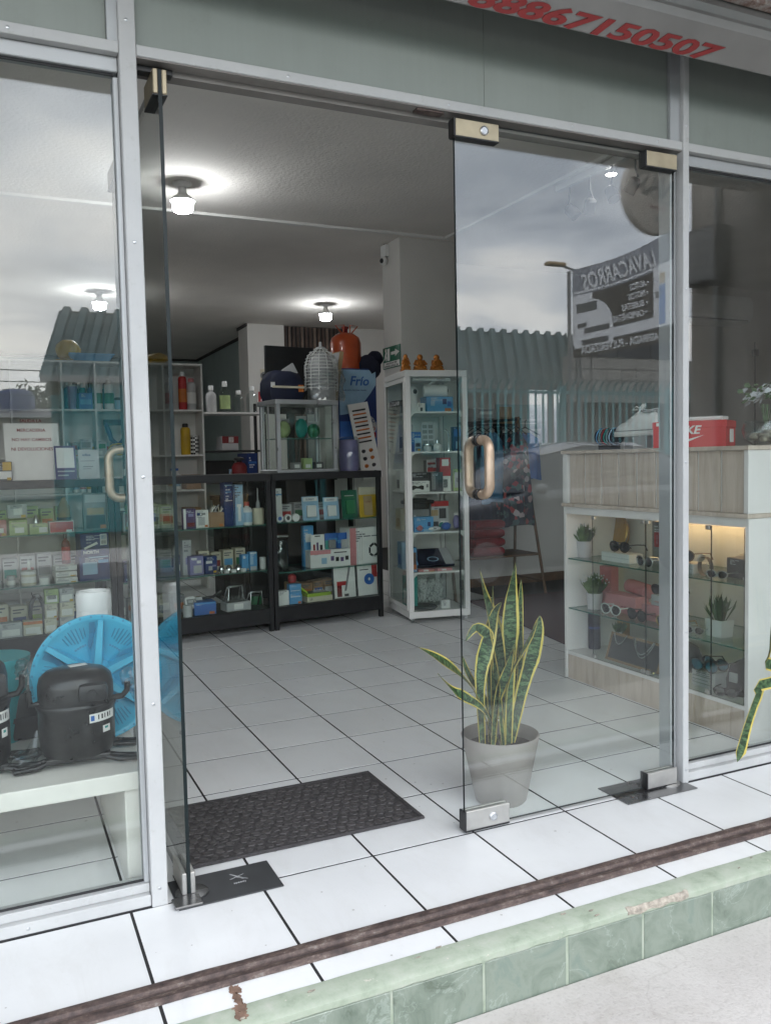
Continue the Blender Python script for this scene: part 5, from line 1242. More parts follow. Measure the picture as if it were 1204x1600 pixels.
part('housing', MB().lathe([(.030, -.0005), (.034, -.03), (.036, -.052)], 18), 'white_plastic', sp, 40)
part('lens', MB().lathe([(.031, -.0525), (.028, -.056), (.004, -.057)], 18), 'spot_glow', sp, 60)

# ================================================================== white display tower on castors
W_, D_, H_ = .465, .56, 1.81
tw = thing('display_tower', 'tall white glazed display tower on castors beside the column', 'display case', (1.687, 2.453, 0), WA)
for x in (0, W_ - .038):
    for y in (0, D_ - .038): part('post', MB().box(x, x + .038, y, y + .038, .085, H_ - .045), 'white_melamine', tw, bev=.002)
part('base', MB().box(0, W_, 0, D_, .035, .0845), 'white_melamine', tw, bev=.003)
part('top', MB().box(0, W_, 0, D_, H_ - .0445, H_), 'white_melamine', tw, bev=.003)
SHW = (.365, .654, .942, 1.233, 1.518)
for z in SHW:
    part('shelf', MB().box(.0385, W_ - .0385, .012, D_ - .012, z - .012, z), 'white_melamine', tw)
    for x, s_ in ((.0385, 1), (W_ - .0385, -1)):
        part('bracket', MB().prism([(x, z - .0125), (x + s_ * .03, z - .0125), (x, z - .045)], .014, .02), 'white_melamine', tw)
m, mm = slab_glass(.039, W_ - .039, .004, .008, .085, H_ - .045, 'y', 'case_glass'); part('front_pane', m, mm, tw)
m, mm = slab_glass(.004, .008, .039, D_ - .039, .085, H_ - .045, 'x', 'case_glass'); part('side_pane', m, mm, tw)
m, mm = slab_glass(W_ - .008, W_ - .004, .039, D_ - .039, .085, H_ - .045, 'x', 'case_glass'); part('side_pane', m, mm, tw)
part('back_panel', MB().box(.039, W_ - .039, D_ - .012, D_ - .004, .085, H_ - .045), 'white_melamine', tw)
part('lamp_tube', MB().tube([(.07, .05, H_ - .062), (W_ - .11, .05, H_ - .062)], .011, 10), 'white_plastic', tw)
part('side_frame', MB().box(-.006, -.0005, .02, .045, .09, H_ - .05).box(-.006, -.0005, D_ - .045, D_ - .02, .09, H_ - .05).box(-.006, -.0005, .0455, D_ - .0455, .09, .12).box(-.006, -.0005, .0455, D_ - .0455, H_ - .08, H_ - .05), 'white_melamine', tw)
for x in (.03, W_ - .03):
    for y in (.03, D_ - .03):
        c = part('castor', MB().box(x - .012, x + .012, y - .012, y + .012, .022, .0345), 'silver', tw)
        part('wheel', MB().tube([(x - .009, y, .0165), (x + .009, y, .0165)], .016, 14), 'clear_plastic' if x < .1 else 'light_grey', c)
part('brand_lettering_holder', MB().box(-.0075, -.0062, .14, .42, 1.575, 1.60), 'light_grey', tw)
text('lettering', 'MEEPO', tw, (-.0082, .28, 1.59), (R(90), 0, R(-90)), .20, 'dark_grey')
text('lettering', 'MEEPO', tw, (.27, .0035, 1.745), FRONT, .06, 'mid_grey')
# figurines
for k, (r_, lab) in enumerate((((0.0474, 1.8342, 0.0719, 0.1183), 'golden brown seated figurine nearest the exit sign'), ((0.1558, 1.8351, 0.0967, 0.1188), 'golden brown seated figurine with spread arms on the tower'), ((0.2822, 1.8360, 0.0978, 0.1195), 'golden brown seated figurine next to the door edge'))):
    lo, a_ = place('W', r_[0], .14, H_ + .0005)
    o = thing('figurine', lab, 'figurine', lo, a_, 'golden figurines on the display tower'); w_ = r_[2] / 2
    part('plinth', MB().box(-w_, w_, -w_ * .7, w_ * .7, 0, .022), 'copper_gold', o, bev=.004)
    b = MB(); b.lathe([(w_ * .95, .022), (w_ * .98, .035), (w_ * .7, .055), (w_ * .62, .075), (w_ * .35, .09), (w_ * .2, .094)], 16, sy=.75)
    b.ell((0, -.004, .104), (w_ * .46, w_ * .44, .024), 14, 8)
    for s_ in (-1, 1):
        e_ = (s_ * w_ * (.95 if k == 1 else .8), -w_ * .3, .055)
        hnd = ((s_ * w_ * .35, -w_ * .5, .100), (s_ * w_ * .5, -w_ * .55, .05), (s_ * w_ * .12, -w_ * .5, .092))[k]
        b.tube([(s_ * w_ * .55, 0, .082), e_, hnd], [w_ * .2, w_ * .18, w_ * .13], 8)
        b.ell((s_ * w_ * .55, -w_ * .45, .032), (w_ * .42, w_ * .35, .014), 10, 6)
    part('body', b, 'copper_gold', o, 60)
# goods on its shelves
zz = [.0850] + [z + .0005 for z in SHW]
o = thing('dome_camera', 'white swivel camera with black eye in the display tower', 'camera', *place('W', (0.0897, 1.5279, 0.0723, 0.1604)[0], .12, zz[5]))
part('base', MB().lathe([(.034, 0), (.036, .02), (.03, .10), (.034, .11)], 18), 'white_plastic', o, 40)
part('head', MB().ell((0, 0, .145), (.04, .04, .042), 16, 10), 'white_plastic', o, 60)
part('eye', MB().ell((.008, -.034, .147), (.017, .012, .018), 12, 8), 'black_plastic', o, 60)
r_ = (0.2846, 1.5211, 0.2054, 0.1106)
bb = carton('camera_box', 'bright blue camera carton on the top shelf of the tower', 'box', 'W', r_, .08, 'sky_blue', ((.6, .75, .5, .85, 'deep_blue'), (.78, .92, .35, .7, 'blue'), (.15, .3, .4, .7, 'light_blue')), .14, zz[5])
o = thing('bullet_camera', 'white barrel camera with black lens ring lying on the blue carton', 'camera', *place('W', r_[0] - .01, .12, zz[5] + r_[3] + .001))
part('barrel', MB().tube([(-.09, .03, .045), (.05, .0, .045), (.075, -.006, .045)], .043, 18), 'white_plastic', o, 50)
part('face', MB().tube([(.074, -.0055, .045), (.078, -.0068, .045)], .036, 18), 'white_paper', o, 50)
part('lens', MB().tube([(.078, -.0068, .045), (.083, -.008, .045)], .014, 14), 'lens_dark', o, 50)
for a_ in range(6): part('led', MB().tube([(.078, -.0068 - .004, .045), (.080, -.0115, .045)], .004, 6), 'black_plastic', o, None, 0, (0, .026 * math.cos(R(60 * a_)) * .3, .026 * math.sin(R(60 * a_))))
part('antenna', MB().tube([(-.09, .02, .07), (.02, .02, .13)], .007, 8), 'white_plastic', o)
carton('small_carton', 'small white carton beside the swivel camera', 'box', 'W', (0.1428, 1.5264, 0.0580, 0.0642), .08, 'white_paper', ((.35, .65, .1, .5, 'dark_grey'),), .06, zz[5])
carton('gadget_carton', 'blue and white carton on the second shelf of the tower', 'box', 'W', (0.1007, 1.2377, 0.0872, 0.1430), .1, 'blue', ((.4, 1, .0, .7, 'light_blue'), (.5, .9, .25, .45, 'navy'), (.5, .9, .05, .18, 'navy')), .08, zz[4])
blister('sticker_card', 'white hanging card with rows of grey pictures in the tower', 'W', (0.2184, 1.2412, 0.0986, 0.2150), .16, 'light_grey', None, zz[4], [(.1 + .45 * (i % 2), .45 + .45 * (i % 2), .08 + .18 * (i // 2), .2 + .18 * (i // 2), 'mid_grey') for i in range(10)])
S('desk_lamp_bulb', 'round white gadget with chrome collar in the tower', 'gadget', 'W', (0.2758, 1.2392, 0.0590, 0.0744), .1, [('shell', 'white_plastic', [(.7, 0), (1, .25), (.95, .6), (.4, .8)]), ('collar', 'chrome', [(.35, .78), (.35, 1.1)])], None, z=zz[4])
S('jar_of_parts', 'clear jar of chrome parts on the second shelf', 'jar', 'W', (0.1832, 1.2401, 0.0630, 0.0551), .05, TUB('light_grey', 'chrome'), None, z=zz[4])
o = thing('bent_lamp', 'chrome bent neck lamp on the second shelf of the tower', 'lamp', *place('W', (0.3603, 1.2378, 0.0396, 0.1585)[0], .12, zz[4]))
part('foot', MB().lathe([(.03, 0), (.03, .01), (.01, .015)], 14), 'chrome', o, 40)
part('neck', MB().tube([(0, 0, .01), (0, 0, .11), (-.01, 0, .15), (-.03, 0, .16)], .006, 8), 'chrome', o, 50)
carton('gadget_carton', 'blue carton behind the door edge on the second tower shelf', 'box', 'W', (0.4299, 1.2368, 0.0649, 0.1782), .12, 'deep_blue', ((.1, .9, .6, .9, 'blue'), (.3, .7, .1, .4, 'light_blue')), .06, zz[4])
carton('console_box', 'flat black electronics carton behind the white gamepad carton', 'box', 'W', (0.1456, 0.9426, 0.1524, 0.1407), .16, 'black_plastic', ((.05, .95, .55, .7, 'dark_grey'),), .1, zz[3])
r_ = (0.1197, 0.9412, 0.1504, 0.0787)
o = carton('gamepad_box', 'white carton with a black gamepad picture in the tower', 'box', 'W', r_, .08, 'white_paper', ((.82, .92, .4, .7, 'mid_grey'), (.1, .2, .85, .9, 'mid_grey')), .06, zz[3])
w_, h_ = r_[2], r_[3]
part('gamepad_picture', MB().prism([(-w_ * .42, h_ * .2), (-w_ * .3, h_ * .2), (-w_ * .2, h_ * .32), (0, h_ * .30), (w_ * .1, h_ * .2), (w_ * .2, h_ * .22), (w_ * .2, h_ * .55), (w_ * .08, h_ * .62), (-w_ * .1, h_ * .5), (-w_ * .3, h_ * .62), (-w_ * .42, h_ * .5)], -.0012, .0005), 'ink_black', o)
carton('game_box', 'dark grey carton with a pale portrait stripe on the middle shelf', 'box', 'W', (0.2562, 0.9411, 0.0984, 0.1401), .1, 'dark_grey', ((.1, .4, .1, .8, 'mid_grey'), (.6, .9, .2, .6, 'black_plastic')), .08, zz[3])
carton('toy_box', 'white carton with red lettering at the back of the middle shelf', 'box', 'W', (0.2775, 0.9359, 0.1006, 0.2293), .25, 'light_grey', ((.1, .7, .85, .92, 'ink_red'), (.1, .9, .62, .75, 'red')), .08, zz[3])
carton('toy_box', 'red and white toy carton with bold print on the middle shelf', 'box', 'W', (0.3343, 0.9426, 0.0845, 0.2444), .13, 'red', ((.0, 1, .0, .45, 'white_paper'), (.2, .8, .75, .95, 'white_paper'), (.3, .7, .1, .35, 'dark_grey')), .08, zz[3])
carton('photo_frame', 'pale green framed carton behind the door edge in the tower', 'box', 'W', (0.4126, 0.9417, 0.0696, 0.1593), .08, 'pale_green', ((.15, .85, .15, .85, 'light_grey'), (.3, .7, .4, .6, 'mid_grey')), .03, zz[3], turn=-15)
r_ = (0.1340, 0.6431, 0.1522, 0.1973)
carton('tool_carton', 'grey and black carton with yellow lid strip in the tower', 'box', 'W', r_, .14, 'mid_grey', ((0, 1, .8, 1, 'black_plastic'), (.2, .3, .2, .6, 'light_grey')), .12, zz[2])
solo('flat_case', 'flat black case lying on the grey carton', 'case', MB().box(-.11, .11, 0, .12, 0, .025).box(-.11, .10, -.004, .0, .003, .02).box(-.10, .06, .01, .09, .025, .04), 'black_plastic', place('W', r_[0], .13, zz[2] + r_[3] + .001)[0], (0, 0, WA), None, .003)
carton('power_bank_box', 'sky blue carton at the front of the fourth tower shelf', 'box', 'W', (0.1376, 0.6770, 0.1506, 0.1068), .06, 'sky_blue', ((.7, .85, .35, .65, 'deep_blue'), (.1, .5, .2, .3, 'deep_blue'), (.5, 1, .0, .15, 'light_blue')), .07, zz[2])
carton('player_box', 'white carton with red top band and black device picture', 'box', 'W', (0.2934, 0.6450, 0.1395, 0.2131), .15, 'light_grey', ((0, 1, .82, 1, 'red'), (.45, .85, .4, .75, 'black_plastic'), (.0, .4, .5, .7, 'tan'), (.1, .4, .1, .3, 'dark_grey')), .08, zz[2])
o = thing('computer_mouse', 'white computer mouse on the fourth tower shelf', 'mouse', *place('W', (0.2185, 0.6464, 0.1075, 0.0559)[0], .06, zz[2]))
part('shell', MB().ell((0, .02, .0185), (.058, .032, .018), 16, 8), 'white_plastic', o, 60)
part('wheel', MB().tube([(-.01, -.012, .020), (.01, -.012, .020)], .004, 8), 'mid_grey', o)
for k, (r_, mm_, lab) in enumerate((((0.1081, 0.6519, 0.0483, 0.0463), 'pink', 'small pink bagged gadget on the fourth tower shelf'), ((0.3190, 0.6420, 0.0641, 0.0561), 'blue', 'shiny blue bagged gadget on the fourth tower shelf'), ((0.4060, 0.6383, 0.0496, 0.1032), 'lavender', 'pale purple bagged gadget at the tower edge'), ((0.3101, 0.6857, 0.0595, 0.0565), 'turquoise', 'turquoise bagged gadget behind the white mouse'))):
    lo, a_ = place('W', r_[0], .07 + .02 * k, zz[2])
    o = thing('bagged_gadget', lab, 'gadget', lo, a_)
    part('bag', MB().ell((0, 0, r_[3] * .55 + .001), (r_[2] * .55, .025, r_[3] * .52), 12, 8, 0, .15), mm_, o, 60)
    part('header', MB().box(-r_[2] * .3, r_[2] * .3, .005, .009, r_[3] * .9, r_[3] * 1.2), 'white_paper', o)
o = thing('tablet_box', 'dark blue tablet carton with a light oval, lying tilted in the tower', 'box', *place('W', (0.2317, 0.3875, 0.2666, 0.1131)[0] + .0, .10, zz[1] + .02))
o.rotation_euler.x = R(32)
part('box', MB().box(-.15, .15, 0, .20, 0, .022), 'navy', o, bev=.002)
part('picture', MB().box(.08, .148, .005, .195, .0222, .0232), 'light_grey', o)
part('oval', MB().lathe([(.035, 0), (.045, 0), (.045, .001), (.035, .001), (.035, 0)], 20, sy=.6, cap0=False, cap1=False), 'light_blue', o, None, 0, (.0, .07, .0225))
part('stripe', MB().box(-.14, -.125, .01, .19, .0222, .0232), 'sky_blue', o)
carton('doll_box', 'narrow orange and blue carton at the tower post', 'box', 'W', (0.0569, 0.3690, 0.0484, 0.1767), .06, 'sky_blue', ((.1, .9, .3, .8, 'wood_brown'), (.1, .9, .1, .3, 'orange')), .06, zz[1])
for k, (r_, lab) in enumerate((((0.1463, 0.3524, 0.1265, 0.0513), 'pink flat pack at the front of the fifth tower shelf'), ((0.2833, 0.3495, 0.1181, 0.0516), 'coral flat pack at the front of the fifth tower shelf'))):
    carton('flat_pack', lab, 'pack', 'W', (r_[0], 0, r_[2], .02), .03, ('pink', 'rose_pink')[k], ((.3, .6, .2, .8, 'white_paper'),), .05, zz[1])
o = thing('crystal_bag', 'clear plastic bag of glittering clear pieces in the tower', 'bag', *place('W', (0.2403, 0.0770, 0.2009, 0.2501)[0], .24, zz[0]))
random.seed(5)
cr = MB()
for k in range(260):
    x, y, z = random.uniform(-.10, .10), random.uniform(-.02, .02), random.uniform(.03, .20)
    s_ = random.uniform(.004, .010)
    cr.ring([[(x + s_ * math.cos(t) * random.uniform(.6, 1.2), y + s_ * math.sin(t), z + dz) for t in (0, 1.6, 3.1, 4.7)] for dz in (-s_, s_)])
tag(part('pieces', cr, 'white_plastic', o), kind='stuff')
wr = MB().ring([[(.125 * math.cos(2 * math.pi * i / 16) * (1 + .06 * noise.noise(Vector((i, k, 2)))), .04 * math.sin(2 * math.pi * i / 16), .002 + .04 * k) for i in range(16)] for k in range(7)])
part('bag', wr, 'clear_plastic', o)
round_item('dark_plate', 'dark round plate on the floor of the tower', 'plate', 'W', ((0.1383, 0.0440, 0.1999, 0.0656)[0], 0, .22, .02), .02, [('plate', 'dark_grey', [(.9, 0), (1, .5), (.95, 1)]), ('rim', 'mid_grey', [(1.0, .4), (1.02, .6)])], None, z=zz[0])
carton('white_charger', 'small white charger beside the bag of clear pieces', 'charger', 'W', (0.2973, 0.0485, 0.0644, 0.0615), .06, 'white_plastic', ((.2, .5, .3, .6, 'light_grey'),), .04, zz[0])
# things seen through the side glass of the tower
for k, (y, z, w_, h_, mm_, lab) in enumerate(((.20, zz[4], .10, .20, 'light_grey', 'pale carton with grey picture by the side glass of the tower'), (.33, zz[5], .12, .10, 'mid_grey', 'grey round gadget carton by the side glass'), (.30, zz[3], .10, .16, 'white_paper', 'white carton with dark robot print by the side glass'), (.32, zz[2], .14, .16, 'cream', 'cream kettle carton by the side glass'), (.30, zz[1], .12, .2, 'light_blue', 'pale blue carton by the side glass'), (.18, zz[0], .12, .24, 'turquoise', 'turquoise and white pack by the side glass on the tower floor'))):
    lo, a_ = place('W', .020, y, z)
    o = thing('side_carton', lab, 'box', lo, a_)
    part('box', MB().box(0, .08, -w_ / 2, w_ / 2, 0, h_), mm_, o, bev=.003)
    part('printed_panel', MB().box(-.001, .0005, -w_ * .35, w_ * .3, h_ * .15, h_ * .55), ('dark_grey', 'light_grey', 'dark_grey', 'tan', 'blue', 'white_paper')[k], o)
# look-alike stock on the white shelving
random.seed(41)
for k in range(7):
    lo = (-.30 + .058 * k if k < 4 else .50 + .055 * (k - 4), 5.20, .9405)
    q = thing('stock_bottle', 'white bottle with %s label in the row on the low white shelf' % ('light blue', 'red', 'yellow')[k % 3], 'bottle', lo, 0, 'white bottles on the low shelf')
    part('bottle', MB().lathe([(.024, 0), (.026, .01), (.026, .13), (.010, .16), (.010, .18)], 14), 'white_plastic', q, 40)
    part('label_band', MB().lathe([(.0265, .03), (.0265, .10)], 14), ('light_blue', 'red', 'yellow')[k % 3], q, 40)
    part('cap', MB().lathe([(.012, .178), (.012, .20)], 10), 'blue', q, 40)
for k in range(8):
    lo = (-.36 + .07 * k + (.05 if k > 3 else 0), 5.21, 1.2665)
    q = thing('stock_can', 'small silver can with %s band in the back row of the middle white shelf' % ('red', 'blue', 'green', 'yellow')[k % 4], 'can', lo, 0, 'silver cans in the back row of the shelving')
    part('can', MB().lathe([(.027, 0), (.029, .006), (.029, .12), (.024, .13), (.012, .135)], 14), 'silver', q, 40)
    part('label_band', MB().lathe([(.0295, .02), (.0295, .09)], 14), ('red', 'blue', 'green', 'yellow')[k % 4], q, 40)
for k in range(6):
    lo = (-.34 + .066 * k, 5.21, 1.6845)
    q = thing('stock_can', '%s spray can with %s cap in the back row of the upper white shelf' % (('dark blue', 'dark grey', 'teal')[k % 3], ('white', 'black')[k % 2]), 'can', lo, 0, 'dark cans in the back row of the shelving')
    part('can', MB().lathe([(.027, 0), (.029, .006), (.029, .19), (.020, .205)], 14), ('deep_blue', 'dark_grey', 'teal_plastic')[k % 3], q, 40)
    part('cap', MB().lathe([(.021, .204), (.021, .245), (.017, .25)], 12), ('white_plastic', 'black_plastic')[k % 2], q, 40)

# ================================================================== white and wood cabinet of sunglasses
KX, KY0, KY1 = 1.757, -.497, .722
kc = thing('glasses_cabinet', 'white and wood cabinet with glazed sunglasses display beside the closed door', 'cabinet', (KX, 0, 0))
DK = .40
part('plinth', MB().box(.006, DK, KY0 + .021, KY1 - .021, .0, .128), 'wood_laminate', kc, bev=.001)
part('end_panel', MB().box(0, DK, KY0, KY0 + .02, 0, .915), 'white_melamine', kc, bev=.0015)
part('end_panel', MB().box(0, DK, KY1 - .02, KY1, 0, .915), 'white_melamine', kc, bev=.0015)
part('case_floor', MB().box(.002, DK, KY0 + .0205, KY1 - .0205, .1285, .146), 'white_melamine', kc)
part('case_top', MB().box(.001, DK, KY0 + .0205, KY1 - .0205, .878, .915), 'white_melamine', kc)
part('case_back', MB().box(DK - .016, DK - .002, KY0 + .0205, KY1 - .0205, .1465, .8775), 'white_melamine', kc)
part('ledge', MB().box(-.012, DK, KY0 - .006, KY1 + .004, .9155, .933), 'wood_laminate', kc, bev=.001)
part('upper_end', MB().box(-.004, DK, KY0, KY0 + .024, .9335, 1.19), 'white_melamine', kc, bev=.0015)
part('upper_end', MB().box(-.004, DK, KY1 - .04, KY1, .9335, 1.19), 'white_melamine', kc, bev=.0015)
part('upper_back', MB().box(.016, .034, KY0 + .025, KY1 - .041, .9335, 1.19), 'white_melamine', kc)
nsl = 9; ws_ = (KY1 - KY0 - .066) / nsl
for k in range(nsl):
    y = KY0 + .0255 + ws_ * k
    part('slat', MB().box(.008, .0155, y + .006, y + ws_ - .006, .9345, 1.189), 'wood_laminate', kc, bev=.0012)
part('cabinet_top', MB().box(-.012, DK + .01, KY0 - .006, KY1 + .006, 1.1905, 1.208), 'wood_laminate', kc, bev=.001)
KZ1 = ((0.6947, 0.6372)[1] + (-0.4797, 0.6449)[1]) / 2
KZ2 = ((0.6980, 0.3779)[1] + (-0.4814, 0.3752)[1]) / 2
for z in (KZ1, KZ2):
    m, mm = slab_glass(.012, DK - .018, KY0 + .021, KY1 - .021, z - .006, z, 'z', 'shelf_glass', 'shelf_edge'); part('glass_shelf', m, mm, kc)
dj = [KY1 - .021, (0.4872, 0.4061)[0], (0.0984, 0.4648)[0], (-0.2998, 0.5249)[0], KY0 + .021]
for k in range(4):
    if k in (0,): continue
    m, mm = slab_glass(-.001, .003, dj[k + 1] + .002, dj[k] - .002, .150, .874, 'x', 'case_glass')
    part('glass_leaf', m, mm, kc)
for y in (dj[1] - .014, dj[2] + .016, dj[2] - .016, dj[3] + .016):
    for z in (.858, .153): part('leaf_clip', MB().box(-.008, .006, y - .012, y + .012, z, z + .018), 'brushed_steel', kc, bev=.002)
part('light_strip', MB().box(.30, .32, KY0 + .10, KY1 - .35, .868, .8775), 'strip_glow', kc)

def spectacles(label, rect, off, lens, frame, z, turn=0, shape=1.0):
    u, z0, w, h = rect
    lo, a = place('K', u, off, z)
    o = thing('sunglasses', label, 'sunglasses', lo, a + R(turn), 'sunglasses in the glazed cabinet')
    w = min(max(w, .10), .145); lw, lh = w * .235, w * .19
    fr = MB()
    for s_ in (-1, 1):
        cx_ = s_ * w * .265
        loop = [(cx_ + lw * math.cos(t) * (1 + .12 * shape * math.sin(t) * s_ * math.cos(t)), .004 * math.cos(t) ** 2, lh + .004 + lh * math.sin(t) * (1.0 if math.sin(t) < 0 else .85)) for t in [2 * math.pi * i / 18 for i in range(18)]]
        part('lens', MB().ring([[(cx_ + (p[0] - cx_) * q, p[1] + dy, lh + .004 + (p[2] - lh - .004) * q) for p in loop] for q, dy in ((1, .002), (.7, -.002), (.2, -.004))]), lens, o, 60)
        fr.tube(loop, .0032, 6, True)
        fr.tube([(s_ * w * .5, .004, lh * 1.5), (s_ * w * .50, .05, lh * 1.5), (s_ * w * .44, .11, lh * 1.3), (s_ * w * .42, .13, .006)], .003, 6)
    fr.tube([(-w * .06, 0, lh * 1.35), (0, -.003, lh * 1.5), (w * .06, 0, lh * 1.35)], .0032, 6)
    part('frame', fr, frame, o, 50)
    return o
def pot_plant(name, label, rect, off, z, pot, leaf, nleaf, spread, height, fr='K', square=False, w=None):
    lo, a = place(fr, rect[0], off, z)
    o = thing(name, label, 'plant', lo, a); w = w or rect[2] * .62
    ph = rect[3]
    if square: part('pot', MB().ring([[(sx_ * s_, sy_ * s_ * .8, zz_) for sx_, sy_ in ((-1, -1), (1, -1), (1, 1), (-1, 1))] for s_, zz_ in ((w * .44, 0), (w * .5, ph), (w * .45, ph), (w * .42, ph * .8))]), pot, o, None, .003)
    else: part('pot', MB().lathe([(w * .40, 0), (w * .5, ph), (w * .45, ph), (w * .43, ph * .8)], 18), pot, o, 40)
    lf, bd = MB(), MB()
    for k in range(nleaf):
        t = random.uniform(0, 6.28); rr = random.uniform(.1, 1) ; hh = height * random.uniform(.55, 1) * (1.1 - .35 * rr)
        b_ = Vector((w * .25 * rr * math.cos(t), w * .25 * rr * math.sin(t), ph * .8)); tip = Vector((spread * rr * math.cos(t), spread * rr * math.sin(t), ph + hh))
        mid = b_.lerp(tip, .55) + Vector((0, 0, hh * .12)); sd_ = Vector((-math.sin(t + .6), math.cos(t + .6), .1)) * random.uniform(.004, .007)
        mid += Vector((random.uniform(-.01, .01), random.uniform(-.01, .01), 0))
        lf.add([b_ - sd_ * .3, b_ + sd_ * .3, mid + sd_, tip, mid - sd_], [(0, 1, 2, 4), (4, 2, 3)])
        if leaf == 'foliage_pale' and k % 4 == 0: bd.ell(tip, (.004, .004, .005), 6, 4)
    tag(part('foliage', lf, leaf, o, recalc=False), kind='stuff')
    if bd.v: tag(part('buds', bd, 'flower_white', o), kind='stuff')
    return o
random.seed(3)
# upper glass shelf
pot_plant('faux_plant', 'leafy plant with white buds in a grey pot on the upper glass shelf', (0.6896, 0.6215, 0.1467, 0.0859), .11, KZ1, 'light_grey', 'foliage_pale', 150, .07, .10)
o = thing('round_plate', 'round wicker plate standing at the back of the cabinet', 'plate', *place('K', (0.7203, 0.6258, 0.2182, 0.2141)[0], .33, KZ1))
part('disc', MB().lathe([(.115, 0), (.12, .006), (.115, .012)], 28), 'gold', o, 40, 0, (0, 0, .122), (R(80), 0, 0))
part('rim', MB().tube([(.116 * math.cos(R(15 * k)), .006, .122 + .116 * math.sin(R(15 * k))) for k in range(24)], .005, 6, True), 'tan', o, 50)
r_ = (0.4228, 0.6166, 0.2583, 0.0617)
carton('white_case', 'white slim case under black sunglasses on the upper glass shelf', 'case', 'K', (r_[0], 0, r_[2], .046), .09, 'white_paper', ((.0, 1, .48, .52, 'light_grey'),), .09, KZ1)
spectacles('black sunglasses resting on the white slim case', (0.4264, 0.6772, 0.2338, 0.0552), .12, 'lens_dark', 'black_plastic', KZ1 + .0465)
spectacles('black round sunglasses with silver temples on the upper shelf', (0.1781, 0.6324, 0.1893, 0.0645), .06, 'lens_dark', 'silver', KZ1, -12)
o = carton('gift_bag', 'dark grey paper bag with a red tag at the cabinet back', 'bag', 'K', (0.2765, 0.5979, 0.1386, 0.2044), .25, 'mid_grey', ((.15, .5, .38, .74, 'red'), (.28, .38, .45, .68, 'rose_pink')), .06, KZ1)
r_ = (-0.0214, 0.6293, 0.2282, 0.0559)
carton('white_case', 'pale case under brown sunglasses on the upper glass shelf', 'case', 'K', (r_[0], 0, r_[2], .045), .08, 'light_grey', ((0, 1, .45, .5, 'mid_grey'),), .09, KZ1)
spectacles('brown tinted sunglasses on the pale case', (-0.0151, 0.6801, 0.2081, 0.0530), .11, 'lens_dark', 'wood_brown', KZ1 + .0455)
o = thing('wrist_watch', 'dark wrist watch standing in a ring on the upper glass shelf', 'watch', *place('K', (-0.1790, 0.6365, 0.0818, 0.1018)[0], .09, KZ1))
part('strap', MB().ring([[(.035 * math.cos(R(18 * k)) * 1.0, y_, .042 + .042 * math.sin(R(18 * k))) for k in range(20)] for y_ in (-.012, .012)], False, False), 'dark_grey', o, 50)
part('dial', MB().lathe([(.020, 0), (.022, .006), (.018, .009)], 18), 'silver', o, 40, 0, (-.02, -.0, .075), (0, R(-60), 0))
spectacles('dark aviator sunglasses in front of the grey carton', (-0.2804, 0.6362, 0.0887, 0.0468), .05, 'lens_dark', 'silver', KZ1, 10)
carton('grey_carton', 'dark grey carton at the street end of the upper glass shelf', 'box', 'K', (-0.2998, 0.6288, 0.1216, 0.0858), .14, 'dark_grey', ((.9, .96, .0, .1, 'silver'),), .12, KZ1)
def cap(label, lo, a, m, sc=1.0):
    o = thing('baseball_cap', label, 'cap', lo, a)
    part('crown', MB().lathe([(.085 * sc, 0), (.088 * sc, .04 * sc), (.07 * sc, .09 * sc), (.03 * sc, .115 * sc), (.004, .12 * sc)], 20), m, o, 60)
    part('peak', MB().ring([[(-.07 * sc, -.05 * sc, .005), (0, -.085 * sc, .012), (.07 * sc, -.05 * sc, .005)], [(-.065 * sc, -.11 * sc, .0), (0, -.155 * sc, .008), (.065 * sc, -.11 * sc, .0)]], False, False, 0, False).ring([[(-.07 * sc, -.05 * sc, .001), (0, -.085 * sc, .008), (.07 * sc, -.05 * sc, .001)], [(-.065 * sc, -.11 * sc, -.003), (0, -.155 * sc, .004), (.065 * sc, -.11 * sc, -.003)]], False, False, 0, False), m, o, 60)
    return o
lo, a = place('K', (-0.2077, 0.6984, 0.0643, 0.0975)[0], .30, KZ1); cap('grey cap behind the dark grey carton in the cabinet', lo, a, 'mid_grey', .75)
# lower glass shelf
pot_plant('faux_plant', 'leafy plant in a grey ribbed pot on the lower glass shelf', (0.5972, 0.3619, 0.1423, 0.0848), .10, KZ2, 'light_grey', 'foliage_pale', 150, .08, .11)
carton('pink_carton', 'tall pink carton standing at the back of the lower glass shelf', 'box', 'K', (0.6713, 0.3510, 0.1538, 0.2088), .22, 'rose_pink', (), .05, KZ2)
r_ = (0.4334, 0.3896, 0.2781, 0.0921)
carton('pink_carton', 'long pink carton in front of the tall pink one', 'box', 'K', r_, .13, 'rose_pink', (('T', 'miu miu', .62, .40, .18, 'ink_red'),), .09, KZ2)
o = thing('glasses_case', 'rounded pink leather glasses case lying on pink cartons', 'case', *place('K', (0.3932, 0.4563, 0.1951, 0.0981)[0], .19, KZ2 + r_[3] - .004))
o.rotation_euler.y = R(6)
part('case', MB().tube([(-.085, .03, .035), (-.08, .03, .035), (.08, .03, .035), (.085, .03, .035)], [.028, .034, .034, .028], 18), 'rose_pink', o, 50)
part('flap', MB().tube([(-.06, .028, .037), (.06, .028, .037)], [.0355, .0355], 18), 'pink', o, 50)
r3 = (0.1649, 0.4047, 0.2135, 0.0898)
carton('pink_carton', 'pink carton with small lettering under a pale pink one', 'box', 'K', (r3[0], 0, r3[2], .078), .11, 'rose_pink', (('T', 'miu miu', .5, .4, .22, 'ink_red'),), .09, KZ2)
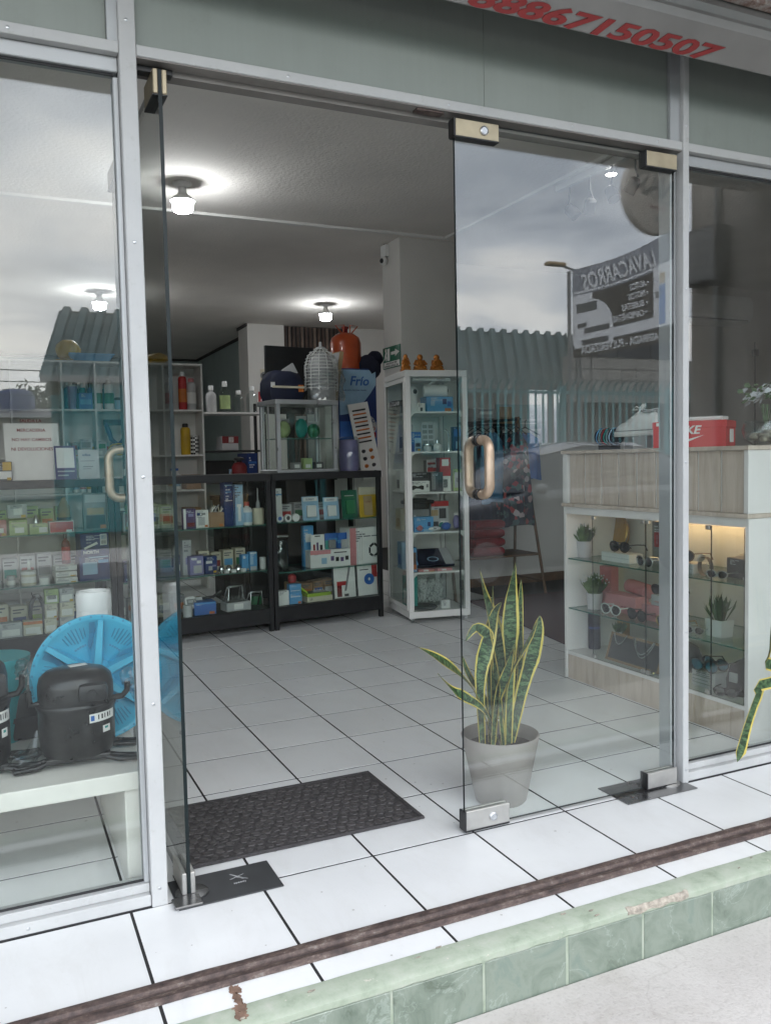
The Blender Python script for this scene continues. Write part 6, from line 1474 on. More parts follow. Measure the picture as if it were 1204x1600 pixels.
carton('pale_carton', 'pale pink carton under black sunglasses', 'box', 'K', ((0.1442, 0.4778, 0.1508, 0.0616)[0], 0, .13, .05), .12, 'light_grey', (('T', 'miu miu', .4, .4, .3, 'pink'),), .08, KZ2 + .079)
spectacles('black cat eye sunglasses on the pale pink carton', (0.1416, 0.5366, 0.1290, 0.0553), .13, 'lens_dark', 'black_plastic', KZ2 + .1295)
spectacles('white framed sunglasses in front of the pink cartons', (0.4118, 0.3719, 0.2111, 0.0618), .05, 'lens_dark', 'white_plastic', KZ2)
spectacles('black framed sunglasses next to the white pair', (0.2328, 0.3787, 0.2134, 0.0594), .06, 'lens_dark', 'black_plastic', KZ2, -6)
spectacles('thin rimmed brown sunglasses on the lower glass shelf', (0.0140, 0.3700, 0.1727, 0.0685), .05, 'lens_dark', 'gold', KZ2)
spectacles('black sunglasses at the mullion on the lower glass shelf', (-0.1484, 0.3849, 0.0686, 0.0515), .05, 'lens_dark', 'silver', KZ2, 14)
pot_plant('succulent', 'dry succulent in a white square pot on the lower glass shelf', (-0.2208, 0.4134, 0.1567, 0.0764), .13, KZ2, 'white_plastic', 'foliage', 60, .08, .12, square=True)
# cabinet floor
KZ0 = .1468
S('candle_jar', 'tall dark blue cylinder on the cabinet floor', 'canister', 'K', (0.6653, 0.0806, 0.1025, 0.2430), .12, [('body', 'navy', [(.95, 0), (1, .02), (1, .97), (.95, 1)]), ('band', 'deep_blue', [(1.01, .45), (1.01, .5)])], None, z=KZ0)
S('gold_canister', 'tall gold cylinder behind the little blackboard', 'canister', 'K', (0.5533, 0.0750, 0.1066, 0.2431), .22, [('body', 'gold', [(.95, 0), (1, .02), (1, .9)]), ('lid', 'black_plastic', [(1.02, .9), (1.02, 1)])], None, z=KZ0)
pot_plant('faux_plant', 'small leafy sprig on top of the little blackboard', ((0.4517, 0.1853, 0.1384, 0.0664)[0], 0, .05, .13), .14, KZ0, 'light_grey', 'foliage', 60, .05, .06)
r_ = (0.2624, 0.1007, 0.3816, 0.1364); lo, a = place('K', r_[0], .05, KZ0)
o = thing('blackboard', 'little wood framed blackboard with silver necklaces hung on it', 'blackboard', lo, a); o.rotation_euler.x = R(-18)
w_, h_ = r_[2], r_[3] * 1.05
part('slate', MB().box(-w_ / 2 + .012, w_ / 2 - .012, .002, .010, .012, h_ - .012), 'dark_grey', o)
part('frame', MB().box(-w_ / 2, w_ / 2, -.001, .012, 0, .013).box(-w_ / 2, w_ / 2, -.001, .012, h_ - .013, h_).box(-w_ / 2, -w_ / 2 + .013, -.001, .012, .0135, h_ - .0135).box(w_ / 2 - .013, w_ / 2, -.001, .012, .0135, h_ - .0135), 'kraft', o)
for x0, x1, dip in ((-.42, -.18, .05), (-.05, .32, .07), (-.02, .34, .085)):
    part('necklace', MB().tube([(w_ * (x0 + (x1 - x0) * t), -.006, h_ - .004 - dip * 4 * t * (1 - t)) for t in [i / 14 for i in range(15)]], .0028, 6), 'silver', o, 50)
o = thing('chrome_watch', 'chrome wrist watch lying in front of the little blackboard', 'watch', *place('K', (0.0926, 0.0936, 0.1289, 0.0824)[0], .03, KZ0))
part('dial', MB().lathe([(.022, 0), (.024, .008), (.018, .014)], 18), 'chrome', o, 40)
part('bracelet', MB().tube([(-.075, .0, .005), (-.03, -.002, .006), (.03, .002, .006), (.075, .0, .005)], .010, 8, flat=.4), 'silver', o, 50)
r_ = (-0.1866, 0.0957, 0.1645, 0.0689)
carton('clear_case', 'pale printed case stacked under mirrored sunglasses', 'case', 'K', (r_[0], 0, r_[2], .075), .07, 'light_grey', ((.05, .8, .6, .65, 'mid_grey'), (.05, .7, .4, .44, 'mid_grey'), (.05, .8, .2, .24, 'mid_grey')), .10, KZ0)
spectacles('sunglasses with bright turquoise mirror lenses on the cabinet floor', (-0.2052, 0.1823, 0.1548, 0.0629), .12, 'lens_mirror', 'black_plastic', KZ0 + .0755)
spectacles('blue mirrored sunglasses in front of the turquoise pair', (-0.2074, 0.1509, 0.1703, 0.0542), .05, 'lens_mirror', 'black_plastic', KZ0 + .0755, 5)
spectacles('dark wrap sunglasses standing beside the pale printed case', (-0.3429, 0.1222, 0.0903, 0.0826), .04, 'lens_dark', 'black_plastic', KZ0, 30)
lo, a = place('K', (-0.3090, 0.0572, 0.0870, 0.2025)[0], .22, KZ0); o = cap('black cap with white emblem on the cabinet floor', lo, a, 'black_matte', 1.15)
part('emblem', MB().box(-.02, .02, -.104, -.094, .045, .085), 'light_grey', o)
lo, a = place('K', (0.1214, 0.0825, 0.1607, 0.0783)[0], .24, KZ0); cap('dark cap at the back of the cabinet floor', lo, a, 'dark_grey', 1.15)

# ---- on top of the cabinet
KT = 1.2085
o = thing('bracelet_roll', 'dark roll hung with bracelets on the cabinet top', 'bracelet stand', *place('K', (0.5460, 1.2111, 0.1565, 0.1118)[0], .16, KT))
part('roll', MB().tube([(-.075, 0, .068), (-.07, 0, .068), (.07, 0, .068), (.075, 0, .068)], [.03, .04, .04, .03], 18), 'cloth_navy', o, 50)
part('stand', MB().box(-.05, .05, -.03, .03, 0, .028), 'black_plastic', o)
for k in range(6): part('bracelet', MB().tube([(-.05 + .02 * k + .004 * math.sin(3 * t), .043 * math.cos(t), .068 + .043 * math.sin(t)) for t in [2 * math.pi * i / 18 for i in range(18)]], .003, 5, True), ('sky_blue', 'silver', 'red', 'turquoise', 'silver', 'light_blue')[k], o, 50)
r_ = (0.3046, 1.2035, 0.1921, 0.0687)
carton('shoe_stand', 'pale block stand under the white sneaker', 'stand', 'K', (r_[0], 0, r_[2], .062), .12, 'light_grey', ((.0, .4, 0, 1, 'mid_grey'),), .11, KT)
o = thing('white_sneaker', 'white lace up sneaker with its heel raised on the pale stand', 'shoe', *place('K', (0.3253, 1.2725, 0.2980, 0.1191)[0], .165, KT + .0625))
prof = [(-.150, .022, .040), (-.140, .034, .056), (-.115, .042, .068), (-.075, .045, .076), (-.045, .044, .090), (-.01, .041, .112), (.025, .038, .128), (.055, .036, .120), (.09, .035, .116), (.12, .032, .122), (.14, .022, .118)]
def shoe_sec(x, hw, top):
    q = []
    for i in range(20):
        t = 2 * math.pi * i / 20; c_, s_ = math.cos(t), math.sin(t)
        q.append((x, hw * (abs(c_) ** .7) * (1 if c_ > 0 else -1) * (1 - .25 * max(0, s_)), .02 + (top - .02) * (max(0, s_) ** .7)))
    return q
part('upper', MB().ring([shoe_sec(*p_) for p_ in prof]), 'white_plastic', o, 70)
part('sole', MB().ring([[(x * 1.03, hw * 1.14 * s_, z_) for s_, z_ in ((-.96, 0), (.96, 0), (1, .026), (-1, .026))] for x, hw, top in prof]), 'white_paper', o, 60, .002)
lc = MB()
for k in range(5): lc.tube([(-.060 + .019 * k, -.030, .072 + .009 * k), (-.056 + .019 * k, 0, .092 + .0105 * k), (-.060 + .019 * k, .030, .072 + .009 * k)], .0035, 6)
for s_ in (-1, 1): lc.tube([(.015, 0, .132), (.0, s_ * .02, .145), (-.015, s_ * .03, .130), (.005, s_ * .012, .130)], .003, 6)
part('laces', lc, 'white_paper', o, 50)
part('collar', MB().tube([(.075 + .052 * math.cos(t), .025 * math.sin(t), .122 + .004 * math.cos(2 * t)) for t in [2 * math.pi * i / 16 for i in range(16)]], .006, 6, True), 'light_grey', o, 50)
part('opening', MB().ell((.075, 0, .121), (.046, .021, .005), 16, 6), 'dark_grey', o, 60)
part('tongue', MB().tube([(-.005, 0, .105), (.022, 0, .135), (.034, 0, .158)], [.012, .018, .012], 10, flat=.4), 'white_plastic', o, 60)
part('sole_line', MB().ring([[(x * 1.032, hw * 1.15 * s_, z_) for s_, z_ in ((-1, .0262), (1, .0262), (1, .0295), (-1, .0295))] for x, hw, top in prof]), 'mid_grey', o)
part('heel_tab', MB().box(.128, .146, -.012, .012, .05, .125), 'light_grey', o, None, .004)
part('eyelet_panel', MB().ring([[(-.06 + .095 * t, sg * (.0415 - .006 * t), .055 + .045 * t), (-.06 + .095 * t, sg * (.033 - .006 * t), .078 + .046 * t)] for t in (0, .5, 1) for sg in (1,)], False, False, 0, False), 'light_grey', o)
(bxy, bxz) = (-0.0601, 1.2542)
w_, h_ = .318, .118
lo, a = (1.865, bxy, KT), R(-58)
o = thing('shoe_box', 'red shoe box with white swoosh and lettering on the cabinet top', 'shoe box', lo, a)
part('box', MB().box(-w_ / 2, w_ / 2, 0, .20, 0, h_ - .002), 'shoe_red', o, bev=.002)
part('lid', MB().box(-w_ / 2 - .003, w_ / 2 + .003, -.0025, .2025, h_ - .032, h_), 'shoe_red', o, bev=.002)
text('lettering', 'NIKE', o, (-w_ * .02, -.0035, h_ * .66), FRONT, w_ * .40, 'white_paper', h_ * .32, .0006, .03, .25)
sw = [(-.30, .34), (-.33, .14), (-.27, .05), (-.15, .10), (.18, .46), (-.14, .24), (-.24, .24), (-.30, .34)][:-1]
part('swoosh', MB().prism([(w_ * p[0] + .012, h_ * p[1]) for p in sw], -.0035, -.0026), 'white_paper', o)
part('price_label', MB().box(-w_ * .45, -w_ * .38, -.0034, -.0026, h_ * .84, h_ * .96), 'white_paper', o)
part('end_label', MB().box(w_ / 2 + .0032, w_ / 2 + .0045, .06, .14, .02, h_ - .04), 'white_paper', o)
solo('paper_lid', 'loose white card lying on the red shoe box', 'card', MB().box(-.12, .12, -.05, .05, 0, .018).box(-.11, .11, -.052, -.05, .002, .012), 'white_paper', (lo[0] + .085, lo[1] + .03, KT + h_ + .001), (0, 0, R(-60)), None, .003)
o = thing('dark_handbag', 'small dark handbag behind the white sneaker', 'bag', *place('K', (0.3113, 1.3219, 0.0938, 0.0793)[0], .31, KT))
part('body', MB().box(-.07, .07, -.03, .03, 0, .14), 'black_matte', o, bev=.015)
part('handle', MB().tube([(-.05, 0, .13), (-.03, 0, .20), (.03, 0, .20), (.05, 0, .13)], .007, 8), 'black_matte', o, 50)
lo, a = place('K', (-0.3686, 1.2084, 0.0924, 0.1905)[0] - .05, .18, KT)
o = thing('flower_bowl', 'glass bowl of pebbles with white artificial flowers on the cabinet top', 'flowers', lo, a)
part('bowl', MB().lathe([(.05, 0), (.085, .03), (.095, .065), (.082, .10), (.078, .10), (.09, .065), (.08, .032), (.04, .006)], 22), 'clear_plastic', o, 50)
random.seed(8)
for k in range(22):
    t = random.uniform(0, 6.28); rr = random.uniform(0, .055)
    part('pebble', MB().ell((rr * math.cos(t), rr * math.sin(t), .022 + .035 * random.random() * (1 - rr * 8)), (.019, .015, .012), 10, 6, 0, .1), 'pebble', o, 60)
fl_, lf = MB(), MB()
for k in range(60):
    t = random.uniform(0, 6.28); ph_ = random.uniform(.2, 1.5); rr = random.uniform(.06, .105)
    c = Vector((rr * math.cos(t) * math.cos(ph_ - .3), rr * math.sin(t) * math.cos(ph_ - .3), .15 + rr * math.sin(ph_)))
    tgt, s_ = (fl_, random.uniform(.012, .022)) if k % 5 < 3 else (lf, random.uniform(.02, .035))
    e1 = Vector((random.uniform(-1, 1), random.uniform(-1, 1), random.uniform(-.5, .5))).normalized(); e2 = e1.orthogonal().normalized()
    n_ = 5 if tgt is fl_ else 2
    for i in range(n_):
        d_ = e1 * math.cos(2 * math.pi * i / n_) + e2 * math.sin(2 * math.pi * i / n_); q_ = e1.cross(e2).cross(d_) * .4
        tgt.add([c, c + d_ * s_ * .6 + q_ * s_, c + d_ * s_, c + d_ * s_ * .6 - q_ * s_], [(0, 1, 2, 3)])
for k in range(9): lf.tube([(0, 0, .05), (random.uniform(-.05, .05), random.uniform(-.05, .05), .17)], .002, 4)
tag(part('flowers', fl_, 'flower_white', o, recalc=False), kind='stuff'); tag(part('leaves', lf, 'foliage', o, recalc=False), kind='stuff')

# ================================================================== clothes corner behind the closed door
solo('red_carpet', 'dark red carpet on the floor behind the display tower', 'carpet', MB().prism([(2.20, 1.22), (3.9, 1.22), (3.9, 3.05), (2.52, 3.05)], .001, .010, 'z').box(2.525, 3.895, 3.0, 3.045, .0101, .012), 'red_carpet')
(xa, za), (xb, zb_) = (2.6417, 1.4573), (3.1780, 1.5057)
zr = 1.45
cr_ = thing('clothes_rack', 'black A frame clothes rack hung with dresses beside the tower', 'clothes rack', (2.95, 3.25, 0))
xe = (3.1780, 1.5057)[0] - 2.95
part('rail', MB().tube([(-.55, 0, (2.6540, 1.4573)[1]), (xe, 0, (3.1780, 1.5057)[1])], .012, 10), 'black_frame', cr_, 50)
zR = (3.1780, 1.5057)[1]
for x, dx in ((xe, .08), (-.55, -.02)):
    for s_ in (-1, 1): part('leg', MB().tube([(x - .03, -.015 * s_, zR + .02), (x + dx, -.24 * s_, .0125)], .013, 8), 'wood_brown', cr_, 50)
    part('foot_bar', MB().tube([(x + dx * .9, -.21, .12), (x + dx * .9, .21, .12)], .010, 8), 'wood_brown', cr_, 50)
part('low_shelf', MB().box(-.55, xe + .05, -.20, .20, .34, .36), 'wood_brown', cr_, bev=.003)
def garment(label, x, y, z0, z1, wt, wb, m, depth=.07, name='hanging_garment', wave=5, rz=0, sleeve=None):
    o = thing(name, label, 'garment', (x, y, 0), rz, 'clothes hanging on the A frame rack')
    rows = []; N = 36
    for k in range(9):
        t = k / 8; z = z1 + (z0 - z1) * t; w_ = wt + (wb - wt) * t ** .8; w_ *= (.35 + .65 * min(1, t * 9))
        rows.append([(w_ / 2 * math.cos(a) + .006 * t * math.sin(wave * a + x * 20), depth / 2 * (.5 + .8 * t) * math.sin(a) * (1 + .35 * t * math.sin(wave * a * 1.3 + x * 9)), z + .012 * t * math.sin(3 * a)) for a in [2 * math.pi * i / N for i in range(N)]])
    part('cloth', MB().ring(rows), m, o, 70)
    part('hanger', MB().tube([(-wt * .55, 0, z1 - .02), (0, 0, z1 + .05), (wt * .55, 0, z1 - .02)], .006, 6).tube([(0, 0, z1 + .05), (0, 0, z1 + .10), (.018, 0, z1 + .115)], .003, 6), 'black_frame', o, 50)
    if sleeve: part('sleeve', MB().tube([(-wt * .5, 0, z1 - .03), (-wt * .62, -.01, z1 - .2), (-wt * .6, -.02, z1 - .42)], [.05, .055, .045], 10), sleeve, o, 60)
    return o
ztp = zR - .115
garment('dark floral dress with red and white flowers, nearest the rack end', (3.0692, 1.2566)[0], 3.15, .60, ztp, .20, .34, 'floral_cloth', .12)
garment('dark navy floral skirt hanging behind the floral dress', (3.0245, 1.2591)[0], 3.24, .66, ztp, .20, .30, 'floral_cloth', .10, wave=7)
garment('bright blue shirt hanging near the end of the rack', (3.3018, 1.2574)[0], 3.36, .98, ztp, .28, .32, 'blue', .10, sleeve='blue')
garment('dull blue tunic hanging in the middle of the rack', (2.8461, 1.2602)[0], 3.18, .80, ztp, .20, .26, 'cloth_blue', .10)
garment('black coat hanging beside the display tower', (2.7700, 1.2621)[0], 3.22, .52, ztp, .22, .28, 'cloth_navy', .12)
garment('grey cardigan hanging behind the display tower', (2.7552, 1.2640)[0], 3.30, .72, ztp, .22, .30, 'cloth_grey', .10)
for k in range(4):
    zk = .3605 + .075 * k
    o = thing('folded_clothes', ('dark red folded jumper at the bottom of its pile', 'dark red folded jumper second from the bottom of its pile', 'dark red folded jumper third in its pile', 'dark red folded jumper on top of its pile')[k], 'clothes', ((2.7312, 0.3981)[0], 3.20, zk), R((-3, 2, -1, 3)[k]))
    part('cloth', MB().box(-.15, .15, -.14, .14, 0, .073), 'cloth_red', o, 60, .022)
    part('fold', MB().tube([(-.145, -.135, .037), (.145, -.135, .037)], .026, 10), 'cloth_red', o, 60)
o = thing('price_poster', 'pale printed poster on the wall above the clothes rack', 'poster', ((3.4547, 1.4397, 0.4913, 0.2237)[0], 3.695, (3.4547, 1.4397, 0.4913, 0.2237)[1]))
w_, h_ = (3.4547, 1.4397, 0.4913, 0.2237)[2:4]
part('sheet', MB().box(-w_ / 2, w_ / 2, -.006, 0, 0, h_), 'wall_cool', o)
part('portrait', MB().box(-w_ * .42, -w_ * .15, -.0072, -.006, h_ * .1, h_ * .9), 'tan', o)
part('text_line', MB().box(-.0, w_ * .4, -.0072, -.006, h_ * .2, h_ * .24).box(-.0, w_ * .4, -.0072, -.006, h_ * .35, h_ * .38), 'white_paper', o)
carton('bag_pile', 'pile of white printed bags on the wall shelf above the rack', 'bags', 'S', (2.9874, 1.4792, 0.2169, 0.1348), 3.5, 'light_grey', ((.1, .9, .2, .35, 'mid_grey'), (.2, .8, .6, .8, 'white_paper')), .12)
solo('wall_shelf', 'narrow dark wall shelf under the white printed bags', 'shelf', MB().box(-.55, .30, 0, .22, -.022, 0).box(-.5, -.48, .1, .2, -.15, -.022).box(.2, .22, .1, .2, -.15, -.022), 'black_frame', ((2.9874, 1.4792, 0.2169, 0.1348)[0], 3.48, (2.9874, 1.4792, 0.2169, 0.1348)[1] - .0005))
# air conditioner on the far wall
r_ = (5.7238, 2.4920, 0.6245, 0.4159)
o = thing('air_conditioner', 'white split air conditioner on the wall behind the shoe box', 'air conditioner', (r_[0], 3.698, r_[1]))
w_, h_ = r_[2] + .35, .28
part('casing', MB().ring([[(x, -.001, 0), (x, -.15, .02), (x, -.20, .08), (x, -.20, .22), (x, -.17, h_), (x, -.001, h_)] for x in (-w_ / 2, w_ / 2)]), 'white_plastic', o, 30)
part('louvre', MB().box(-w_ / 2 + .04, w_ / 2 - .04, -.175, -.165, .035, .06), 'mid_grey', o, None, 0)
part('status_lamp', MB().box(-w_ * .30, -w_ * .18, -.2015, -.20, .20, .212), 'white_paper', o)
o = thing('wall_conduit', 'dark cable running down the wall beside the air conditioner', 'cable', ((6.4526, 2.7815)[0], 3.69, 0))
part('cable', MB().tube([(0, 0, 2.35), (0, -.005, 1.6), (.01, 0, 1.0)], .006, 6), 'dark_grey', o)
part('junction', MB().box(-.035, .035, -.02, .009, 2.2, 2.27), 'dark_grey', o, bev=.004)

# ================================================================== potted snake plants
def snake_leaf(parent, pts, w, twist=0., shape=.5, curl=.25):
    """leaf blade from base to tip: a folded strip with a point; uv.x across, uv.y along"""
    P = [Vector(p) for p in pts]
    # resample with a smooth curve
    N = 16; C_ = []
    for i in range(N + 1):
        t = i / N * (len(P) - 1); k = min(int(t), len(P) - 2); f_ = t - k
        p0, p1, p2, p3 = P[max(k - 1, 0)], P[k], P[k + 1], P[min(k + 2, len(P) - 1)]
        C_.append(.5 * ((2 * p1) + (p2 - p0) * f_ + (2 * p0 - 5 * p1 + 4 * p2 - p3) * f_ ** 2 + (3 * p1 - p0 - 3 * p2 + p3) * f_ ** 3))
    L = sum((C_[i + 1] - C_[i]).length for i in range(N))
    m = MB(); m.uv = []; rows = []; na = 5
    for i in range(N + 1):
        t = i / N
        d = (C_[min(i + 1, N)] - C_[max(i - 1, 0)]).normalized()
        sd_ = d.cross(Vector((math.sin(twist + t * .5), -math.cos(twist + t * .5), 0)))
        if sd_.length < .05: sd_ = d.orthogonal()
        sd_.normalize(); nn = sd_.cross(d).normalized()
        ww = w / 2 * (min(1, .38 + 1.1 * t) if t < shape else max(0.02, 1 - ((t - shape) / (1 - shape)) ** 2.2))
        ph_ = len(parent.children) * 1.7
        for j in range(na):
            q = j / (na - 1) * 2 - 1
            wv_ = 1 + .10 * math.sin(9 * t + ph_ + 2.2 * (q > 0)) * min(1, t * 3)
            m.v.append(tuple(C_[i] + sd_ * ww * q * wv_ + nn * ww * (curl * (q * q) + .22 * q * math.sin(7 * t + ph_)) + nn * .0022)); m.uv.append((j / (na - 1), t * L * 2.2))
    n1 = len(m.v)
    for i in range(N + 1):
        for j in range(na):
            v_ = Vector(m.v[i * na + j]); q = abs(j / (na - 1) * 2 - 1)
            d = (C_[min(i + 1, N)] - C_[max(i - 1, 0)]).normalized()
            m.v.append(tuple(v_ - Vector((math.sin(twist), -math.cos(twist), 0)) * -.0035 * (1 - q) + Vector((0, .0004, 0)))); m.uv.append(m.uv[i * na + j])
    for i in range(N):
        for j in range(na - 1):
            a, b = i * na + j, (i + 1) * na + j
            m.f.append((a, a + 1, b + 1, b)); m.mi.append(0)
            m.f.append((n1 + a, n1 + b, n1 + b + 1, n1 + a + 1)); m.mi.append(0)
    return part('leaf', m, 'snake_leaf', parent, 80, recalc=False)
def pot(parent, r0, r1, h):
    part('pot', MB().lathe([(r0 * .94, 0), (r0, .006), (r1, h - .004), (r1 - .002, h), (r1 - .006, h), (r1 - .009, h - .02), (r0 - .002, .02)], 48, cap1=True), 'pot_taupe', parent, 50)
    part('soil', MB().lathe([(r1 * .93, h * .80), (r1 * .5, h * .83), (.004, h * .835)], 28), 'soil', parent, 50)
PX, PY = .567, -.515
sp_ = thing('snake_plant', 'snake plant with yellow edged leaves in a taupe pot behind the glass door', 'plant', (PX, PY, 0))
PH = (0.5806, 0.2334)[1]
pot(sp_, .088, .134, PH)
def lv(lst): return [(x - PX, d, z) for (x, z), d in lst]
LEAVES = [
 (.052, 0.0, [((0.5997, 0.2437), -.01), ((0.5971, 0.4232), -.012), ((0.5993, 0.5785), -.012), ((0.6064, 0.7105), -.01), ((0.6286, 0.8190), -.01)]),
 (.050, 0.25, [((0.5930, 0.2475), .02), ((0.5903, 0.4172), .02), ((0.5592, 0.5885), .02), ((0.5229, 0.7136), .025), ((0.5092, 0.8047), .03)]),
 (.044, -.5, [((0.6219, 0.2374), .0), ((0.6473, 0.3581), -.01), ((0.6780, 0.4783), -.02), ((0.7032, 0.5770), -.03), ((0.7146, 0.6323), -.03)]),
 (.046, .6, [((0.5419, 0.2554), -.03), ((0.5645, 0.3964), -.04), ((0.6045, 0.4912), -.045), ((0.6578, 0.5741), -.05), ((0.6955, 0.6373), -.05)]),
 (.040, -.3, [((0.4728, 0.2493), .0), ((0.4874, 0.3688), .0), ((0.4989, 0.4555), .01), ((0.5283, 0.5512), .015), ((0.5579, 0.6473), .02), ((0.5918, 0.6839), .02)]),
 (.036, .2, [((0.5477, 0.2460), .02), ((0.5549, 0.3794), .02), ((0.5624, 0.5344), .03), ((0.5590, 0.6456), .035), ((0.5681, 0.7376), .04)]),
 (.030, 0., [((0.6614, 0.2246), .03), ((0.6689, 0.3797), .035), ((0.6737, 0.5390), .04), ((0.6779, 0.6522), .04), ((0.6872, 0.7510), .045)]),
 (.034, .9, [((0.5313, 0.2514), .0), ((0.4748, 0.3705), .0), ((0.4019, 0.4633), .01), ((0.3301, 0.5195), .01), ((0.2621, 0.5615), .01)]),
 (.026, .7, [((0.5493, 0.2432), -.03), ((0.4872, 0.3255), -.03), ((0.4063, 0.3893), -.04), ((0.3535, 0.4224), -.05), ((0.2973, 0.4851), -.05)]),
 (.030, -.8, [((0.5439, 0.3648), .03), ((0.5481, 0.4651), .03), ((0.5418, 0.5552), .02), ((0.5142, 0.5914), .01), ((0.4715, 0.6091), .0), ((0.4283, 0.5697), -.01)]),
 (.024, .3, [((0.5694, 0.2353), .04), ((0.5298, 0.3468), .04), ((0.4799, 0.4136), .04), ((0.4532, 0.4678), .04), ((0.4439, 0.5063), .04)]),
 (.036, .1, [((0.4923, 0.2439), -.035), ((0.5243, 0.3492), -.04), ((0.5615, 0.4543), -.045), ((0.5936, 0.5497), -.05)]),
 (.026, -.4, [((0.6198, 0.2189), .05), ((0.6484, 0.3571), .05), ((0.6714, 0.4688), .05), ((0.6808, 0.5706), .05), ((0.6689, 0.6742), .05)]),
 (.030, .5, [((0.5482, 0.2462), -.04), ((0.5344, 0.3478), -.045), ((0.5303, 0.4143), -.05), ((0.5236, 0.4700), -.05)]),
]
for w_, tw_, pts in LEAVES:
    pp = lv(pts)
    pp[0] = (pp[0][0] * .75, pp[0][1], PH * .78)
    snake_leaf(sp_, pp, w_ * 1.42, tw_)
# the second plant stands on the step beyond the right pane; one leaf hangs over the sill
qx, qy = 2.02, -.93
sq = thing('snake_plant', 'snake plant outside the right pane with a leaf drooping over the sill', 'plant', (qx, qy, 0))
pot(sq, .095, .140, .30)
def lq(lst): return [(x - qx, y - qy, z) for (x, z), y in lst]
dl_ = lq([((1.4118, 0.0660), -.76), ((1.4505, 0.2042), -.77), ((1.4894, 0.3070), -.78), ((1.5174, 0.3526), -.80)])
snake_leaf(sq, [(-.02, .02, .25), (-.06, .05, .36)] + dl_[::-1], .052, -.35, .93)
up_ = lq([((1.5490, 0.4096), -.80), ((1.5227, 0.4711), -.80), ((1.5413, 0.5390), -.80)])
snake_leaf(sq, [(.0, .0, .25), (-.05, .04, .40), (up_[0][0], up_[0][1], up_[0][2]), up_[1], (up_[2][0], up_[2][1], up_[2][2] + .1)], .050, .2)
for k in range(6):
    a = k * 1.05
    snake_leaf(sq, [(.03 * math.cos(a), .03 * math.sin(a), .24), (.06 * math.cos(a) + .03, .06 * math.sin(a), .42), (.10 * math.cos(a) + .04, .10 * math.sin(a), .62 + .05 * (k % 3))], .045, a, .55)

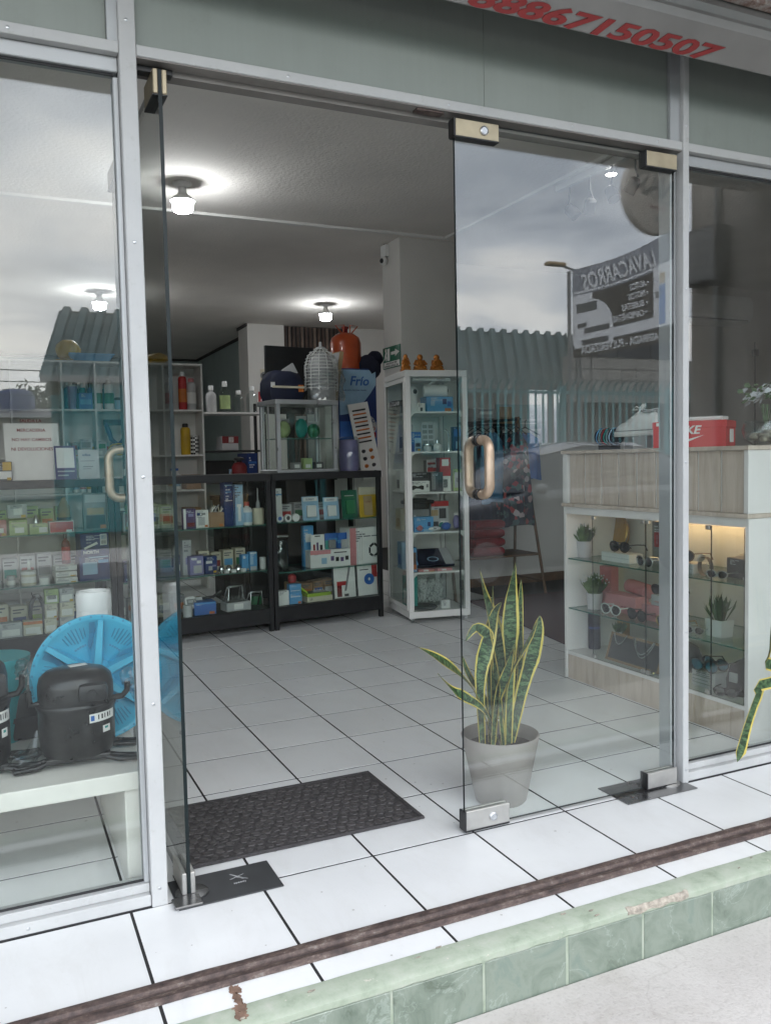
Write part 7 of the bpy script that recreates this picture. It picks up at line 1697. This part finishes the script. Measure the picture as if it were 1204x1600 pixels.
# ================================================================== bench behind the left pane
be = thing('display_bench', 'low white bench with compressors behind the left window', 'bench', (0, 0, 0))
BZ = .342
part('top', MB().box(-2.4, -.622, -.605, .12, BZ - .050, BZ), 'bench_white', be, bev=.004)
part('end_support', MB().box(-.690, -.6225, -.590, .10, 0, BZ - .0505), 'bench_white', be, bev=.003)
part('end_support', MB().box(-2.39, -2.32, -.590, .10, 0, BZ - .0505), 'bench_white', be, bev=.003)
def compressor(label, x, y, rw, h, rz=0, stickers=True, name='compressor'):
    o = thing(name, label, 'compressor', (x, y, BZ + .0005), rz)
    b = .028
    part('shell', MB().lathe([(rw * .86, b), (rw * .95, b + .02), (rw * .97, b + h * .52), (rw * 1.0, b + h * .54), (rw * 1.0, b + h * .59), (rw * .96, b + h * .61)], 40, sy=.88), 'compressor_black', o, 40)
    part('weld_rim', MB().lathe([(rw * 1.012, b + h * .555), (rw * 1.02, b + h * .57), (rw * 1.012, b + h * .585)], 40, sy=.88), 'compressor_black', o, 40)
    part('dome', MB().lathe([(rw * .955, b + h * .605), (rw * .95, b + h * .80), (rw * .90, b + h * .89), (rw * .74, b + h * .955), (rw * .45, b + h * .99), (rw * .1, b + h)], 40, sy=.88), 'compressor_black', o, 50)
    part('terminal_box', MB().box(rw * .05, rw * .78, -rw * 1.0, -rw * .6, b + h * .66, b + h * .86), 'black_plastic', o, 50, .015)
    part('terminal_cap', MB().tube([(rw * .38, -rw * 1.02, b + h * .76), (rw * .38, -rw * 1.08, b + h * .76)], rw * .11, 14), 'black_plastic', o, 50)
    part('discharge_pipe', MB().tube([(rw * .85, -rw * .2, b + h * .60), (rw * 1.16, -rw * .3, b + h * .62), (rw * 1.28, -rw * .3, b + h * .68), (rw * 1.30, -rw * .3, b + h * .78)], .0085, 8), 'compressor_black', o, 50)
    part('suction_pipe', MB().tube([(-rw * .9, -.02, b + h * .62), (-rw * 1.12, -.03, b + h * .62), (-rw * 1.16, -.03, b + h * .78)], .009, 8), 'compressor_black', o, 50)
    m = MB(); m.ell((rw * 1.32, -rw * .3, b + h * .84), (.022, .020, .030), 12, 8, 0, .25); m.tube([(rw * 1.32, -rw * .3, b + h * .82), (rw * 1.42, -rw * .36, b + h * .70), (rw * 1.50, -rw * .38, b + h * .58)], [.014, .012, .008], 7)
    part('plastic_cover', m, 'clear_plastic', o)
    for s_, a_ in ((1, -.5), (-1, -.4), (1, .8), (-1, .8)):
        q = MB(); dx, dy = s_ * rw * 1.02, a_ * rw
        q.tube([(s_ * rw * .5, dy * .8, .022), (dx, dy - .03, .014), (dx + s_ * .055, dy - .035, .012), (dx + s_ * .06, dy - .01, .012), (dx, dy + .01, .014), (s_ * rw * .5, dy * .5, .022)], .0075, 8)
        part('foot', q, 'compressor_black', o, 50)
    part('base_plate', MB().box(-rw * .8, rw * .8, -rw * .6, rw * .6, .014, .030), 'compressor_black', o, bev=.004)
    def onshell(a0, a1, z0, z1, m, rr=.9685):
        n_ = 10; rows = []
        for z in (z0, z1): rows.append([(rw * rr * 1.004 * math.cos(a0 + (a1 - a0) * i / n_), .88 * rw * rr * 1.004 * math.sin(a0 + (a1 - a0) * i / n_), z) for i in range(n_ + 1)])
        return part('sticker', MB().ring(rows, False, False, 0, False), m, o)
    if stickers:
        onshell(R(-72), R(-22), b + h * .40, b + h * .50, 'white_paper')
        onshell(R(-70), R(-64), b + h * .42, b + h * .48, 'blue', .9695)
        for k in range(5): onshell(R(-58 + 6 * k), R(-56 + 6 * k + (k % 2)), b + h * .425, b + h * .48, 'ink_black', .9695)
        onshell(R(-50), R(-34), b + h * .26, b + h * .34, 'white_paper')
        onshell(R(-46), R(-39), b + h * .30, b + h * .325, 'turquoise', .9695)
        part('paper_strip', MB().box(-rw * .15, rw * .3, -.012, .012, b + h * .992, b + h * .997), 'white_paper', o, None, 0, (0, 0, .002), (0, R(0), R(18)))
    return o
r_ = (-0.7931, 0.3118, 0.2146, 0.2922)
compressor('large black hermetic compressor in front of the blue disc', r_[0], -.43, r_[2] / 2, .245, R(-4))
r_ = (-1.0594, 0.3358, 0.1926, 0.3623)
compressor('tall black compressor at the far end of the bench', r_[0], -.42, r_[2] / 2, .30, R(10))
r_ = (-0.9259, 0.3675, 0.0616, 0.1599)
o = thing('small_motor', 'small black motor between the two compressors', 'motor', (r_[0], -.12, BZ + .0005))
part('housing', MB().box(-.10, .06, -.06, .06, .0, .15), 'compressor_black', o, 50, .02)
part('bolt_plate', MB().box(-.105, .065, -.064, -.0605, .06, .075), 'black_plastic', o)
part('shaft', MB().tube([(.06, 0, .08), (.10, 0, .08)], .012, 10), 'silver', o, 50)
o = thing('plastic_scrap', 'crumpled clear plastic wrap beside the large compressor', 'plastic wrap', ((-0.9311, -0.4576)[0], (-0.9311, -0.4576)[1], BZ + .0005))
m = MB(); m.ell((0, 0, .03), (.035, .03, .03), 12, 8, 0, .4); part('crumple', m, 'clear_plastic', o)
m = MB(); m.tube([(.0, 0, .03), (.02, -.01, .07), (.03, 0, .11)], [.02, .014, .006], 7); part('twisted_end', m, 'clear_plastic', o)
# ---- blue washing machine disc, leaning on the tub
r_ = (-0.7182, 0.3191, 0.3769, 0.3854)
RD = .192
dk = thing('washer_disc', 'large bright blue ribbed plastic washer disc standing on the bench', 'washer part', (r_[0], -.27, BZ + RD + .002))
dk.rotation_euler = (R(-7), 0, R(-3))
N = 96
def dish_r(rr, a):   # depth of the dish (positive = away from the street)
    t = rr / RD
    lobe = .5 + .5 * math.cos(6 * a)
    if t > .93: return 0.
    d_ = .055 * (1 - (t / .93) ** 2) + .018 * math.sin(math.pi * min(1, t / .93)) * (1 - lobe) ** 2
    return d_
m = MB(); rows = []
for t in (1.0, .995, .93, .90, .82, .72, .62, .5, .38, .28, .2):
    rows.append([(t * RD * math.cos(2 * math.pi * i / N), dish_r(t * RD, 2 * math.pi * i / N) + (.010 if t == 1 else 0), t * RD * math.sin(2 * math.pi * i / N)) for i in range(N)])
rows.append([(p[0] * .2, .06, p[2] * .2) for p in rows[-1]])
part('dish', m.ring(rows, False, True), 'cyan_plastic', dk, 60)
for k in range(6):
    a = R(60 * k + 84); ca, sa = math.cos(a), math.sin(a); rows = []
    for t in (.16, .3, .5, .7, .9):
        c = Vector((ca * t * RD, 0, sa * t * RD)); s_ = Vector((-sa, 0, ca)) * (.016 - .006 * t)
        y0 = -.004 + .012 * (1 - t); y1 = .06
        rows.append([c - s_ * 1.5 + Vector((0, y1, 0)), c - s_ * .7 + Vector((0, y0, 0)), c + s_ * .7 + Vector((0, y0, 0)), c + s_ * 1.5 + Vector((0, y1, 0))])
    part('rib', MB().ring(rows), 'cyan_plastic', dk, 50)
    # curved raised patch beside each rib, with recess shade in its darker blue
    for sg in (-1, 1):
        pts = [(.42, .30), (.55, .16), (.70, .09), (.88, .10), (.88, .20), (.70, .22), (.55, .30)]
        part('hollow_shade', MB().ring([[(t * RD * math.cos(a + sg * da), dish_r(t * RD, a + sg * da) - .003 + dy, t * RD * math.sin(a + sg * da)) for t, da in pts] for dy in (0, .002)]), 'cyan_shade', dk) if sg > 0 else None
    for j in range(7):
        aa = a + R(18 + 4.2 * j); t0, t1 = .60 + .06 * abs(j - 3) / 3, .86 - .05 * abs(j - 3) / 3
        p0, p1 = [(t * RD * math.cos(aa), dish_r(t * RD, aa) - .0015, t * RD * math.sin(aa)) for t in (t0, t1)]
        part('slot', MB().tube([p0, p1], .0016, 5), 'cyan_shade', dk)
    for j in range(5):
        aa = a + R(22 + 4.5 * j); t = .53
        part('drain_hole', MB().tube([(t * RD * math.cos(aa), dish_r(t * RD, aa) - .002, t * RD * math.sin(aa)), (t * RD * math.cos(aa), dish_r(t * RD, aa) + .001, t * RD * math.sin(aa))], .0036, 8), 'cyan_shade', dk)
for k in range(36):
    a = R(10 * k + 3)
    part('rim_hole', MB().tube([(.965 * RD * math.cos(a), -.0012, .965 * RD * math.sin(a)), (.965 * RD * math.cos(a), .002, .965 * RD * math.sin(a))], .0038, 8), 'cyan_shade', dk)
part('hub', MB().lathe([(.055, 0), (.05, .03), (.03, .045), (.004, .05)], 24), 'cyan_plastic', dk, 50, 0, (0, .062, 0), (R(90), 0, 0))
# ---- white fluted agitator behind the disc
r_ = (-0.6968, 0.6388, 0.1123, 0.1318)
ag = thing('agitator', 'white fluted washing machine agitator standing behind the blue disc', 'washer part', (r_[0], -.04, BZ + .0005))
H_a = r_[1] + r_[3] - BZ; rr = r_[2] / 2
part('column', MB().lathe([(rr * 1.25, 0), (rr * 1.15, .05), (rr * 1.02, H_a * .5), (rr * .95, H_a * .86)], 48, flute=lambda t: .035 * math.cos(2 * math.pi * 8 * t)), 'white_plastic', ag, 50)
part('cap_ring', MB().lathe([(rr * .97, H_a * .855), (rr * 1.0, H_a * .87), (rr * 1.0, H_a * .97), (rr * .92, H_a), (rr * .80, H_a), (rr * .78, H_a * .96)], 40), 'white_plastic', ag, 50)
for k in range(4):
    a = R(90 * k + 35)
    part('fin', MB().prism([(0, 0), (.028, .0), (.012, H_a * .5), (0, H_a * .8)], -.004, .004), 'white_plastic', ag, None, .001, (rr * 1.0 * math.cos(a), rr * math.sin(a), 0), (0, 0, a))
# ---- teal part half seen at the end of the bench
o = thing('teal_bucket', 'teal plastic bucket at the far end of the bench', 'bucket', ((-0.9987, 0.6342)[0], -.12, BZ + .0005))
part('bucket', MB().lathe([(.07, 0), (.095, .24), (.10, .24), (.10, .26), (.088, .26)], 24), 'teal_plastic', o, 50)
part('handle', MB().tube([(-.098, 0, .25), (-.07, -.07, .20), (.07, -.07, .20), (.098, 0, .25)], .004, 6), 'silver', o, 50)

# ================================================================== ACROSS THE STREET (seen mirrored in the panes)
def YD(d): return YF - d
# far pavement and verge
tag(part('far_pavement', MB().box(-60, 60, -11.2, -9.3, -.4, -.02), 'sidewalk_concrete', None), kind='structure')
# long building with a teal corrugated roof and a teal wall
bl = thing('teal_roof_building', 'long low building with a teal corrugated metal roof across the street', 'building', (0, YD(14.0), 0))
xl, xr_ = .25, 11.4
part('wall', MB().box(xl + .5, 11.6, -6.0, -2.2, -.1, 3.2), 'wall_block', bl)
part('teal_wall', MB().box(xl - .1, 5.6, -2.2, -2.08, -.1, 2.62), 'wall_teal', bl)
nc = 74
def corr(x): return .035 * (1 if math.sin(2 * math.pi * x / .30) > 0 else -1)
m = MB(); r0, r1 = [], []
xs = [xl + (xr_ - xl) * i / (nc * 4) for i in range(nc * 4 + 1)]
top = [(x, -.30 + corr(x), 4.05 + corr(x)) for x in xs]
bot = [(x - .42 * (1 - (x - xl) / (xr_ - xl)), .10 + corr(x), 2.78) for x in xs]
k_ = len(xs)
m.add(top + bot + [(x, y, z - .02) for x, y, z in top + bot], [(i, i + 1, k_ + i + 1, k_ + i) for i in range(k_ - 1)] + [(2 * k_ + i + 1, 2 * k_ + i, 3 * k_ + i, 3 * k_ + i + 1) for i in range(k_ - 1)])
part('corrugated_roof', m, 'roof_teal', bl, None, 0, recalc=False)
part('rear_roof', MB().add([(xl, -.30, 4.0), (xr_, -.30, 4.0), (xr_, -6.2, 2.9), (xl, -6.2, 2.9)], [(0, 1, 2, 3)]), 'roof_teal', bl)
part('gable_trim', MB().box(xr_ + .02, xr_ + .30, -.25, .05, 2.8, 4.0), 'wall_white', bl)
part('gutter', MB().box(xl - .4, xr_, .12, .22, 2.68, 2.78), 'mid_grey', bl)
for k in range(5):
    x = 6.0 + 1.15 * k
    part('window', MB().box(x, x + .8, -2.2, -2.15, 1.1, 2.2), 'car_glass', bl)
part('porch_post', MB().box(5.5, 5.62, -.1, .02, -.1, 2.75), 'wall_white', bl)
part('porch_post', MB().box(.2, .32, -.1, .02, -.1, 2.75), 'wall_teal', bl)
for k in range(18): part('gate_plank', MB().box(.34 + .28 * k, .34 + .28 * k + .26, -.06, -.01, -.05, 2.66), 'wall_teal', bl, bev=.004)
# palisade fence
fe = thing('palisade_fence', 'teal steel palisade fence with curved spiked tips across the street', 'fence', (0, YD(10.0), 0))
for z in (.35, 2.26): part('rail', MB().box(5.7, 16, -.02, .02, z, z + .05), 'fence_teal', fe)
pk_m = MB()
pk_m.box(-.022, .022, .0205, .026, -.05, 2.26)
pk_m.ring([[(-.022, .0205 + dy, 2.26 + dz), (.022, .0205 + dy, 2.26 + dz), (.022, .026 + dy, 2.26 + dz), (-.022, .026 + dy, 2.26 + dz)] for dy, dz in ((0, 0), (.01, .08), (.05, .16), (.12, .22))])
pk_me = pk_m.mesh('picket', ['fence_teal'])
for k in range(68): link('picket', pk_me, fe, (5.72 + .152 * k, 0, 0))
for k in range(5): part('post', MB().box(5.70 + 2.4 * k, 5.78 + 2.4 * k, -.06, -.021, -.1, 2.4), 'fence_teal', fe)
# grey block wall and dark garage behind the banner
gw = thing('block_wall', 'grey concrete block wall with a dark shed behind the palisade fence', 'wall', (0, YD(13.0), 0))
part('wall', MB().box(10.5, 19, -.2, 0, 2.35, 3.35), 'wall_block', gw)
for k in range(3): part('joint', MB().box(10.5, 19, .0005, .004, 2.58 + .25 * k, 2.60 + .25 * k), 'dark_grey', gw)
for k in range(20): part('joint', MB().box(10.7 + .42 * k, 10.72 + .42 * k, .0005, .0045, 2.36, 3.34), 'dark_grey', gw)
for k in range(3): part('window', MB().box(10.9 + .95 * k, 11.8 + .95 * k, -.2, .03, 3.351, 3.85), 'navy', gw)
part('shed_opening', MB().box(10.5, 16, -.4, -.201, -.1, 2.36), 'black_matte', gw)
# car wash banner on poles
bnr = thing('car_wash_banner', 'large grey car wash banner on poles above the palisade fence', 'banner', (0, YD(10.4), 0))
D_ = 10.4
(bx0, bz0), (bx1, bz1) = (8.66, 2.95), (11.05, 5.35)
def bzt(x): t = (x - bx0) / (bx1 - bx0); return 4.52 + .95 * t - .10 * math.sin(math.pi * t)
def bzb(x): t = (x - bx0) / (bx1 - bx0); return 2.93 + .42 * t
def BP(t, s): x = bx0 + (bx1 - bx0) * t; return (x, .006 * math.sin(9 * t), bzb(x) + (bzt(x) - bzb(x)) * s)
def patch(t0, t1, s0, s1, m, name='print', dy=.004, n_=14, sh=None):
    q = MB(); rows = []
    for i in range(n_ + 1):
        t = t0 + (t1 - t0) * i / n_
        a, b = BP(t, s0 if not sh else sh(t)[0]), BP(t, s1 if not sh else sh(t)[1])
        rows.append([(a[0], a[1] + dy, a[2]), (b[0], b[1] + dy, b[2]), (b[0], b[1] + dy - .004, b[2]), (a[0], a[1] + dy - .004, a[2])])
    return part(name, q.ring(rows), m, bnr)
patch(0, 1, 0, 1, 'banner_grey', 'sheet', .0, 30)
patch(.0, 1, .72, .74, 'banner_white', dy=.006); patch(.0, 1, .16, .26, 'banner_white', dy=.005); patch(.0, 1, .0, .15, 'banner_dark', dy=.006)
patch(.18, .78, .27, .70, 'banner_dark', dy=.007); patch(.78, 1, .16, .72, 'banner_white', dy=.005); patch(0, .2, .1, .7, 'banner_white', dy=.005)
# printed car: body, windows, lights
patch(.01, .38, 0, 0, 'banner_white', 'printed_car', .011, 20, lambda t: (.10 + .02 * math.sin(8 * t), .30 + .34 * max(0, 1 - ((t - .12) / .26) ** 2) ** .5 if abs(t - .12) < .26 else .3))
patch(.03, .22, .50, .60, 'car_glass', 'printed_windscreen', .015); patch(.10, .34, .26, .32, 'dark_grey', 'printed_grille', .015); patch(.04, .12, .33, .38, 'dark_grey', 'printed_headlight', .015); patch(.08, .33, .13, .19, 'dark_grey', 'printed_bumper', .015)
patch(.84, .90, .18, .55, 'blue', 'printed_overalls', .012); patch(.845, .895, .56, .66, 'tan', 'printed_head', .012); patch(.80, .85, .44, .50, 'mid_grey', 'printed_arm', .012)
def btext(s, t, sv, width, m, height):
    p = BP(t, sv); slope = math.atan2(bzt(bx1) - bzt(bx0), bx1 - bx0) * (.45 + .5 * sv)
    o = text('lettering', s, bnr, (p[0], .026, p[2]), (R(90), 0, R(180)), width, m, height, .003, .02)
    o.rotation_euler = (Matrix.Rotation(R(180), 3, 'Z') @ Matrix.Rotation(slope, 3, 'Y') @ Matrix.Rotation(R(90), 3, 'X')).to_euler()
    return o
btext('LAVACARROS', .435, .855, 1.78, 'banner_white', .30)
for k, s_ in enumerate(('• AUTOS', '• MOTOS', '• BUSETAS', '• CAMIONETAS')):
    btext(s_, (.63, .62, .585, .54)[k], .63 - .095 * k, (.48, .5, .64, .82)[k], 'banner_white', .12)
btext('ASPIRADA - PULVERIZADA', .445, .078, 1.86, 'banner_white', .15)
for x in (8.62, 11.1): part('pole', MB().tube([(x, -.05, -.1), (x, -.05, 5.2 if x > 9 else 4.5)], .035, 10), 'mid_grey', bnr, 50)
# street light behind the banner
sl = thing('street_light', 'flat head street light on an arm beside the car wash banner', 'street light', (9.1, YD(10.8), 0))
part('pole', MB().tube([(0, 0, -.1), (0, 0, 4.62)], [.06, .04], 10), 'mid_grey', sl, 50)
part('arm', MB().tube([(0, 0, 4.60), (-.55, .1, 4.68)], .025, 8), 'mid_grey', sl, 50)
part('head', MB().box(-.80, -.42, .04, .2, 4.64, 4.70), 'tan', sl, bev=.015)
# round hanging sign under the canopy edge
hs = thing('round_hanging_sign', 'round beige hanging sign with slanting lettering under the canopy edge', 'sign', (3.20, YD(2.30), 2.95), R(180))
part('disc', MB().lathe([(.27, -.03), (.275, -.02), (.275, .02), (.27, .03)], 48), 'sign_disc', hs, 40, 0, (0, 0, 0), (R(90), 0, 0))
text('lettering', 'NASS', hs, (.03, -.034, .055), (R(90), R(-14), 0), .36, 'dark_grey', .15, .002, .01, .25)
part('underline', MB().box(-.16, .14, -.033, -.0305, -.045, -.037), 'mid_grey', hs, None, 0, (0, 0, 0), (0, R(-14), 0))
text('lettering', 'Boutique', hs, (.0, -.034, -.10), (R(90), R(-8), 0), .15, 'pink', .035, .001)
text('lettering', 'by', hs, (.0, -.034, -.175), (R(90), 0, 0), .06, 'mid_grey', None, .001, .0, .2)
part('bracket', MB().box(-.02, .02, -.015, .015, .27, .55).box(-.03, .03, -.9, .9, .5505, .58), 'mid_grey', hs)
# parked car at the far kerb
pc = thing('parked_car', 'grey parked car standing at the kerb across the street', 'car', (4.6, YD(5.6), -.141))
sec = [(-2.05, .30, .62, .70), (-1.95, .22, .80, .78), (-1.2, .20, .92, .86), (-.75, .20, 1.00, .88), (-.1, .20, 1.02, .88), (.9, .20, 1.02, .88), (1.6, .22, 1.00, .86), (2.0, .26, .92, .78), (2.08, .34, .75, .70)]
def carsec(x, zb, zt, hw): return [(x, hw * c * (1 if abs(c) < .99 else 1), z) for c, z in ((-.92, zb), (-1.0, zb + .18), (-1.0, zt - .16), (-.93, zt - .03), (-.6, zt), (.6, zt), (.93, zt - .03), (1.0, zt - .16), (1.0, zb + .18), (.92, zb))]
part('body', MB().ring([carsec(*s_) for s_ in sec]), 'car_paint', pc, 40)
cab_ = [(-1.05, .98, .70), (-.45, 1.36, .60), (.1, 1.46, .58), (.9, 1.44, .58), (1.55, 1.25, .60), (1.85, 1.00, .66)]
part('cabin', MB().ring([[(x, -.80, .97), (x, -hw, zt - .05), (x, -hw * .8, zt), (x, hw * .8, zt), (x, hw, zt - .05), (x, .80, .97)] for x, zt, hw in cab_]), 'car_glass', pc, 40)
part('roof', MB().ring([[(x, -hw * .98, zt - .03), (x, -hw * .78, zt + .012), (x, hw * .78, zt + .012), (x, hw * .98, zt - .03)] for x, zt, hw in cab_[1:5]]), 'car_paint', pc, 40)
for x in (-1.3, 1.3):
    for s_ in (-1, 1):
        w_ = part('wheel', MB().tube([(x, s_ * .70, .31), (x, s_ * .89, .31)], .31, 24), 'tyre', pc, 50)
        part('rim', MB().tube([(x, s_ * .885, .31), (x, s_ * .90, .31)], .20, 16), 'silver', w_, 50)
for s_ in (-1, 1):
    part('headlight', MB().ell((-1.95, s_ * .58, .66), (.12, .16, .07), 12, 8), 'clear_plastic', pc, 50)
    part('tail_light', MB().box(2.0, 2.06, s_ * .6 - .1, s_ * .6 + .1, .72, .84), 'red', pc, bev=.01)
    part('wing_mirror', MB().ell((-.7, s_ * .95, 1.0), (.06, .09, .06), 10, 6), 'car_paint', pc, 50)
for y in (-.892, .888): part('door_seam', MB().box(-.45, -.44, y, y + .004, .32, .95).box(.52, .53, y, y + .004, .32, .95), 'tyre', pc)
# low house and trees on the left, wires across
hz = thing('low_house', 'low pale house with a blue water tank far across the street', 'house', (-4.2, YD(34), 0))
part('wall', MB().box(-9, 6.2, -4, 0, -.1, 3.1), 'wall_block', hz)
part('roof', MB().prism([(.5, 3.1), (-2, 3.6), (-4.5, 3.1)], -9.4, 6.6, 'x'), 'mid_grey', hz)
part('water_tank', MB().lathe([(.7, 0), (.75, .1), (.75, .9), (.6, 1.1), (.2, 1.2)], 20, (4.2, -2.0, 3.2)), 'deep_blue', hz, 40)
for k in range(4): part('window', MB().box(-7.5 + 3 * k, -6.2 + 3 * k, .001, .04, .9, 2.0), 'car_glass', hz)
random.seed(21)
def tree(label, x, y, h, rr):
    o = thing('street_tree', label, 'tree', (x, y, -.1))
    part('trunk', MB().tube([(0, 0, 0), (.1, .05, h * .3), (.05, 0, h * .55)], [.22, .16, .08], 9), 'wood_brown', o, 50)
    for k in range(5):
        a = k * 1.26; part('limb', MB().tube([(.08, .02, h * .35), (.5 * rr * math.cos(a), .5 * rr * math.sin(a), h * .62 + .2 * k)], [.09, .03], 6), 'wood_brown', o, 50)
    m = MB()
    cl = [(random.uniform(-.65, .65) * rr, random.uniform(-.65, .65) * rr, h * random.uniform(.55, .92), rr * random.uniform(.3, .5)) for _ in range(13)]
    for k in range(2600):
        cx_, cy_, cz_, r0 = random.choice(cl); d_ = Vector((random.gauss(0, 1), random.gauss(0, 1), random.gauss(0, 1))).normalized() * r0 * random.random() ** .4
        c = Vector((cx_, cy_, cz_)) + d_; e1 = Vector((random.gauss(0, 1), random.gauss(0, 1), random.gauss(0, .6))).normalized() * random.uniform(.09, .17); e2 = e1.orthogonal().normalized() * .06
        m.add([c - e1, c + e2, c + e1, c - e2], [(0, 1, 2, 3)])
    tag(part('crown', m, 'tree_leaf', o, recalc=False), kind='stuff')
for a_ in (('dark round tree beside the low pale house', 1.6, -46, 5.2, 2.6), ('broad dark tree behind the low pale house', -5.5, -49, 5.4, 3.0), ('small tree at the end of the far street', -1.5, -54, 5.0, 2.8)):
    tree(*a_)
pw = thing('power_line', 'power line on two poles along the far side of the street', 'power line', (0, YD(22), 0))
for x in (-14.0, 16.5): part('pole', MB().tube([(x, 0, -.1), (x, 0, 4.9)], [.13, .10], 10), 'mid_grey', pw, 50)
for z in (4.75, 4.45, 4.1):
    part('wire', MB().tube([(-14 + 30.5 * i / 16, .0, z - 1.9 * 4 * (i / 16) * (1 - i / 16) * .55) for i in range(17)], .014, 5), 'ink_black', pw)
